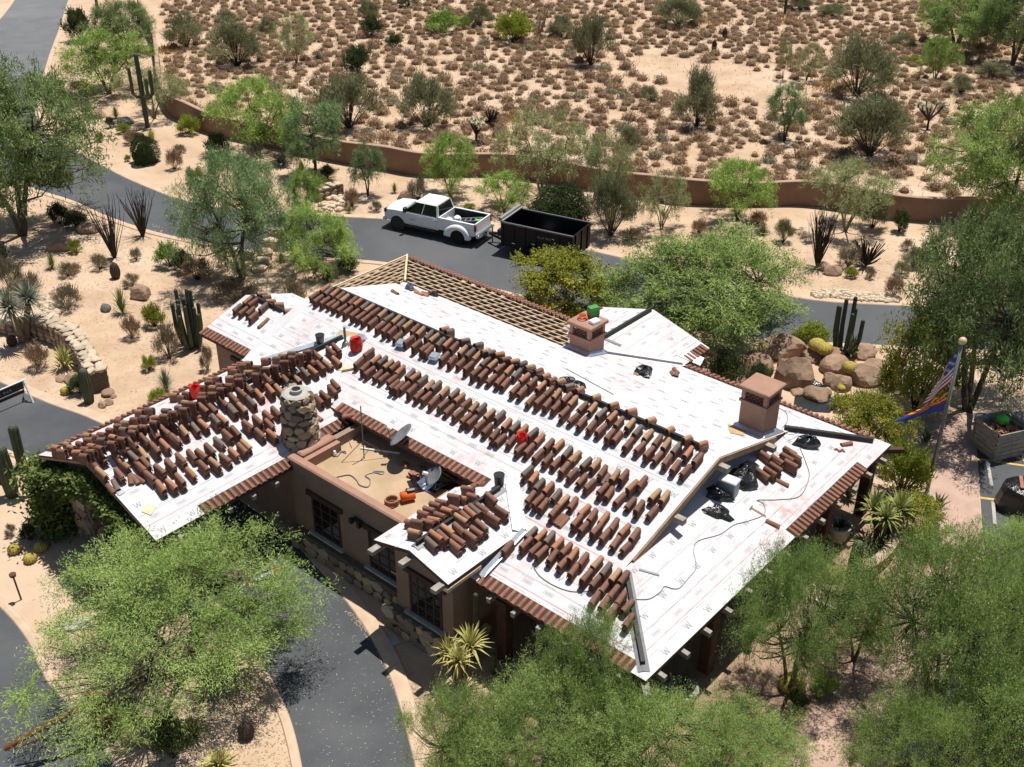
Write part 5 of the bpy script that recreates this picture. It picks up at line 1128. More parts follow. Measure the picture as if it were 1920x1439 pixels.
# ------------------------------------------------------------------ garden wall across the back
def wall_path(tops):      # base points photographed, height 1.65
    return smooth(gl(tops), 8)
gw_pts = wall_path([(262, 20), (285, 75), (296, 110), (302, 170), (318, 212), (352, 232), (400, 252), (470, 268), (560, 288), (640, 305), (720, 318), (793, 330), (907, 330), (985, 336), (1067, 349), (1150, 364), (1220, 374), (1290, 383), (1400, 386), (1500, 385), (1580, 394), (1657, 408), (1740, 416), (1850, 420), (2000, 430)])
def sweep_wall(pts, h, t, name, m, label, cat, capm=None, parent=None, hvar=0.):
    P = resample(pts, int(len(pts))); T = np.gradient(P, axis=0); T /= np.hypot(*T.T)[:, None]; Nn = np.c_[-T[:, 1], T[:, 0]]
    o = empty(name, (P[0][0], P[0][1], 0), 0, label, cat); mb = MB(); vs = []
    for i, (p, n_) in enumerate(zip(P, Nn)):
        hh = h+hvar*math.sin(i*.35)
        for oo, z in ((-t/2, -.05), (-t/2, hh), (t/2, hh), (t/2, -.05)): vs.append((p[0]-P[0][0]+n_[0]*oo, p[1]-P[0][1]+n_[1]*oo, z))
    mb.add(vs, [(i*4+j, i*4+j+1, i*4+j+5, i*4+j+4) for i in range(len(P)-1) for j in range(3)]+[(0, 3, 2, 1), (len(vs)-4, len(vs)-3, len(vs)-2, len(vs)-1)]); mb.build('wall_face', m, o)
    mb = MB(); vs = []; k = t/2+.03
    for i, (p, n_) in enumerate(zip(P, Nn)):
        hh = h+hvar*math.sin(i*.35)+.003
        for oo, z in ((-k, hh), (-k, hh+.05), (-k*.5, hh+.09), (k*.5, hh+.09), (k, hh+.05), (k, hh)): vs.append((p[0]-P[0][0]+n_[0]*oo, p[1]-P[0][1]+n_[1]*oo, z))
    mb.add(vs, [(i*6+j, i*6+j+1, i*6+j+7, i*6+j+6) for i in range(len(P)-1) for j in range(5)]); mb.build('coping', capm or m, o); return o
sweep_wall(gw_pts, 1.48, .26, 'garden_wall', Mt['wallplaster'], 'long curving brown plastered wall between the desert and the grounds', 'wall', mat('wall_coping', (.42, .29, .21), (.36, .24, .17), scale=2, rough=.9), hvar=.06)
# planter wall by the right patio
sweep_wall(smooth(gl([(1592, 1113), (1604, 1092), (1640, 1072), (1666, 1045), (1672, 1022), (1660, 1008), (1640, 1002)]), 6), .5, .3, 'planter_wall', Mt['wallplaster'], 'low curved planter wall with pink coping at the patio edge', 'wall', Mt['pave'])
# curved dry stone wall on the left, stone steps by the road
def stone_wall(pxs, h, w, label, n_per=.42, name='stone_wall'):
    P = resample(smooth(gl(pxs), 6), 40); o = empty(name, (P[0][0], P[0][1], 0), 0, label, 'stone wall'); Lt = np.hypot(*np.diff(P, axis=0).T).sum(); T = np.gradient(P, axis=0); T /= np.hypot(*T.T)[:, None]
    mb = MB(); vs = []
    for p, t in zip(P, T):
        n_ = (-t[1], t[0])
        for oo, z in ((-w/2, 0), (-w/2, h-.06), (w/2, h-.06), (w/2, 0)): vs.append((p[0]-P[0][0]+n_[0]*oo, p[1]-P[0][1]+n_[1]*oo, z))
    mb.add(vs, [(i*4+j, i*4+j+1, i*4+j+5, i*4+j+4) for i in range(len(P)-1) for j in range(3)]+[(0, 3, 2, 1), (len(vs)-4, len(vs)-3, len(vs)-2, len(vs)-1)]); core = mb.build('wall_core', Mt['mortar'], o)
    k = int(Lt/n_per)
    for i in range(k):
        s_ = (i+.5)/k*(len(P)-1); j = int(s_); f = s_-j; p = P[j]*(1-f)+P[min(j+1, len(P)-1)]*f; t = T[j]; n_ = np.array((-t[1], t[0]))
        for side in (-1, 1):
            for z in np.arange(.15, h-.12, .24):
                c = p+n_*side*w/2-P[0]; stone_at(core, (c[0], c[1], z+rg.uniform(-.03, .03)), (n_[0]*side, n_[1]*side, 0), (0, 0, 1), n_per*rg.uniform(.8, 1.1), .25, .12)
        for e in (-.25, .25):
            c = p+n_*e*w-P[0]; x = Vector((t[0], t[1], 0)); y = Vector((n_[0], n_[1], 0)); a = rg.uniform(-.2, .2)
            M = Matrix.Translation((c[0]+rg.uniform(-.05, .05), c[1]+rg.uniform(-.05, .05), h-.02+rg.uniform(-.03, .03))) @ Matrix.Rotation(math.atan2(t[1], t[0])+rg.uniform(-.6, .6), 4, 'Z') @ Matrix.Diagonal((n_per*rg.uniform(.9, 1.45), w*rg.uniform(.5, .8), .16*rg.uniform(.7, 1.3), 1)); link('capstone', rg.choice(PSTN), core, M=M)
    return o
stone_wall([(66, 622), (85, 632), (110, 640), (140, 658), (165, 690), (180, 718), (190, 735)], 1.0, .75, 'curved dry stone retaining wall with pale capstones in the left garden')
stone_wall([(-30, 610), (0, 618), (40, 626)], .8, .7, 'stone wall stub behind the tree yucca at the left edge')
sw = empty('stone_steps', G(505, 480), 0, 'flight of pale stone blocks stepping down beside the road', 'stone steps')
o0 = G(505, 480)
for i, (x, y, h) in enumerate(((519, 455, .75), (507, 470, .6), (496, 484, .45), (489, 496, .32), (485, 508, .2))):
    c = G(x, y)-o0; mb = MB(); st = stone_mesh(200+i); 
    M = Matrix.Translation((c.x, c.y, h*.55)) @ Matrix.Rotation(.3, 4, 'Z') @ Matrix.Diagonal((.95, .75, h*1.15, 1)); link('step', PSTN[i % 3], sw, M=M)
stone_wall([(590, 378), (608, 372), (626, 366), (640, 362)], .7, .6, 'short dry stone wall beyond the road, left of the pickup')
# ------------------------------------------------------------------ flagpole and flags
fp = G(1736, 930); o = empty('flagpole', fp, 0, 'grey flagpole with gold ball beside the paved walk', 'flagpole'); FH = 7.65
# its height follows from the photographed ball
for k in range(200):
    if PR((fp.x, fp.y, FH))[1] < 640: FH -= .03
    else: FH += .03
mb = MB(); mb.tube([(0, 0, 0), (0, 0, FH-.1)], [.075, .05], 10); mb.build('pole', Mt['greym'], o, True)
mb = MB(); mb.lathe([(0.001, -.14)]+[(.14*math.sin(t), -.14*math.cos(t)) for t in np.linspace(.3, 2.9, 8)]+[(.001, .14)], 14, (0, 0, FH)); mb.build('ball', mat('gilt_ball', (.62, .45, .26), rough=.4), o, True)
mb = MB(); mb.lathe([(.22, 0), (.2, .12), (.09, .16)], 14); mb.build('foot', Mt['concrete'], o)
def flag(ztop, drop, out, dirv, cols, name, label, fold):
    root = empty(name, (fp.x, fp.y, ztop), 0, label, 'flag'); q = random.Random(9); nx, ny = 13, 26; d = Vector(dirv).normalized(); side = Vector((-d.y, d.x, 0))
    Pt = lambda u, v: d*(.09+out*u*(.55+.45*v)) + side*(fold*math.sin(u*9+v*1.5)*u*(1-.3*v)) + Vector((0, 0, -drop*(v*.62) - drop*.55*u*(1-.25*v)))
    parts = {}
    for i in range(nx):
        for j in range(ny):
            c = cols((i+.5)/nx, (j+.5)/ny); mb = parts.setdefault(c, MB()); mb.quad(Pt(i/nx, j/ny), Pt((i+1)/nx, j/ny), Pt((i+1)/nx, (j+1)/ny), Pt(i/nx, (j+1)/ny))
    for c, mb in parts.items(): mb.build({'red': 'red_stripes', 'white': 'white_stripes', 'blue': 'blue_field', 'gold': 'gold_rays', 'copper': 'copper_star', 'star': 'stars'}[c], FM[c], root)
FM = {'red': mat('flag_red', (.38, .03, .05), rough=.8), 'white': mat('flag_white', (.75, .74, .73), rough=.8), 'blue': mat('flag_blue', (.05, .07, .28), rough=.8), 'gold': mat('flag_gold', (.80, .42, .05), rough=.8), 'copper': mat('flag_copper', (.5, .2, .07), rough=.8), 'star': mat('flag_star', (.72, .72, .74), rough=.8)}
def us(u, v):
    if u < .45 and v < .54: return 'star' if (int(u*26)+int(v*26)) % 3 == 0 and int(v*26) % 2 == 1 else 'blue'
    return 'red' if int(v*13) % 2 == 0 else 'white'
def az(u, v):
    if v > .52: return 'copper' if (u-.5)**2*1.6+(v-.55)**2 < .03 else 'blue'
    if (u-.5)**2*1.6+(v-.5)**2 < .03: return 'copper'
    an = math.atan2(.52-v, u-.5); return 'red' if int(an/math.pi*13) % 2 == 0 else 'gold'
flag(FH-.25, 2.3, .85, (-1, -.12, 0), us, 'striped_flag', 'limp flag of red and white stripes with starred blue corner, upper on pole', .10)
flag(FH-2.05, 1.25, 1.75, (-1, -.05, 0), az, 'rayed_flag', 'flag of red and gold rays over blue, lower on the same pole', .13)
# ------------------------------------------------------------------ small things on the ground
def barrier():
    p, q = G(58, 748, 0), G(-60, 800, 0); o = empty('road_barrier', p, 0, 'black sign board on white trestle legs closing the left driveway', 'barrier')
    d = (q-p); d.z = 0; d.normalize(); s_ = Vector((-d.y, d.x, 0)); L = 3.6; h = 1.0
    for k, x in enumerate((.12, L-.12)):
        for e in (-1, 1): mb = MB(); mb.tube([d*x+s_*e*.38, d*x+Vector((0, 0, h))], .045, 6); mb.build('leg', Mt['white'], o)
        mb = MB(); mb.tube([d*x-s_*.2+Vector((0, 0, .45)), d*x+s_*.2+Vector((0, 0, .45))], .03, 6); mb.build('leg_brace', Mt['white'], o)
    def face(mb, z0, z1, t): 
        c = [d*.2+Vector((0, 0, z0)), d*(L-.2)+Vector((0, 0, z0)), d*(L-.2)+Vector((0, 0, z1)), d*.2+Vector((0, 0, z1))]; mb.add([v-s_*t for v in c]+[v+s_*t for v in c], [(0, 1, 2, 3), (7, 6, 5, 4), (0, 4, 5, 1), (2, 6, 7, 3), (1, 5, 6, 2), (0, 3, 7, 4)])
    mb = MB(); face(mb, .62, .95, .03); mb.build('sign_board', Mt['black'], o); mb = MB(); face(mb, .42, .54, .03); mb.build('lower_rail', Mt['black'], o)
    mb = MB(); mb.add([d*.05+Vector((0, 0, .95)), d*L+Vector((0, 0, .95)), d*L+Vector((0, 0, .985)), d*.05+Vector((0, 0, .985))], [(0, 1, 2, 3)]); mb.tube([d*.0+Vector((0, 0, .98)), d*L+Vector((0, 0, .98))], .03, 6); mb.build('top_rail', Mt['white'], o)
    mb = MB(); q_ = random.Random(2); u = .75    # worn, unreadable light lettering
    near_ = s_ if (Vector((0, 0, 0))-p).dot(s_) > 0 else -s_
    while u < L-.5:
        hgt = q_.uniform(.07, .13); base_ = near_*.034; a_ = d*u+base_
        mb.add([a_+Vector((0, 0, .72)), a_+d*.04+Vector((0, 0, .72)), a_+d*.04+Vector((0, 0, .72+hgt)), a_+Vector((0, 0, .72+hgt))], [(0, 1, 2, 3)]); mb.add([a_+Vector((0, 0, .72+hgt*.5)), a_+d*.1+Vector((0, 0, .72+hgt*.5)), a_+d*.1+Vector((0, 0, .75+hgt*.5)), a_+Vector((0, 0, .75+hgt*.5))], [(0, 1, 2, 3)]); u += q_.choice((.13, .14, .22))
    tag(mb.build('worn_lettering', Mt['grayplastic'], o), kind='stuff')
barrier()
def gate_arm():      # striped barrier arm over the drive, box and rusty counterweight post in the island
    a, b = G(370, 1142, 1.0), G(528, 1064, 1.0); o = empty('barrier_arm', (a.x, a.y, 0), 0, 'white striped barrier arm reaching across the drive under the mesquite', 'barrier arm'); a0 = Vector((a.x, a.y, 0))
    n = 9
    for i in range(n): p, q = a.lerp(b, i/n)-a0, a.lerp(b, (i+1)/n-.003)-a0; mb = MB(); mb.tube([p, q], .05, 6); mb.build('arm_segment', Mt['white'] if i % 3 != 2 else Mt['red'], o)
    mb = MB(); mb.bevbox(-.25, .25, -.2, .2, 0, 1.15, .04); mb.build('cabinet', Mt['greym'], o)
gate_arm()
p, q = G(8, 1404, .9), G(166, 1318, 1.5); o = empty('rusty_beam', (p.x, p.y, 0), 0, 'rusty steel pipe with a dark plate end across the lower left lane', 'steel beam'); p0 = Vector((p.x, p.y, 0))
mb = MB(); mb.tube([p-p0, q-p0], .085, 10); mb.build('pipe', Mt['rust'], o)
mb = MB(); c = G(172, 1316, 1.4)-p0; mb.box(c.x-.12, c.x+.6, c.y-.08, c.y+.08, .0, 1.75); mb.build('plate', Mt['rust'], o)
mb = MB(); e = G(235, 1330, 1.2)-p0; mb.tube([G(30, 1402, .6)-p0, e], .035, 8); mb.tube([G(120, 1350, .95)-p0, Vector((c.x+.2, c.y, .5))], .03, 6); mb.build('rail', Mt['rust'], o)
mb = MB(); c = G(250, 1352); mb.bevbox(-.2, .2, -.16, .16, 0, .7, .05, Matrix.Translation(c)); mb.lathe([(.2, .7), (.24, .74), (.12, .86), (.0, .9)], 8, tuple(c)); tag(mb.build('utility_box', mat('dark_green_box', (.03, .05, .05), rough=.4)), 'dark green utility box among rocks at the rusty beam', 'utility box')
def pot(px, py, r, h, m, label, plant=False):
    c = G(px, py); o = empty('plant_pot', c, 0, label, 'plant pot'); mb = MB(); mb.lathe([(r*.6, 0), (r*.95, h*.5), (r, h*.9), (r*1.08, h), (r*.92, h), (r*.85, h*.85), (0.001, h*.82)], 18); mb.build('pot', m, o, True)
    if plant:
        mb = MB(); q = random.Random(int(px))
        for i in range(40):
            an = q.uniform(0, 6.28); e = q.uniform(.2, 1.2); l = r*q.uniform(.8, 1.6); d = Vector((math.cos(an)*math.cos(e), math.sin(an)*math.cos(e), math.sin(e))); s_ = Vector((-math.sin(an), math.cos(an), 0))*.03; b_ = Vector((0, 0, h*.85)); mb.add([b_-s_, b_+s_, b_+d*l], [(0, 1, 2)])
        mb.build('foliage', LEAF['dark'], o)
# crate of tile rubble, wheel stops and wrapped pallet in the car park
c = G(1868, 845); o = empty('rubble_crate', c, .35, 'grey slatted crate full of tile rubble in the car park', 'crate')
for k in range(6):
    for sx, sy, lx, ly in ((0, -.62, 1.4, .05), (0, .62, 1.4, .05), (-.67, 0, .05, 1.19), (.67, 0, .05, 1.19)):
        mb = MB(); g_ = .06*k*.3; mb.box(sx*(1+.03*k)-lx/2*(1+.03*k), sx*(1+.03*k)+lx/2*(1+.03*k), sy*(1+.03*k)-ly/2, sy*(1+.03*k)+ly/2, .04+k*.22, .22+k*.22); mb.build('slat', Mt['wood_grey'], o)
q = random.Random(8)
mb = MB(); mb.box(-.6, .6, -.55, .55, .05, 1.0); mb.build('liner', Mt['black'], o)
mb = MB()
for i in range(46):
    x, y = q.uniform(-.5, .5), q.uniform(-.48, .48); Mx = Matrix.Translation((x, y, 1.0+q.uniform(0, .16))) @ Matrix.Rotation(q.uniform(0, 3), 4, (q.random()+.1, q.random(), q.random())); mb.box(-.14, .14, -.07, .07, -.012, .012, Mx)
tag(mb.build('tile_rubble', Mt['tile_o'], M=Matrix.Translation(c) @ Matrix.Rotation(.35, 4, 'Z')), 'heap of broken orange tiles filling the grey crate', 'tile rubble', None, 'stuff')
mb = MB(); mb.lathe([(.16, 0), (.27, .1), (.25, .25), (.12, .36), (.0, .37)], 10, tuple(c+Vector((.15, .42, 1.02)))); tag(mb.build('sack', Mt['lime']), 'bright green sack on the back of the rubble crate', 'sack')
for i, ((x, y), (x2, y2), lb) in enumerate((((1850, 870), (1858, 918), 'concrete wheel stop in front of the rubble crate'), ((1860, 945), (1864, 990), 'concrete wheel stop beside the wrapped pallet'), ((1672, 1425), (1705, 1395), 'concrete wheel stop at the bottom edge of the car park'))):
    a_, b_ = G(x, y), G(x2, y2); d = (b_-a_); L = d.length; mb = MB(); mb.add([(-L/2, -.1, 0), (L/2, -.1, 0), (L/2, .1, 0), (-L/2, .1, 0), (-L/2+.05, -.06, .14), (L/2-.05, -.06, .14), (L/2-.05, .06, .14), (-L/2+.05, .06, .14)], [(0, 3, 2, 1), (4, 5, 6, 7), (0, 1, 5, 4), (1, 2, 6, 5), (2, 3, 7, 6), (3, 0, 4, 7)])
    tag(mb.build('wheel_stop', Mt['concrete'], M=Matrix.Translation((a_+b_)/2+Vector((0, 0, .010))) @ Matrix.Rotation(math.atan2(d.y, d.x), 4, 'Z')), lb, 'wheel stop')
c = G(1920, 955); o = empty('wrapped_pallet', c, -.3, 'pallet of red tiles under dark shrink film at the right edge', 'pallet')
mb = MB(); n = 14; vs = []; q = random.Random(12)
for z, r in ((.0, .95), (.35, .98), (.75, .92), (1.0, .8), (1.1, .55), (1.12, .0)):
    for j in range(n): an = 2*math.pi*j/n; k = q.uniform(.93, 1.05)*(1+.12*abs(math.cos(2*an))); vs.append((math.cos(an)*r*k, math.sin(an)*r*k*.8, z))
mb.add(vs, [(i*n+j, i*n+(j+1) % n, (i+1)*n+(j+1) % n, (i+1)*n+j) for i in range(5) for j in range(n)]); mb.build('shrink_film', Mt['blackfilm'], o)
mb = MB(); 
for k in range(5): mb.box(-.4+k*.17, -.27+k*.17, -.4, .4, 1.12, 1.17)
mb.build('red_tiles', Mt['tile_e'], o)
def rails():     # pair of white bars of the disabled bay rail
    for (p_, q_, lb) in (((1517, 1122), (1640, 1190), 'upper white ramp rail glimpsed through the lower right trees'), ((1522, 1150), (1636, 1205), 'lower white ramp rail glimpsed through the lower right trees')):
        a_, b_ = G(*p_), G(*q_); o = empty('ramp_rail', a_, 0, lb, 'rail'); mb = MB(); d = b_-a_; mb.tube([Vector((0, 0, .6)), d+Vector((0, 0, .6))], .03, 8); mb.build('bar', Mt['white'], o)
        for t in (0.02, .5, .98): mb = MB(); mb.tube([d*t, d*t+Vector((0, 0, .6))], .025, 6); mb.build('post', Mt['white'], o)
rails()
mb = MB(); mb.box(-.32, .32, -.2, .2, .012, .035, Matrix.Translation(G(730, 1207)) @ Matrix.Rotation(.6, 4, 'Z')); tag(mb.build('meter_cover', Mt['concrete']), 'pale utility box lid in the gravel before the bay', 'utility lid')
mb = MB(); mb.box(-.4, .4, -.22, .22, .012, .1, Matrix.Translation(G(145, 1175)) @ Matrix.Rotation(.2, 4, 'Z')); tag(mb.build('meter_cover', Mt['concrete']), 'pale utility box lid under the lower left mesquite', 'utility lid')
mb = MB(); c = G(40, 1125); mb.tube([c, c+Vector((-.05, 0, 1.0))], .03, 6); mb.lathe([(.10, 0), (.12, .1), (.03, .14)], 8, tuple(c+Vector((-.05, 0, 1.0)))); tag(mb.build('path_light', Mt['rust']), 'small rusty path light beside the lower left drive', 'path light')
mb = MB(); c = G(588, 518); mb.tube([c, c+Vector((0, 0, .9))], .03, 6); mb.lathe([(.14, 0), (.05, .1), (0, .12)], 8, tuple(c+Vector((0, 0, .9)))); tag(mb.build('path_light', Mt['rust']), 'small rusty path light left of the stripped laths', 'path light')
# ------------------------------------------------------------------ plants
LEAF = {
 'mesqd': leafmat('grey_mesquite_leaf', (.115, .165, .060), (.30, .375, .150), .27),
 'vine': leafmat('vine_leaf', (.06, .09, .028), (.24, .29, .085), .25),
 'mesq': leafmat('mesquite_leaf', (.155, .235, .058), (.41, .52, .175), .27),
 'mesq2': leafmat('blue_mesquite_leaf', (.13, .205, .085), (.34, .45, .205), .27),
 'palo': leafmat('palo_verde_leaf', (.165, .255, .055), (.40, .525, .14), .27),
 'pale': leafmat('pale_palo_verde_leaf', (.225, .25, .11), (.42, .445, .21), .27),
 'creo': leafmat('creosote_leaf', (.175, .18, .09), (.35, .35, .20), .27),
 'dark': leafmat('dark_shrub_leaf', (.048, .070, .028), (.130, .165, .068)),
 'lime': leafmat('lime_shrub_leaf', (.20, .25, .035), (.44, .47, .09)),
 'yel': leafmat('yellow_blooming_leaf', (.17, .205, .04), (.55, .52, .09)),
 'brown': leafmat('dry_bursage', (.22, .145, .09), (.46, .33, .21), .2),
 'grey': leafmat('grey_brush', (.19, .16, .10), (.36, .32, .21), .2),
 'straw': leafmat('dry_grass', (.38, .24, .10), (.50, .34, .16), .2),
 'yucca': leafmat('yucca_blade', (.13, .165, .05), (.32, .34, .12), .2),
 'agave': leafmat('agave_blade', (.085, .115, .075), (.19, .22, .15), .1),
 'bluea': leafmat('grey_green_blade', (.14, .165, .115), (.28, .30, .22), .2),
 'gold': leafmat('variegated_blade', (.32, .30, .09), (.50, .46, .18), .2),
}
def raw_mesh(name, V, F, tint=None, mat_=None, mats=None, mi=None):
    me = bpy.data.meshes.new(name); n = F.shape[1]
    me.vertices.add(len(V)); me.vertices.foreach_set('co', np.ascontiguousarray(V, dtype=np.float32).ravel())
    me.loops.add(F.size); me.loops.foreach_set('vertex_index', np.ascontiguousarray(F, dtype=np.int32).ravel())
    me.polygons.add(len(F)); me.polygons.foreach_set('loop_start', np.arange(0, F.size, n, dtype=np.int32)); me.polygons.foreach_set('loop_total', np.full(len(F), n, dtype=np.int32))
    if tint is not None:
        at = me.attributes.new('tint', 'FLOAT', 'FACE'); at.data.foreach_set('value', tint.astype(np.float32))
    for m in (mats or [mat_]): me.materials.append(m)
    if mi is not None: me.polygons.foreach_set('material_index', mi.astype(np.int32))
    me.update(calc_edges=True); me.validate(); return me
def unit(a): return a/np.maximum(np.linalg.norm(a, axis=1, keepdims=True), 1e-9)
def leaf_quads(P, D, L, w, r):
    """diamond blades from points P along D"""
    n = len(P); D = unit(D); s_ = unit(np.cross(D, r.normal(size=(n, 3))*.55+[0, 0, 1.])); L = np.broadcast_to(L, (n,))[:, None]; w = np.broadcast_to(w, (n,))[:, None]
    V = np.stack([P, P+D*L*.45+s_*w*.5, P+D*L, P+D*L*.45-s_*w*.5], 1).reshape(-1, 3)
    return V, np.arange(4*n).reshape(n, 4)
def branches(mb, r, H, R, clumps, stems, tr, lean, fork=.28):
    base = []
    cs = [Vector(c) for c in clumps]
    for k in range(stems):
        a = 2*math.pi*(k+r.uniform(-.3, .3))/stems; d = Vector((math.cos(a), math.sin(a), 0))
        p0 = d*tr*.5; p1 = d*R*lean*.35+Vector((0, 0, H*fork*r.uniform(.8, 1.2))); p2 = d*R*lean+Vector((r.uniform(-.1, .1)*R, r.uniform(-.1, .1)*R, H*.58)); p3 = d*R*lean*1.3+Vector((0, 0, H*.78))
        mb.tube([p0-Vector((0, 0, .05)), p0.lerp(p1, .5)+Vector((r.uniform(-.1, .1), r.uniform(-.1, .1), 0)), p1, p1.lerp(p2, .5), p2, p3], [tr, tr*.85, tr*.72, tr*.55, tr*.4, tr*.15], 6, False); base.append((p1, p2, p3))
    for c in cs:
        best = min(((p, c) for b in base for p in (b[0].lerp(b[1], .5), b[1], b[1].lerp(b[2], .6), b[0])), key=lambda x: (x[0]-c).length+abs(x[0].z-c.z*.6)*.3)[0]
        m = best.lerp(c, .5)+Vector((r.uniform(-.15, .15)*R*.3, r.uniform(-.15, .15)*R*.3, -.05*H)); w = tr*.26
        mb.tube([best, m, c], [w, w*.6, w*.2], 4, False)
def make_tree(kind, seed, H, R, nclump, nleaf, ll, lw, crad, stems=3, tr=.12, lean=.45, droop=.25, zlo=.38, leaf='mesq', bark='bark', spread=1.0, up=.25, hollow=.35, twig=.0):
    r = random.Random(seed); q = np.random.default_rng(seed)
    C = []
    lob = [r.uniform(0, 6.28) for _ in range(3)]
    while len(C) < nclump:
        a = r.uniform(0, 2*math.pi); u = r.uniform(-.75, 1.0); k = 1+.16*math.sin(2*a+lob[0])+.12*math.sin(3*a+lob[1])+.08*math.sin(5*a+lob[2])
        rad = (1-abs(u)**2.2)**.5*R*k*(r.uniform(hollow, 1.0)**.6); z = H*(zlo+(1-zlo)*(u*.5+.5)*.93)
        C.append((math.cos(a)*rad, math.sin(a)*rad, z*r.uniform(.93, 1.03)))
    mb = MB(); branches(mb, r, H, R, C, stems, tr, lean)
    trunk = mb.mesh('trunk', Mt[bark])
    C = np.array(C); per = q.multinomial(nleaf, q.dirichlet(np.full(nclump, 4.0)))
    idx = np.repeat(np.arange(nclump), per); cr = crad*q.uniform(.6, 1.35, nclump)
    # each clump is a spray of twigs: leaves sit along short curved twigs that leave the clump centre
    ntw = 14; tw_dir = unit(q.normal(size=(nclump, ntw, 3)).reshape(-1, 3)*[1, 1, .75]+np.repeat(unit(C*[1, 1, .3]), ntw, 0)*.7+[0, 0, up]).reshape(nclump, ntw, 3)
    ti = q.integers(0, ntw, len(idx)); t = q.random(len(idx))**.7
    d = tw_dir[idx, ti]; P = C[idx]+d*(t*cr[idx]*1.5)[:, None]+q.normal(size=(len(idx), 3))*(cr[idx]*.13)[:, None]
    P[:, 2] -= droop*(t**2)*cr[idx]*1.4
    D = d*.8+q.normal(size=(len(idx), 3))*.6+np.array([0, 0, -droop*.9]); 
    V, F = leaf_quads(P, D, ll*q.uniform(.6, 1.3, len(idx)), lw*q.uniform(.7, 1.3, len(idx)), q)
    ct = q.uniform(.05, .85, nclump); tint = np.clip(ct[idx]+q.normal(size=len(idx))*.22, 0, 1)
    Re = np.percentile(np.hypot(V[:, 0], V[:, 1]), 97); He = np.percentile(V[:, 2], 99)
    return [('trunk', trunk), ('crown', raw_mesh('crown', V, F, tint, LEAF[leaf]))], He, Re
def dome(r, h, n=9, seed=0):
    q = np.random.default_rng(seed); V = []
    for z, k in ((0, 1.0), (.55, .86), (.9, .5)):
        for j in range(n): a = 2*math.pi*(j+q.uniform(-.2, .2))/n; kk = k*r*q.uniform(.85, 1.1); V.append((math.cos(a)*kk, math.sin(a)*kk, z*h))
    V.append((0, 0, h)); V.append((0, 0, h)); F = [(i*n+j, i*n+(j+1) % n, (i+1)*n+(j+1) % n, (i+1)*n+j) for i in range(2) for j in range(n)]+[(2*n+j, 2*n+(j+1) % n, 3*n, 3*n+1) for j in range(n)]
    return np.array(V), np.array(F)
def make_bush(seed, H, R, nleaf, ll, lw, leaf='dark', stemm='barkdark', nst=14, up=.9, ball=False, bare=0., sr=.018, top=.0):
    """open or dense shrub: many stems from one root, blades along their outer parts"""
    r = random.Random(seed); q = np.random.default_rng(seed); mb = MB(); ends = []
    for k in range(nst):
        a = 2*math.pi*(k+r.uniform(-.4, .4))/nst*2.4; e = r.uniform(.25, 1.0) if not ball else r.uniform(.1, 1.0); rad = R*math.cos(e*1.35)*r.uniform(.7, 1.0); z = H*(math.sin(e*1.5)*.9)*r.uniform(.8, 1.05)
        p2 = Vector((math.cos(a)*rad, math.sin(a)*rad, max(z, H*.18))); p1 = p2*.5+Vector((r.uniform(-.06, .06)*R, r.uniform(-.06, .06)*R, H*.06))
        mb.tube([(p2.x*.04, p2.y*.04, -.03), p1, p2], [sr, sr*.7, sr*.25], 4, False); ends.append((p1, p2))
    E = np.array([[tuple(a), tuple(b)] for a, b in ends]); i = q.integers(0, nst, nleaf); t = bare+(1-bare)*q.random(nleaf)**.8
    P = E[i, 0]*(1-t[:, None])+E[i, 1]*t[:, None]
    if ball:
        dv = unit(q.normal(size=(nleaf, 3))); dv[:, 2] = np.where(dv[:, 2] < -.62, -dv[:, 2], dv[:, 2]); k = (1+.10*np.sin(5*dv[:, 0]+seed)+.10*np.sin(6*dv[:, 1]))[:, None]; P = dv*[R, R, H*.62]*k*(q.uniform(.55, 1, (nleaf, 1))**.4)+[0, 0, H*.38]
        P[:, 2] = np.maximum(P[:, 2], .03)
        D = dv+q.normal(size=(nleaf, 3))*.6
    else:
        P = P+q.normal(size=(nleaf, 3))*R*.10; D = unit(E[i, 1]-E[i, 0])*.8+q.normal(size=(nleaf, 3))*.55+[0, 0, up*.5]; P[:, 2] = np.maximum(P[:, 2], .02)
    V, F = leaf_quads(P, D, ll*q.uniform(.6, 1.3, nleaf), lw*q.uniform(.7, 1.3, nleaf), q)
    tint = np.clip(q.uniform(0, .8, nst)[i]+q.normal(size=nleaf)*.22, 0, 1)
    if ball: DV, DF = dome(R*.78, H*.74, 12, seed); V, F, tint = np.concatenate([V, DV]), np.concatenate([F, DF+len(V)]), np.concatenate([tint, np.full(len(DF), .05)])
    return [('stems', mb.mesh('stems', Mt[stemm])), ('foliage', raw_mesh('foliage', V, F, tint, LEAF[leaf]))], H, R
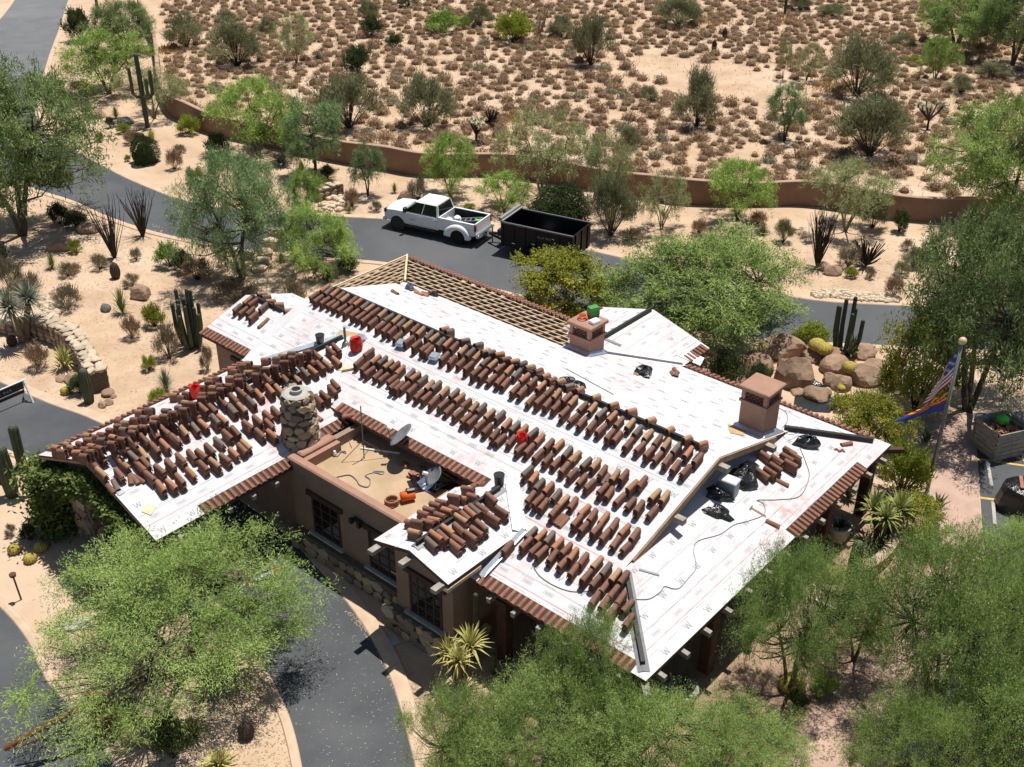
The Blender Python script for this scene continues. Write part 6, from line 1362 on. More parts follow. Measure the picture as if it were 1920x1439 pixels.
def make_rosette(seed, H, R, n, w, leaf='yucca', stiff=.3, lo=.15, hi=1.45, trunk=0., heads=1, tm='thatch'):
    r = random.Random(seed); parts = []
    tops = [(0, 0, trunk, 1.)]
    mb = MB()
    if trunk > 0:
        tops = []
        for k in range(heads):
            a = 2.1*k+.3; e = .0 if heads == 1 else .35; x, y = math.cos(a)*R*e*1.5, math.sin(a)*R*e*1.5; z = trunk*r.uniform(.8, 1.1)
            mb.tube([(x*.15, y*.15, -.05), (x*.5, y*.5, z*.5), (x, y, z)], [.16*R/1., .13*R, .12*R], 8); tops.append((x, y, z, r.uniform(.8, 1.05)))
        parts.append(('trunk', mb.mesh('trunk', Mt[tm])))
    B = MB(); tl = []
    for (x, y, z, s_) in tops:
        for i in range(n):
            e = lo+(hi-lo)*(i/n)**.8; a = i*2.399963+r.uniform(-.15, .15); L = R*s_*r.uniform(.85, 1.1); d = Vector((math.cos(a)*math.cos(e), math.sin(a)*math.cos(e), math.sin(e)*H/R*.9)); sv = Vector((-math.sin(a), math.cos(a), 0))*w*.5
            b = Vector((x, y, z+.03)); m = b+d*L*.5+Vector((0, 0, stiff*.12*L)); t = b+d*L-Vector((0, 0, (1-stiff)*.22*L*math.cos(e)))
            B.add([b-sv*.7, b+sv*.7, m+sv, m-sv, t], [(0, 1, 2, 3), (3, 2, 4)]); tt = r.random(); tl += [tt, min(1, tt+.15)]
    me = B.mesh('blades', LEAF[leaf]); at = me.attributes.new('tint', 'FLOAT', 'FACE'); at.data.foreach_set('value', tl); parts.append(('blades', me)); return parts, H+trunk, R
def column_mesh(mb, pts, r, ribs=12, dep=.16, cap=True):
    """ribbed cactus stem along pts with a domed tip"""
    P = [Vector(p) for p in pts]; k = len(P); n = ribs*2; vs = []; rs_ = r if isinstance(r, list) else [r]*k
    ref = None; rows = []
    for i in range(k): rows.append((P[i], (P[min(i+1, k-1)]-P[max(i-1, 0)]).normalized(), rs_[i]))
    t = rows[-1][1]; e = rows[-1][0]; rr = rs_[-1]; rows += [(e+t*rr*.5, t, rr*.85), (e+t*rr*.85, t, rr*.5), (e+t*rr, t, rr*.08)]
    for (p, t, rr) in rows:
        if ref is None: ref = t.orthogonal().normalized()
        x = (ref-t*ref.dot(t)).normalized(); ref = x; y = t.cross(x)
        for j in range(n): a = 2*math.pi*j/n; q = rr*(1 if j % 2 == 0 else 1-dep); vs.append(p+x*math.cos(a)*q+y*math.sin(a)*q)
    mb.add(vs, [(i*n+j, i*n+(j+1) % n, (i+1)*n+(j+1) % n, (i+1)*n+j) for i in range(len(rows)-1) for j in range(n)]+[tuple(range((len(rows)-1)*n, len(rows)*n))])
def put(parts, name, loc, rz, sc, label, cat, group=None):
    o = empty(name, loc, rz, label, cat, group); o.scale = sc
    for pn, me in parts: link(pn, me, o)
    return o
def size_from(px, py, top, width, hk=.6, vk=.42):
    p = G(px, py); s_ = ppm(p); R = width/2/s_; al = math.atan2(CAM_H, p.y); lo, hi = .2, 14.
    for _ in range(40):
        h = (lo+hi)/2; ext = hk*h*math.cos(al)+math.hypot(vk*h*math.cos(al), R*math.sin(al)*.9)
        if ext < (py-top)/s_: lo = h
        else: hi = h
    return p, max(h, .55*R), R
PROTO = {
 'mesqN': [make_tree('m', 11, 5, 5, 210, 86000, .15, .026, .72, 3, .17, .42, .12, .30, 'mesq', hollow=.1), make_tree('m', 12, 5, 5, 200, 86000, .15, .026, .74, 4, .15, .40, .10, .28, 'mesq', hollow=.1)],
 'mesq': [make_tree('m', 13, 5.5, 4.5, 200, 52000, .23, .044, .68, 3, .18, .42, .16, .2, 'mesq', hollow=.2), make_tree('m', 14, 5.5, 4.5, 190, 52000, .23, .044, .68, 4, .16, .42, .14, .2, 'mesq', hollow=.2)],
 'mesqd': [make_tree('m', 43, 5.5, 4.5, 200, 56000, .22, .042, .66, 3, .18, .42, .16, .2, 'mesqd', hollow=.2), make_tree('m', 44, 5.5, 4.5, 190, 56000, .22, .042, .66, 4, .16, .42, .14, .2, 'mesqd', hollow=.2)],
 'mesq2': [make_tree('m', 15, 5, 4, 130, 36000, .25, .036, .62, 3, .18, .5, .35, .10, 'mesq2', hollow=.2), make_tree('m', 25, 5, 4, 120, 34000, .25, .036, .62, 3, .16, .5, .35, .12, 'palo', hollow=.2)],
 'palo': [make_tree('p', 16, 4, 2.6, 90, 17000, .23, .034, .45, 4, .085, .45, .1, .20, 'palo', 'barkgreen', up=.6, hollow=.2), make_tree('p', 17, 4, 2.6, 80, 16000, .23, .034, .46, 5, .075, .5, .15, .2, 'palo', 'barkgreen', up=.6, hollow=.2), make_tree('p', 18, 4, 2.8, 96, 18000, .23, .034, .46, 3, .09, .42, .2, .22, 'palo', 'bark', up=.5, hollow=.2)],
 'pale': [make_tree('p', 19, 4, 2.6, 62, 10500, .25, .032, .48, 4, .075, .5, .15, .26, 'pale', 'barkgreen', up=.6), make_tree('p', 20, 4, 2.6, 56, 10000, .25, .032, .5, 5, .07, .5, .15, .24, 'pale', 'barkgreen', up=.6)],
 'darkt': [make_tree('d', 21, 4.5, 2.2, 70, 15000, .22, .036, .46, 2, .12, .4, .4, .24, 'mesq2', 'barkdark')],
 'creo': [make_bush(31, 2.4, 1.7, 8500, .22, .030, 'creo', 'bark', 34, 1.0, False, .25, .022), make_bush(32, 2.4, 1.7, 8500, .22, .030, 'creo', 'barkdark', 30, 1.0, False, .3, .022), make_bush(33, 2.2, 1.8, 7500, .22, .030, 'creo', 'barkdark', 26, .9, False, .35, .025)],
 'round': [make_bush(34, 1.6, 1.15, 12000, .09, .04, 'dark', 'barkdark', 16, .5, True)],
 'green': [make_bush(35, 1.3, 1.1, 4200, .13, .045, 'palo', 'barkdark', 22, .8, False, .15), make_bush(36, 1.2, 1.1, 4200, .13, .05, 'dark', 'barkdark', 22, .8, False, .1)],
 'dgreen': [make_bush(41, 1.2, 1.1, 4600, .13, .05, 'dark', 'barkdark', 24, .8, False, .1)],
 'lime': [make_bush(37, 1.1, 1.0, 4000, .13, .04, 'lime', 'barkdark', 24, .8, False, .1)],
 'yel': [make_tree('y', 38, 2.6, 2.0, 90, 20000, .12, .055, .38, 5, .06, .5, .15, .10, 'yel', 'barkdark', up=.4, hollow=.2)],
 'brown': [make_bush(39, .8, .8, 2600, .14, .022, 'brown', 'barkdark', 26, .9, False, .2, .012), make_bush(40, .8, .85, 2600, .14, .022, 'grey', 'bark', 26, .9, False, .2, .012)],
 'grey': [make_bush(42, .8, .85, 2600, .15, .02, 'grey', 'bark', 26, .9, False, .15, .012)],
 'grass': [make_rosette(51, .75, 1.0, 170, .03, 'bluea', .2, .25, 1.5), make_rosette(52, .75, 1.0, 170, .03, 'yucca', .2, .25, 1.5)],
 'straw': [make_rosette(53, .5, 1.0, 150, .035, 'straw', .2, .2, 1.5)],
 'yucca': [make_rosette(54, .8, 1.0, 90, .055, 'yucca', .5, .1, 1.5)],
 'gold': [make_rosette(55, .7, 1.0, 75, .07, 'gold', .6, .1, 1.5)],
 'agave': [make_rosette(56, .9, 1.0, 34, .16, 'agave', 1.0, .25, 1.4)],
 'ytree': [make_rosette(57, 1.0, 1.0, 120, .06, 'bluea', .4, -.6, 1.5, 1.9, 2)],
 'ycane': [make_rosette(58, .9, .9, 60, .075, 'gold', .5, -.3, 1.5, 1.3, 3, 'bark'), make_rosette(59, .9, .9, 60, .075, 'yucca', .5, -.3, 1.5, 1.1, 3, 'bark')],
}
NAMES = {'mesqN': 'mesquite_tree', 'mesqd': 'mesquite_tree', 'mesq': 'mesquite_tree', 'mesq2': 'mesquite_tree', 'palo': 'palo_verde_tree', 'pale': 'palo_verde_tree', 'darkt': 'mesquite_tree', 'creo': 'creosote_bush', 'round': 'round_shrub', 'green': 'green_shrub', 'dgreen': 'green_shrub', 'lime': 'green_shrub', 'yel': 'flowering_shrub', 'brown': 'brittle_bush', 'grey': 'brittle_bush', 'grass': 'grass_clump', 'straw': 'grass_clump', 'yucca': 'yucca', 'gold': 'yucca', 'agave': 'agave', 'ytree': 'tree_yucca', 'ycane': 'cane_yucca'}
CATS = {'mesquite_tree': 'tree', 'palo_verde_tree': 'tree', 'creosote_bush': 'shrub', 'round_shrub': 'shrub', 'green_shrub': 'shrub', 'flowering_shrub': 'shrub', 'brittle_bush': 'shrub', 'grass_clump': 'grass clump', 'yucca': 'yucca', 'agave': 'agave', 'tree_yucca': 'yucca', 'cane_yucca': 'yucca'}
GRP = {'tree': 'trees of the grounds and desert', 'shrub': 'shrubs of the grounds and desert', 'grass clump': 'grass clumps of the garden', 'yucca': 'yuccas of the garden', 'agave': 'agaves of the garden'}
pr = random.Random(77); pcount = {}; TAKEN = []
def T(kind, px, py, top, width, label, hk=.6, vk=.42, hmax=99):
    k = pcount.get(kind, 0); pcount[kind] = k+1
    parts, H0, R0 = PROTO[kind][k % len(PROTO[kind])]
    p, H, R = size_from(px, py, top, width, hk, vk); H = min(H, hmax)
    n = NAMES[kind]; c = CATS[n]; TAKEN.append((p.x, p.y, R))
    sx = R/R0
    return put(parts, n, (p.x, p.y, .0), pr.uniform(0, 6.28), (sx, sx, H/H0), label, c, GRP[c])
# --- trees round the house
T('mesqN', 345, 1270, 950, 590, 'largest feathery green mesquite, spreading over the lower left island')
T('mesqN', 985, 1520, 1262, 410, 'bright green mesquite at the bottom edge left of centre', hmax=4.4)
T('mesqN', 1100, 1375, 1150, 225, 'green tree rising against the front eave, left of the porch corner')
T('mesqN', 1375, 1490, 1300, 330, 'bright green mesquite at the bottom edge below the porch corner', hmax=5)
T('mesqN', 1475, 1300, 1025, 265, 'green mesquite overlapping the right porch eave')
T('mesqN', 1745, 1345, 1010, 370, 'wide mesquite over the paved walk in the lower right')
T('mesqN', 1885, 1120, 960, 250, 'mesquite at the right edge beside the white bay lines')
T('mesqN', 1885, 1490, 1240, 330, 'mesquite filling the bottom right corner')
T('mesqN', 1600, 1240, 1070, 190, 'smaller mesquite crown between the porch and the walk') 
T('mesq', 1325, 618, 425, 400, 'broad bright green mesquite hanging over the road behind the house')
T('mesqd', 1815, 770, 410, 350, 'large grey green mesquite behind the flagpole')
T('mesq', 1885, 420, 185, 300, 'bright mesquite at the right edge in front of the garden wall')
T('mesqd', 1905, 590, 430, 260, 'grey green mesquite at the right edge above the car park')
T('mesqd', 42, 440, 140, 350, 'large dark green mesquite at the left edge by the road bend')
T('mesq', 1790, 92, -25, 190, 'green desert tree near the top right corner'); T('mesqd', 1898, 122, -30, 170, 'dark trunked desert tree in the top right corner')
T('mesq2', 455, 522, 288, 240, 'big feathery blue green tree on the sand between road and house')
T('mesq2', 590, 505, 388, 180, 'feathery pale tree leaning beside the stone steps')
T('palo', 205, 176, 58, 195, 'bright palo verde beyond the saguaro, close to the road'); T('mesqd', 238, 96, 5, 125, 'dark green tree at the far end of the garden wall')
T('dgreen', 150, 78, 20, 66, 'dark green bush between road and far end of the wall'); T('pale', 290, 222, 128, 135, 'pale green palo verde beside the armed saguaro')
T('palo', 485, 294, 148, 185, 'yellow green palo verde in front of the wall, left of centre'); T('darkt', 592, 330, 192, 130, 'dark mesquite with bare leaning trunk by the wall')
T('palo', 575, 422, 318, 88, 'slim tree beside the short stone wall at the road'); T('darkt', 690, 368, 272, 66, 'dark upright tree by the wall, left of the pickup')
T('palo', 845, 368, 252, 132, 'small palo verde right behind the pickup cab'); T('palo', 945, 398, 320, 108, 'low bright palo verde behind the pickup tailgate')
T('pale', 1015, 368, 205, 180, 'tallest many stemmed palo verde, behind the trailer'); T('round', 1055, 424, 350, 100, 'dense dark round shrub between trailer and wall', .5, .5)
T('creo', 1145, 442, 322, 122, 'open olive shrub just right of the trailer'); T('pale', 1135, 400, 250, 118, 'pale palo verde before the wall, right of the trailer')
T('pale', 1240, 430, 325, 112, 'sparse pale tree by the wall above the big roadside mesquite'); T('palo', 1383, 416, 300, 152, 'palo verde before the wall, between trailer and right edge')
T('pale', 1585, 434, 300, 165, 'wispy palo verde before the wall, near the black ocotillo'); T('creo', 1635, 428, 360, 62, 'grey olive shrub against the wall at right')
T('yel', 1060, 590, 465, 220, 'yellow blooming shrub hiding the rear eave of the house'); T('yel', 1715, 770, 588, 175, 'tall yellow blooming shrub left of the flagpole')
T('yel', 1625, 850, 735, 150, 'yellow green shrub at the right corner of the porch roof'); T('lime', 1690, 925, 820, 110, 'lime green hedge shrub along the paved walk'); T('yel', 1705, 1010, 920, 130, 'yellow flecked shrub below the flagpole foot')
T('yel', 1770, 830, 770, 70, 'small yellow flecked shrub close to the flagpole') if False else None
T('lime', 1520, 650, 600, 80, 'bright lime shrub at the roadside above the boulders'); T('dgreen', 1360, 720, 655, 85, 'dark shrub in shade behind the right rear eave')
T('dgreen', 1420, 725, 680, 60, 'dark shrub among the boulders behind the big chimney')
T('mesqN', 885, 1500, 1285, 250, 'small bright mesquite at the bottom edge, farthest left of that group'); T('mesqN', 1195, 1490, 1270, 330, 'bright mesquite at the bottom edge right below the porch eave')
T('mesqN', 1835, 1330, 1110, 290, 'mesquite standing in the car park edge at lower right'); T('mesqN', 1690, 1500, 1290, 270, 'low mesquite at the bottom edge over the paved walk'); T('mesqN', 1930, 1300, 1050, 260, 'mesquite cut by the right edge below the white bay lines')
# --- desert trees and large shrubs beyond the wall
for a in (('palo', 1752, 152, 72, 78, 'upright green palo verde in the desert near the top right'), ('creo', 1605, 180, 68, 155, 'wide grey green desert shrub, upper of the pair at right'), ('pale', 1512, 152, 84, 56, 'small pale desert tree left of the wide shrub pair'),
 ('pale', 1467, 150, 74, 28, 'thin single stemmed desert tree right of centre'), ('creo', 1630, 293, 172, 175, 'large dark based desert shrub, lower of the pair at right'), ('darkt', 1470, 266, 162, 72, 'small dark trunked desert tree right of centre'),
 ('creo', 1305, 238, 128, 95, 'dark grey desert shrub right of centre'), ('creo', 800, 238, 138, 128, 'rounded grey green desert shrub above the pickup'), ('creo', 655, 240, 132, 150, 'wide grey green desert shrub left of the pickup line'),
 ('creo', 445, 124, 38, 120, 'round grey green shrub in the upper left desert'), ('pale', 556, 120, 30, 82, 'open branched desert tree in the upper left'), ('creo', 350, 88, 25, 85, 'olive shrub just beyond the far garden wall'),
 ('lime', 963, 80, 20, 86, 'bright yellow green desert bush at top centre'), ('creo', 1108, 122, 28, 96, 'tall grey green desert shrub at top centre'), ('creo', 1270, 48, -8, 100, 'grey desert shrub at the top edge right of centre'),
 ('green', 830, 62, 18, 75, 'green bush left of the bright yellow green one'), ('creo', 900, 50, 8, 55, 'grey bush behind the bright yellow green one'), ('creo', 690, 40, 0, 55, 'grey green bush at the top edge left of centre'), ('dgreen', 698, 68, 35, 55, 'dark green low bush in the upper left desert'),
 ('dgreen', 740, 90, 66, 38, 'small dark green bush in the upper desert'), ('green', 672, 138, 88, 72, 'green bush in the desert above the wide left shrub'), ('creo', 765, 12, -25, 50, 'grey bush cut by the top edge'), ('green', 870, 52, 30, 40, 'small green bush by the grey one at top centre'),
 ('creo', 1052, 70, 30, 60, 'olive bush beneath the bare dead tree'), ('creo', 1500, 20, -10, 60, 'grey bush at the top edge near the saguaro stump'), ('creo', 1180, 275, 235, 55, 'grey green low shrub above the wall, centre'), ('creo', 1215, 190, 160, 42, 'grey shrub in the middle of the desert'),
 ('creo', 1860, 145, 115, 80, 'yellowish low shrub under the top right trees'), ('creo', 1800, 175, 140, 60, 'grey twiggy shrub right of the green palo verde'), ('lime', 1712, 120, 105, 40, 'low yellow green shrub near the top right trees'),
 ('creo', 1690, 85, 62, 60, 'grey shrub behind the wide pair, upper right'), ('creo', 1560, 30, 5, 70, 'grey brush at the upper right of the desert'), ('creo', 425, 45, 20, 50, 'dark green brush at the top left beyond the wall'), ('creo', 500, 60, 35, 40, 'small grey brush in the top left desert')): T(*a)
# --- garden plants, left
for a in (('round', 273, 305, 256, 52, 'clipped round dark shrub on the sand at the road bend', .5, .5), ('brown', 328, 318, 278, 36, 'bare twiggy bush right of the clipped round shrub'), ('lime', 112, 166, 148, 24, 'yellow green tuft nearest the far road edge'), ('brown', 150, 178, 148, 62, 'dark twiggy clump by the road under the bright palo verde'),
 ('lime', 137, 200, 180, 26, 'small lime shrub on the far road verge'), ('grey', 163, 206, 186, 24, 'grey tuft beside the lime shrub on the far verge'), ('dgreen', 207, 240, 220, 24, 'small dark shrub left of the pale boulder'), ('lime', 232, 250, 230, 32, 'lime shrub right of the pale boulder'),
 ('lime', 188, 266, 246, 20, 'yellow shrub at the road edge under the left mesquite'), ('lime', 240, 303, 290, 14, 'tiny yellow tuft on bare sand by the bend'), ('yucca', 218, 222, 195, 34, 'spiky rosette beside the pale boulder'), ('gold', 285, 266, 238, 46, 'pale spiky clump at the foot of the armed saguaro'), ('brown', 248, 270, 244, 40, 'brown twiggy shrub below the saguaro'),
 ('grey', 338, 288, 270, 28, 'grey tuft above the bare twiggy bush'), ('lime', 366, 342, 312, 42, 'yellow green shrub at the road near the big feathery tree'), ('lime', 356, 252, 215, 50, 'yellowish bush against the bend of the wall'), ('dgreen', 410, 292, 250, 62, 'green shrub under the yellow green palo verde'),
 ('agave', 530, 312, 280, 50, 'spiky agave below the dark leaning mesquite'), ('yucca', 566, 322, 296, 36, 'small yucca right of the agave by the wall'), ('dgreen', 614, 336, 310, 32, 'green shrub at the foot of the dark mesquite'), ('lime', 600, 352, 330, 40, 'yellow green shrub beside the short stone wall'), ('yucca', 740, 362, 338, 26, 'green yucca left of the pickup'),
 ('grey', 785, 376, 330, 48, 'grey grassy shrub behind the pickup hood'), ('brown', 705, 396, 376, 28, 'brown tuft at the kerb left of the pickup'), ('brown', 660, 390, 352, 38, 'brown shrub near the short stone wall'), ('yucca', 655, 400, 380, 24, 'green yucca at the kerb by the short stone wall'), ('lime', 880, 392, 380, 28, 'low lime shrub behind the pickup bed'), ('yucca', 845, 376, 350, 24, 'green tuft at the foot of the palo verde by the cab'),
 ('lime', 143, 474, 448, 30, 'lime tuft on the sand near the dark boulders'), ('yucca', 98, 504, 468, 40, 'bright green yucca in the upper left garden'), ('brown', 128, 518, 490, 40, 'brown tuft right of the bright green yucca'), ('brown', 140, 512, 492, 30, 'second brown tuft right of the bright green yucca'), ('grey', 188, 506, 474, 38, 'grey brown tuft left of the barrel cactus'), ('grey', 256, 488, 464, 28, 'grey tuft right of the near ocotillo'),
 ('brown', 128, 578, 530, 62, 'wide brown shrub above the curved stone wall'), ('yucca', 230, 588, 528, 58, 'green grassy yucca left of the tan boulder'), ('grey', 248, 536, 512, 40, 'straw coloured shrub above the tan boulder'), ('lime', 290, 612, 566, 48, 'bright green shrub in front of the organ pipe cactus'), ('brown', 248, 634, 590, 44, 'brown shrub in the middle of the left sand'), ('brown', 318, 672, 606, 58, 'brown shrub at the foot of the organ pipe cactus'),
 ('lime', 280, 694, 664, 34, 'small yellow green shrub on the sand above the wing'), ('grass', 312, 732, 676, 62, 'grey green grass clump above the far wing eave'), ('lime', 298, 752, 726, 44, 'yellow green tuft touching the far wing eave'), ('grey', 390, 694, 648, 32, 'grey shrub at the wall of the small left gable'), ('ytree', 45, 640, 505, 90, 'tall shaggy tree yucca beside the curved stone wall'), ('brown', 72, 690, 640, 56, 'brown shrub below the tree yucca'), ('gold', 122, 692, 636, 72, 'variegated spiky yucca inside the curved stone wall'),
 ('dgreen', 152, 738, 702, 58, 'green shrub at the road end of the curved wall'), ('agave', 8, 495, 440, 60, 'pale agave at the left edge under the mesquite'), ('grey', 55, 560, 510, 80, 'grey brush behind the tree yucca'), ('dgreen', 145, 428, 395, 60, 'dark spiky shrub by the road under the left mesquite'), ('green', 112, 420, 380, 50, 'green shrub at the foot of the left mesquite'), ('grey', 20, 545, 480, 60, 'grey shrub at the left edge beyond the tree yucca'),
 ('brown', 440, 560, 515, 90, 'dry brush in shade left of the stripped laths'), ('brown', 370, 525, 480, 70, 'dark brush in the shade of the big feathery tree'), ('brown', 550, 575, 520, 60, 'bare twiggy brush at the rear left corner of the roof'), ('dgreen', 615, 528, 505, 28, 'small dark green shrub left of the laths'), ('dgreen', 655, 510, 480, 50, 'dark rounded shrub at the road behind the laths'), ('yucca', 528, 490, 468, 40, 'pale yucca right of the stone steps'), ('green', 320, 500, 450, 60, 'yellow green shrub at the left of the big feathery tree'), ('dgreen', 345, 512, 470, 50, 'dark green shrub at the foot of the big feathery tree'),
 ('green', 55, 1012, 980, 36, 'green shrub left of the vine covered pillar'), ('grey', 22, 1004, 982, 26, 'grey tuft at the left edge by the pillar'), ('yucca', 75, 975, 905, 60, 'spiky yucca at the foot of the vine covered pillar')): T(*a)
# --- garden plants, island, front and right
for a in (('agave', 408, 1290, 1200, 110, 'large blue green agave in the island under the mesquite'), ('dgreen', 425, 1270, 1225, 50, 'dark round plant beside the large agave'), ('yucca', 366, 1385, 1325, 76, 'dark green yucca in the island'), ('gold', 412, 1440, 1385, 100, 'pale yellow spiky yucca at the bottom edge'), ('dgreen', 325, 1420, 1340, 90, 'dark green shrub at the bottom of the island'),
 ('ycane', 862, 1290, 1175, 92, 'yellow green cane yuccas beside the front porch'), ('ycane', 1650, 1020, 915, 95, 'cluster of yellow cane yuccas in the patio planter'), ('agave', 1590, 935, 885, 60, 'dark agave at the corner post of the porch'), ('agave', 1595, 672, 618, 52, 'grey agave among the boulders by the column cacti'), ('agave', 1615, 760, 722, 52, 'silver agave below the boulders'),
 ('yucca', 1350, 690, 655, 40, 'green yucca in the shade right of the rear wing'), ('agave', 1755, 965, 915, 60, 'spiky agave at the foot of the flagpole'), ('agave', 1735, 830, 795, 50, 'agave in the hedge beside the flagpole'), ('lime', 1575, 765, 735, 50, 'low lime shrub right of the big chimney'), ('dgreen', 1495, 1330, 1290, 50, 'dark round shrub beside the golden barrel at lower right'), ('green', 1545, 1300, 1255, 60, 'sparse green shrub on the walk edge at lower right'), ('dgreen', 1770, 1050, 1020, 30, 'dark small shrub on the paved walk'),
 ('creo', 1468, 455, 408, 46, 'dark rounded shrub before the wall, above the roadside mesquite'), ('grey', 1590, 500, 460, 60, 'grey shrub at the foot of the black ocotillo'), ('lime', 1595, 520, 500, 30, 'low yellow green shrub right of the roadside boulder'), ('grey', 1630, 522, 500, 24, 'grey tuft on the verge at right'), ('creo', 1712, 500, 462, 56, 'dark shrub on the right verge, upper of two'), ('creo', 1688, 516, 488, 38, 'dark shrub on the right verge, lower of two'), ('brown', 1676, 556, 515, 44, 'bare twiggy shrub at the kerb on the right'), ('brown', 1700, 470, 448, 28, 'brown tuft on the right verge above the dark shrubs'),
 ('green', 1685, 435, 395, 45, 'green shrub against the wall at right'), ('brown', 1310, 440, 410, 40, 'brown shrub before the wall right of the trailer'), ('brown', 1190, 455, 425, 50, 'dry brush right of the olive shrub'), ('yucca', 1430, 440, 415, 40, 'green yucca above the roadside mesquite'), ('brown', 1420, 420, 395, 40, 'dry tuft below the palo verde before the wall'), ('dgreen', 1015, 400, 372, 60, 'green low shrub at the foot of the tallest palo verde')): T(*a)
# --- cacti
def saguaro(px, py, top, label, arms=(), r=None, name='saguaro_cactus', cat='cactus'):
    p = G(px, py); lo, hi = .2, 15
    for _ in range(40):
        h = (lo+hi)/2
        if PR((p.x, p.y, h))[1] > top: lo = h
        else: hi = h
    r = r or max(.14, h*.034); o = empty(name, p, 0, label, cat, 'cacti of the grounds'); TAKEN.append((p.x, p.y, .8)); mb = MB(); column_mesh(mb, [(0, 0, -.05), (0, 0, h*.25), (0, 0, h*.6), (0, 0, h-r)], [r*.8, r, r*1.0, r*.85]); mb.build('stem', Mt['cactus'], o)
    for (az_, z0, out, z1) in arms:
        d = Vector((math.cos(az_), math.sin(az_), 0)); mb = MB(); column_mesh(mb, [d*r*.5+Vector((0, 0, h*z0)), d*out*.6+Vector((0, 0, h*z0+.03)), d*out+Vector((0, 0, h*z0+out*.45)), d*out+Vector((0, 0, h*(z0+z1)*.5)), d*out*1.02+Vector((0, 0, h*z1))], r*.66, 10); mb.build('arm', Mt['cactus'], o)
    return o
saguaro(277, 240, 100, 'tall many armed saguaro by the upper left road', ((3.3, .42, .62, .80), (.1, .40, .75, .76), (-.4, .42, .5, .66), (1.8, .45, .5, .6)))
saguaro(186, 34, -30, 'saguaro cut by the top edge beyond the far wall'); saguaro(1471, 28, -20, 'saguaro stem cut by the top edge, right of centre')
saguaro(24, 930, 835, 'saguaro at the left edge with one upturned arm', ((.15, .45, .62, 1.28), (3.3, .3, .4, .6)), .28)
saguaro(1592, 1110, 1013, 'single green column cactus in front of the patio planter wall', (), .22, 'column_cactus')
saguaro(894, 1240, 1112, 'tall thin column cactus rising beside the cane yuccas', (), .10, 'column_cactus')
saguaro(925, 1262, 1225, 'short column cactus under the front porch, left of two', (), .10, 'column_cactus'); saguaro(945, 1290, 1250, 'short column cactus under the front porch, right of two', (), .10, 'column_cactus')
saguaro(168, 755, 690, 'stout short column cactus at the end of the curved stone wall', (), .24, 'column_cactus')
def clusterc(px, py, top, width, n, label, r=.10):
    p, H, R = size_from(px, py, top, width); lo, hi = .2, 12
    for _ in range(40):
        h = (lo+hi)/2
        if PR((p.x, p.y, h))[1] > top: lo = h
        else: hi = h
    o = empty('organ_pipe_cactus', p, 0, label, 'cactus', 'cacti of the grounds'); q = random.Random(int(px)); TAKEN.append((p.x, p.y, 1))
    for k in range(n):
        a = k*2.4+q.uniform(-.3, .3); e = ((k+.3)/n)**.5; hh = h*q.uniform(.6, .95) if k else h; d = Vector((math.cos(a), math.sin(a), 0))*R*e*.9; mb = MB(); column_mesh(mb, [d*.3+Vector((0, 0, -.05)), d*.75+Vector((0, 0, hh*.15)), d+Vector((0, 0, hh*.5)), d*1.03+Vector((0, 0, hh))], [r*.8, r, r, r*.9], 8, .2); mb.build('stem', Mt['cactus2'], o)
clusterc(362, 650, 545, 62, 16, 'organ pipe cactus with many stems left of the small gable'); clusterc(1580, 664, 560, 64, 7, 'cluster of tall dark column cacti above the boulders', .105)
def barrel(px, py, r, h, label, m='brownspine', group='barrel cacti of the grounds', ribs=14, zb=0):
    p = G(px, py, zb); mb = MB(); k = 7; n = ribs*2; vs = []
    for i in range(k+1):
        t = i/k; rr = r*(math.sin(math.pi*(.12+.88*t))**.55 if t < 1 else .05)
        for j in range(n): a = 2*math.pi*j/n; q = rr*(1 if j % 2 else .86); vs.append((math.cos(a)*q, math.sin(a)*q, h*t))
    mb.add(vs, [(i*n+j, i*n+(j+1) % n, (i+1)*n+(j+1) % n, (i+1)*n+j) for i in range(k) for j in range(n)]+[tuple(range(k*n, (k+1)*n))])
    o = mb.build('barrel_cactus', Mt[m], loc=(p.x, p.y, zb-.02)); tag(o, label, 'cactus', group); return o
barrel(218, 522, .27, .95, 'tall brown barrel cactus below the near ocotillo'); barrel(24, 648, .24, .6, 'brown barrel cactus left of the tree yucca'); barrel(463, 1382, .24, .6, 'brown barrel cactus in the island near the kerb')
for x, y, l in ((28, 1036, 'golden barrel cactus at far left of three by the pillar'), (58, 1053, 'golden barrel cactus nearest the camera of three by the pillar'), (78, 1032, 'golden barrel cactus in shade by the pillar'), (124, 738, 'golden barrel cactus beside the green shrub at the road')): barrel(x, y, .24, .36, l, 'gold')
for x, y, l, s_ in ((1531, 655, 'upper golden barrel cactus of the pair above the boulders', .42), (1545, 662, 'lower golden barrel cactus of the pair above the boulders', .4), (1592, 696, 'golden barrel cactus on the boulder slope, centre', .36), (1577, 732, 'small yellow golden barrel cactus below the boulders', .2), (1600, 650, 'small golden barrel cactus right of the column cacti', .24), (1483, 1292, 'large golden barrel cactus at the edge of the lower right trees', .42), (1560, 1085, 'golden barrel cactus under the tree by the porch', .35), (1730, 870, 'small golden barrel cactus by the flagpole', .22)): barrel(x, y, s_, s_*1.35, l, 'gold', zb=.45 if y < 735 and 1500 < x < 1620 else 0)
for x, y, h, l in ((1338, 101, 1.3, 'dark tall barrel cactus in the desert, front of two'), (1358, 74, 1.1, 'dark tall barrel cactus in the desert, rear of two'), (1803, 248, 1.2, 'dark tall barrel cactus in the desert near the right edge'), (598, 116, .7, 'short dark barrel cactus right of the open branched desert tree')): barrel(x, y, .23, h, l)
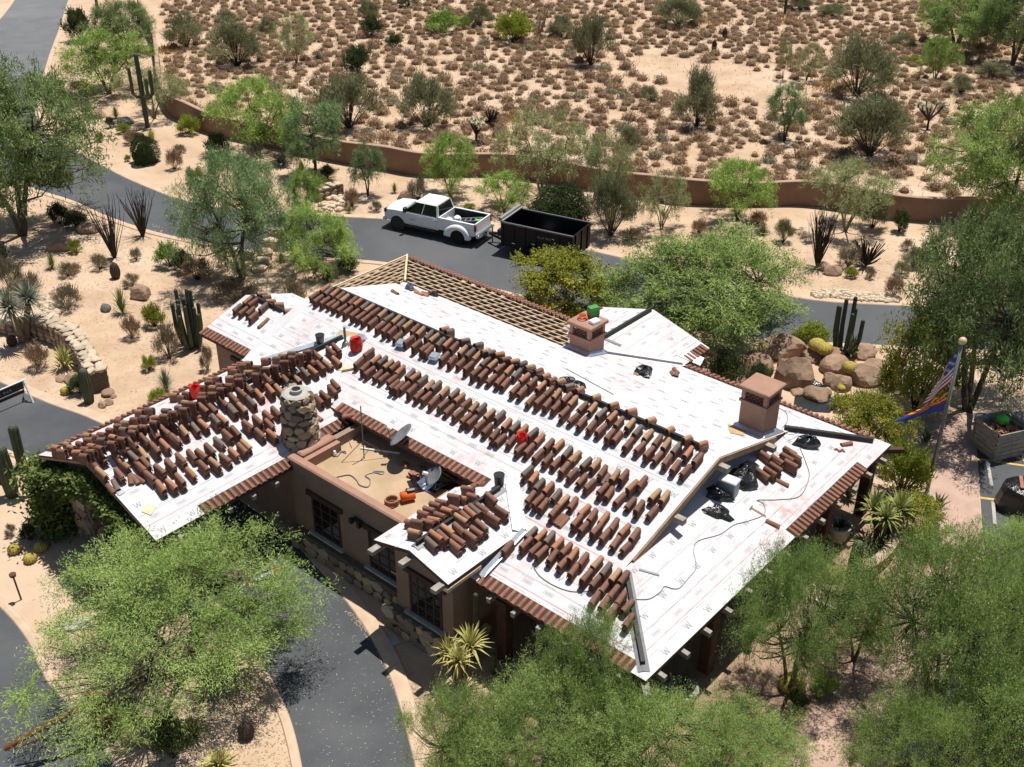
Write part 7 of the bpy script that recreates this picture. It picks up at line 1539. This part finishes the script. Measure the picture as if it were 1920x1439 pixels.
def ocotillo(px, py, top, width, label, m='barkdark', n=44):
    p, H, R = size_from(px, py, top, width); lo, hi = .2, 12
    for _ in range(40):
        h = (lo+hi)/2
        if PR((p.x, p.y, h))[1] > top: lo = h
        else: hi = h
    q = random.Random(int(px)); mb = MB()
    for k in range(n):
        a = q.uniform(0, 6.28); e = q.random()**.7; hh = h*q.uniform(.7, 1.0); d = Vector((math.cos(a), math.sin(a), 0))*R*e; mb.tube([(d.x*.05, d.y*.05, -.03), d*.42+Vector((0, 0, hh*.42)), d*.75+Vector((q.uniform(-.1, .1), q.uniform(-.1, .1), hh*.75)), d*.95+Vector((q.uniform(-.15, .15), q.uniform(-.15, .15), hh))], [.026, .022, .017, .009], 4, False)
    tag(mb.build('ocotillo', Mt[m], loc=p), label, 'ocotillo', 'ocotillos of the grounds'); TAKEN.append((p.x, p.y, 1))
ocotillo(215, 483, 372, 80, 'bare ocotillo with fanned wands, nearer of two on the sand'); ocotillo(268, 443, 352, 72, 'bare ocotillo with fanned wands, farther of two by the road'); ocotillo(1532, 500, 388, 62, 'dense dark ocotillo before the wall at right', 'barkdark', 70)
ocotillo(1410, 100, -300, 10, 'x') if False else None
def cholla(px, py, top, width, label, heads='cholla', bush=False):
    p, H, R = size_from(px, py, top, width); q = random.Random(int(px)); o = empty('cholla_cactus', p, 0, label, 'cactus', 'cacti of the grounds'); mb = MB(); hd = MB(); TAKEN.append((p.x, p.y, 1))
    n = 9 if not bush else 60
    for k in range(n):
        a = q.uniform(0, 6.28); e = q.uniform(.3, 1); tip = Vector((math.cos(a)*R*e, math.sin(a)*R*e, H*q.uniform(.7, .98)*(1 if not bush else q.uniform(.3, 1)))); fork = Vector((0, 0, H*(.35 if not bush else .05))); mb.tube([(0, 0, -.05), fork, fork.lerp(tip, .5)-Vector((0, 0, .05)), tip], [.09, .08, .06, .05] if not bush else [.045, .04, .035, .03], 5, False)
        if not bush:
            for j in range(5): c = tip+Vector((q.uniform(-.2, .2), q.uniform(-.2, .2), q.uniform(-.12, .12))); hd.tube([c, c+Vector((q.uniform(-.12, .12), q.uniform(-.12, .12), .16))], [.09, .06], 6)
    mb.build('limbs', Mt['barkdark'], o)
    if hd.v: tag(hd.build('joints', Mt[heads], o), kind='stuff')
cholla(893, 266, 226, 46, 'white topped cholla in the desert just above the wall'); cholla(1738, 244, 190, 58, 'white topped cholla in the desert at right'); cholla(1622, 500, 440, 62, 'dark bushy cholla on the right verge', bush=True); cholla(920, 238, 200, 34, 'dark small cholla behind the white topped one', bush=True)
# bare dead tree at the top
p = G(1010, 70); q = random.Random(4); mb = MB()
for k in range(9): a = q.uniform(0, 6.28); l = q.uniform(1.5, 3.8); d = Vector((math.cos(a)*l*.35, math.sin(a)*l*.35, l)); mb.tube([(0, 0, 0), d*.5+Vector((q.uniform(-.2, .2), q.uniform(-.2, .2), 0)), d], [.07, .05, .012], 5, False)
tag(mb.build('dead_tree', mat('bleached_wood', (.34, .29, .24), (.26, .22, .18), scale=4, rough=.9), loc=p), 'bare bleached dead tree in the desert at top centre', 'tree')
# --- vine on the wing gable pillar: climbs the outer pillar and trails along the gable edge
q = np.random.default_rng(5); n = 15000; P = np.empty((n, 3)); sel = q.random(n)
for i in range(n):
    if sel[i] < .55: a, b, z = -33.0+q.normal()*.38, 13.55+q.normal()*.40, q.uniform(.1, 3.05)
    else:
        t = q.random()**1.0; a = -32.8+t*6.2; b = 13.35+q.normal()*.16; z = (4.35-.385*abs(a+29.55))-.25-q.random()**2*.9
    P[i] = HW(a, b, max(z, .03))
D = q.normal(size=(n, 3))+[-.3, -.5, -.2]
V, F = leaf_quads(P, D, .17*q.uniform(.7, 1.3, n), .09, q); vm = raw_mesh('vine', V, F, np.clip(q.normal(size=n)*.3+.4, 0, 1), LEAF['vine'])
tag(link('climbing_vine', vm), 'dark leafy vine climbing the outer stone pillar of the left wing', 'vine')
# --- boulders
def boulder(px, py, wpx, hk, label, m='boulder', group='boulders of the grounds', seed=None):
    p = G(px, py); s_ = wpx/ppm(p)/2; q = random.Random(seed or int(px*3+py)); bm = bmesh.new(); bmesh.ops.create_icosphere(bm, subdivisions=3, radius=1)
    ph = [Vector((q.uniform(-1, 1), q.uniform(-1, 1), q.uniform(-1, 1))).normalized() for _ in range(9)]; cut = [q.uniform(.66, .92) for _ in range(9)]
    for v in bm.verts:
        d = v.co.normalized(); k = 1.0
        for n_, c_ in zip(ph, cut):
            dd = d.dot(n_)
            if dd*k > c_: k = c_/dd
        v.co = d*k*(1+.03*math.sin(9*d.x+seedv(px))*math.cos(8*d.y))
    for v in bm.verts: v.co = Vector((v.co.x*s_*1.05, v.co.y*s_*.85, max(v.co.z, -.45)*s_*hk+s_*hk*.25))
    me = bpy.data.meshes.new('boulder'); bm.to_mesh(me); bm.free(); me.materials.append(Mt[m]); 
    o = link('boulder', me, loc=(p.x, p.y, 0)); o.rotation_euler = (0, 0, q.uniform(0, 6.28)); tag(o, label, 'boulder', group); TAKEN.append((p.x, p.y, s_)); return o
def seedv(x): return (x*12.9898) % 6.28
for a in ((265, 557, 48, .8, 'large tan boulder beside the grassy yucca'), (198, 582, 26, .8, 'small dark grey rock left of the grassy yucca', 'darkrock'), (165, 434, 44, .6, 'brown boulder under the left mesquite by the road'), (118, 466, 52, .6, 'dark boulder in shade near the lime tuft'), (180, 218, 46, .5, 'pale flat boulder on the far verge'), (236, 232, 30, .7, 'white grey rock beside the lime shrub on the verge', 'darkrock'),
 (762, 378, 40, .8, 'tan boulder behind the pickup hood'), (1560, 513, 36, .9, 'squarish tan boulder on the verge below the black ocotillo'), (1545, 505, 30, .8, 'smaller boulder left of the squarish one'), (114, 712, 26, .5, 'hollow dark rock beside the variegated yucca'), (135, 714, 34, .7, 'pale pink boulder beside the hollow dark rock'),
 (203, 740, 30, .6, 'grey rock at the end of the curved stone wall'), (193, 762, 22, .7, 'brown rock nearest the road by the curved wall'), (205, 756, 22, .7, 'second brown rock by the end of the curved wall'), (213, 745, 14, .7, 'small tan rock by the end of the curved wall'), (40, 575, 30, .6, 'pale rock behind the tree yucca'),
 (265, 1380, 72, .6, 'grey boulder ring at the rusty beam'), (225, 1350, 44, .6, 'boulder beside the dark utility box'), (300, 1395, 40, .5, 'low boulder in the island shade')): boulder(*a)
# rock waterfall right of the house
for i, a in enumerate(((1488, 715, 84, 1.15, 'largest grey boulder of the waterfall, front centre'), (1470, 665, 78, .9, 'dark boulder behind the largest one'), (1420, 700, 70, .9, 'shaded boulder left of the largest one'), (1442, 655, 40, .8, 'round boulder at the left back of the waterfall'), (1415, 668, 34, .7, 'small round stone at the left of the waterfall'), (1520, 668, 60, .6, 'flat tan boulder in the middle of the waterfall'), (1557, 672, 52, .7, 'tan boulder left of the grey agave'), (1565, 693, 60, .8, 'tan boulder right of the cascade'),
 (1612, 712, 80, .7, 'broad tan boulder at the right of the cascade'), (1575, 725, 50, .9, 'tall tan boulder at the foot of the cascade'), (1556, 718, 36, .9, 'narrow boulder beside the cascade foot'), (1615, 665, 60, .6, 'tan boulder right of the grey agave'), (1530, 742, 60, .5, 'flat stone at the lip of the pool'), (1548, 738, 30, .7, 'grey green stone in the pool'), (1640, 690, 46, .6, 'tan boulder under the yellow shrub'), (1495, 735, 36, .5, 'low stone below the largest boulder'), (1390, 690, 50, .8, 'dark boulder in shade behind the rear eave'), (1380, 720, 44, .7, 'dark stone close to the rear eave'))): boulder(*a, group='boulders of the waterfall')
wm = mat('dark_water', (.025, .03, .028), rough=.05, spec=.6, bump=.35, bscale=14)
pw = gl([(1490, 745), (1520, 738), (1560, 745), (1575, 758), (1555, 775), (1510, 772), (1488, 760)]); sheet('water', pw, .02, wm, 'small dark pool at the foot of the rock waterfall')
def cascade(pxs, w, zs):
    mb = MB(); vs = []
    for (x, y), z in zip(pxs, zs):
        c = G(x, y, z); vs += [(c.x-w, c.y, c.z), (c.x, c.y-.04, c.z+.04), (c.x+w, c.y, c.z)]
    mb.add(vs, [(i*3+j, i*3+j+1, i*3+j+4, i*3+j+3) for i in range(len(pxs)-1) for j in range(2)]); tag(mb.build('water', wm, smooth=True), 'thin cascade running down between the boulders', None, None, 'structure')
wm2 = mat('rushing_water', (.05, .055, .05), (.55, .56, .54), scale=9, rough=.12, spec=.6, bump=.5, bscale=12, lo=.55, hi=.75, detail=8)
wm = wm2
cascade([(1508, 690), (1513, 698), (1517, 706), (1520, 716), (1521, 728)], .22, [.75, .7, .55, .35, .05]); cascade([(1519, 712), (1530, 718), (1540, 724), (1545, 733)], .2, [.42, .40, .36, .05])
# river cobbles by the right kerb and in the left garden
def scatter_poly(pxs, n, seed):
    P = np.array(gl(pxs)); q = np.random.default_rng(seed); lo, hi = P.min(0), P.max(0); out = []
    def inside(x, y):
        c = False
        for i in range(len(P)):
            (x1, y1), (x2, y2) = P[i], P[(i+1) % len(P)]
            if (y1 > y) != (y2 > y) and x < (x2-x1)*(y-y1)/(y2-y1)+x1: c = not c
        return c
    while len(out) < n:
        x, y = q.uniform(lo[0], hi[0]), q.uniform(lo[1], hi[1])
        if inside(x, y): out.append((x, y))
    return out
def cobbles(pxs, n, s0, s1, label, m, seed, name='cobbles'):
    q = random.Random(seed); mb = MB(); st = stone_mesh(seed)
    for x, y in scatter_poly(pxs, n, seed):
        s_ = q.uniform(s0, s1); Mx = Matrix.Translation((x, y, s_*.25)) @ Matrix.Rotation(q.uniform(0, 6), 4, 'Z') @ Matrix.Diagonal((s_*q.uniform(.8, 1.3), s_*q.uniform(.8, 1.2), s_*.7, 1)); mb.add([Mx @ Vector(v) for v in st.v], st.f)
    tag(mb.build(name, m), label, None, None, 'stuff')
cobbles([(1520, 548), (1560, 546), (1660, 555), (1690, 562), (1680, 570), (1525, 560)], 420, .12, .3, 'grey river cobbles along the kerb on the right', Mt['stone'][2], 61)
cobbles([(60, 600), (90, 560), (110, 540), (120, 545), (105, 600), (78, 622)], 130, .15, .4, 'tan cobbles spilling down behind the curved stone wall', Mt['palestone'], 62)
cobbles([(590, 400), (660, 395), (640, 370), (610, 372)], 60, .15, .4, 'rough stones beside the short stone wall', Mt['palestone'], 63)
# pale limestone slabs seen through the shrubs before the wall
for i, (x, y, w, lb) in enumerate(((1105, 372, 42, 'white limestone slab behind the dark round shrub'), (1260, 378, 50, 'white limestone slab behind the sparse pale tree'))): boulder(x, y, w, .35, lb, 'palestone', None)
# pots under the porch and on the patio
pot(1568, 1015, .42, .75, Mt['concrete'], 'large grey plant pot on the patio in porch shade', True); pot(1277, 1318, .45, .6, Mt['concrete'], 'dark plant pot under the porch corner', True); pot(1540, 1048, .25, .35, Mt['tile_e'], 'small clay pot at the patio edge', True)
# --- bursage covering the desert beyond the wall
def bursage(seed, nst, n, leaf):
    q = np.random.default_rng(seed); d = unit(q.normal(size=(n, 3))); d[:, 2] = np.abs(d[:, 2]); lump = 1+.25*np.sin(3.3*d[:, :1]*2+seed)*np.cos(2.7*d[:, 1:2]*2+seed*2)
    P = d*[.40, .40, .36]*(q.uniform(.55, 1, (n, 1))**.5)*lump; D = d*.8+q.normal(size=(n, 3))*.55
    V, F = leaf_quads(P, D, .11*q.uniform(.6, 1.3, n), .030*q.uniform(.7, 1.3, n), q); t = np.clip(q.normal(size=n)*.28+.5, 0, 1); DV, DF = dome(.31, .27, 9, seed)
    return np.concatenate([V, DV]), np.concatenate([F, DF+len(V)]), np.concatenate([t, np.full(len(DF), .12)]), n
BS = [bursage(70+i, 8, 420, 'brown') for i in range(6)]; BM = [raw_mesh('bursage', V, F, t, LEAF['brown' if i < 5 else 'grey']) for i, (V, F, t, n) in enumerate(BS)]
wallx = np.array([G(x, y)[:2] for x, y in ((262, 20), (296, 110), (318, 212), (400, 252), (560, 288), (720, 318), (907, 330), (1067, 349), (1220, 374), (1400, 386), (1580, 394), (1740, 416), (2000, 430))])
def beyond(x, y):
    if x < wallx[1][0]: return x > np.interp(y, [wallx[2][1], wallx[0][1], 200], [wallx[2][0], wallx[0][0], wallx[0][0]-14])+2 and y > wallx[2][1]
    order = np.argsort(wallx[:, 0]); return y > np.interp(x, wallx[order, 0], wallx[order, 1])+1.4
q = np.random.default_rng(99); pts = []; cell = {}
from mathutils import noise as mnoise
tries = 0
while tries < 30000 and len(pts) < 3000:
    tries += 1; y = 58+q.random()**.9*78; x = q.uniform(-.62, .62)*(y+25)
    if not beyond(x, y): continue
    px, py, _ = PR((x, y, 0))
    if px < -60 or px > 1980 or py < -40: continue
    dens = .60+1.7*mnoise.noise(Vector((x*.06, y*.06, 3.3)))
    if 1250 < px < 1800 and py < 60: dens -= .4
    if q.random() > dens+.25: continue
    s_ = q.uniform(.75, 1.8); key = (int(x//1.2), int(y//1.2)); bad = False
    for i in (-1, 0, 1):
        for j in (-1, 0, 1):
            for (xx, yy, ss) in cell.get((key[0]+i, key[1]+j), ()):
                if (xx-x)**2+(yy-y)**2 < (.33*(s_+ss))**2: bad = True
    if bad: continue
    if any((tx-x)**2+(ty-y)**2 < (tr*.45)**2 for tx, ty, tr in TAKEN): continue
    cell.setdefault(key, []).append((x, y, s_)); pts.append((math.hypot(x, y)/s_, x, y, s_))
pts.sort(); print('bursage', len(pts))
for i, (d, x, y, s_) in enumerate(pts[:296]):
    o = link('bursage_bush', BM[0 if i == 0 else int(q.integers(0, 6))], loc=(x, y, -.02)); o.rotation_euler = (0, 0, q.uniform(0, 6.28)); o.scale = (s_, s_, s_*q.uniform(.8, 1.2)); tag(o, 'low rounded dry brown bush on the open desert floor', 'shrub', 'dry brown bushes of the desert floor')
Vs, Fs, Ts, off = [], [], [], 0
for (d, x, y, s_) in pts[296:]:
    V, F, t, nl = BS[int(q.integers(0, 6))]; k = np.r_[q.permutation(nl)[:150], np.arange(nl, len(F))]; V = V[F[k]].reshape(-1, 3)*[s_, s_, s_]*1.04; a = q.uniform(0, 6.28); c, s2 = math.cos(a), math.sin(a); V = np.c_[V[:, 0]*c-V[:, 1]*s2+x, V[:, 0]*s2+V[:, 1]*c+y, V[:, 2]]
    Vs.append(V); Fs.append(np.arange(len(V)).reshape(-1, 4)+off); off += len(V); Ts.append(t[k])
if Vs: tag(link('bursage_cover', raw_mesh('bursage_cover', np.concatenate(Vs), np.concatenate(Fs), np.concatenate(Ts), LEAF['brown'])), 'farther dry brown bushes covering the desert', None, None, 'stuff')
# dry golden grass patches under the desert trees
for (x, y, w, n) in ((1560, 165, 70, 26), (1520, 200, 60, 20), (1840, 95, 110, 40), (1470, 40, 60, 16), (950, 225, 40, 10), (1330, 40, 70, 16), (320, 95, 40, 12)):
    V_, F_, T_, off = [], [], [], 0; c = G(x, y); s_ = ppm(c)
    m = 700; P = np.c_[q.normal(size=m)*w/s_*.35+c.x, q.normal(size=m)*w/s_*.35+c.y, np.zeros(m)]; V, F = leaf_quads(P, q.normal(size=(m, 3))*.35+[0, 0, 1], .34, .06, q); tag(link('dry_grass', raw_mesh('dry_grass', V, F, q.random(m), LEAF['straw'])), 'patch of golden dry grass in the desert', None, None, 'stuff')
m = 26000; yy = 60+q.random(m)**.9*72; xx = q.uniform(-.62, .62, m)*(yy+25); okk = np.array([beyond(x, y) and 0.55*mnoise.noise(Vector((x*.11, y*.11, 8.1))) > -.12 for x, y in zip(xx, yy)])
P = np.c_[xx, yy, np.zeros(m)][okk]; V, F = leaf_quads(P, q.normal(size=(len(P), 3))*.6+[0, 0, .8], .22, .05, q); tag(link('dry_grass', raw_mesh('dry_grass', V, F, q.random(len(P)), leafmat('dry_annuals', (.30, .19, .10), (.50, .35, .20), .2))), 'thin golden brown dry growth between the desert bushes', None, None, 'stuff')
# pebbles and small litter on the garden sand, blossoms on the drive under the mesquite
def flecks(pxs, n, s0, s1, z, m, label, name, seed):
    q = np.random.default_rng(seed); XY = np.array(scatter_poly(pxs, n, seed)); P = np.c_[XY, np.full(n, z)]; a = q.uniform(0, 6.28, n); D = np.c_[np.cos(a), np.sin(a), q.uniform(0, .25, n)]; s_ = np.c_[-np.sin(a), np.cos(a), np.zeros(n)]; L = q.uniform(s0, s1, n)[:, None]
    V = np.stack([P-D*L*.5-s_*L*.25, P-D*L*.5+s_*L*.25, P+D*L*.5+s_*L*.25, P+D*L*.5-s_*L*.25], 1).reshape(-1, 3); V[:, 2] = np.maximum(V[:, 2], z); V[1::2, 2] += .006
    tag(link(name, raw_mesh(name, V, np.arange(4*n).reshape(n, 4), None, m)), label, None, None, 'stuff')
flecks([(520, 1180), (640, 1150), (690, 1230), (740, 1330), (760, 1439), (580, 1439), (545, 1330), (500, 1240)], 420, .012, .04, .018, mat('fallen_blossom', (.40, .39, .34), rough=.9), 'pale fallen blossoms on the drive beside the mesquite', 'fallen_blossoms', 81)
flecks([(0, 440), (300, 420), (430, 520), (440, 640), (300, 780), (200, 790), (0, 700)], 5000, .03, .10, .006, mat('pebble', (.36, .26, .18), (.5, .40, .30), scale=.8, rough=.95), 'small pebbles on the left garden sand', 'gravel', 82)
flecks([(620, 330), (1100, 400), (1500, 440), (1900, 470), (1900, 560), (1560, 550), (1300, 500), (1100, 450), (900, 400), (640, 400)], 4000, .04, .13, .006, mat('pebble_pale', (.42, .31, .22), (.55, .44, .33), scale=.8, rough=.95), 'small pebbles on the verge below the wall', 'gravel', 83)
flecks([(640, 1140), (720, 1180), (820, 1330), (790, 1439), (760, 1350), (700, 1210)], 1500, .02, .06, .012, mat('pebble_brown', (.33, .25, .19), rough=.95), 'fine gravel strip between the drive and the bay', 'gravel', 84)
flecks([(60, 1160), (500, 1200), (560, 1439), (230, 1439)], 3000, .02, .08, .006, mat('leaf_litter', (.22, .16, .10), (.40, .30, .2), scale=.8, rough=.95), 'leaf litter on the island under the mesquite', 'leaf_litter', 85)
flecks([(1560, 1160), (1840, 1040), (1720, 1400), (1500, 1439)], 2500, .02, .08, .012, mat('leaf_litter_walk', (.24, .17, .11), rough=.95), 'leaf litter on the paved walk', 'leaf_litter', 86)
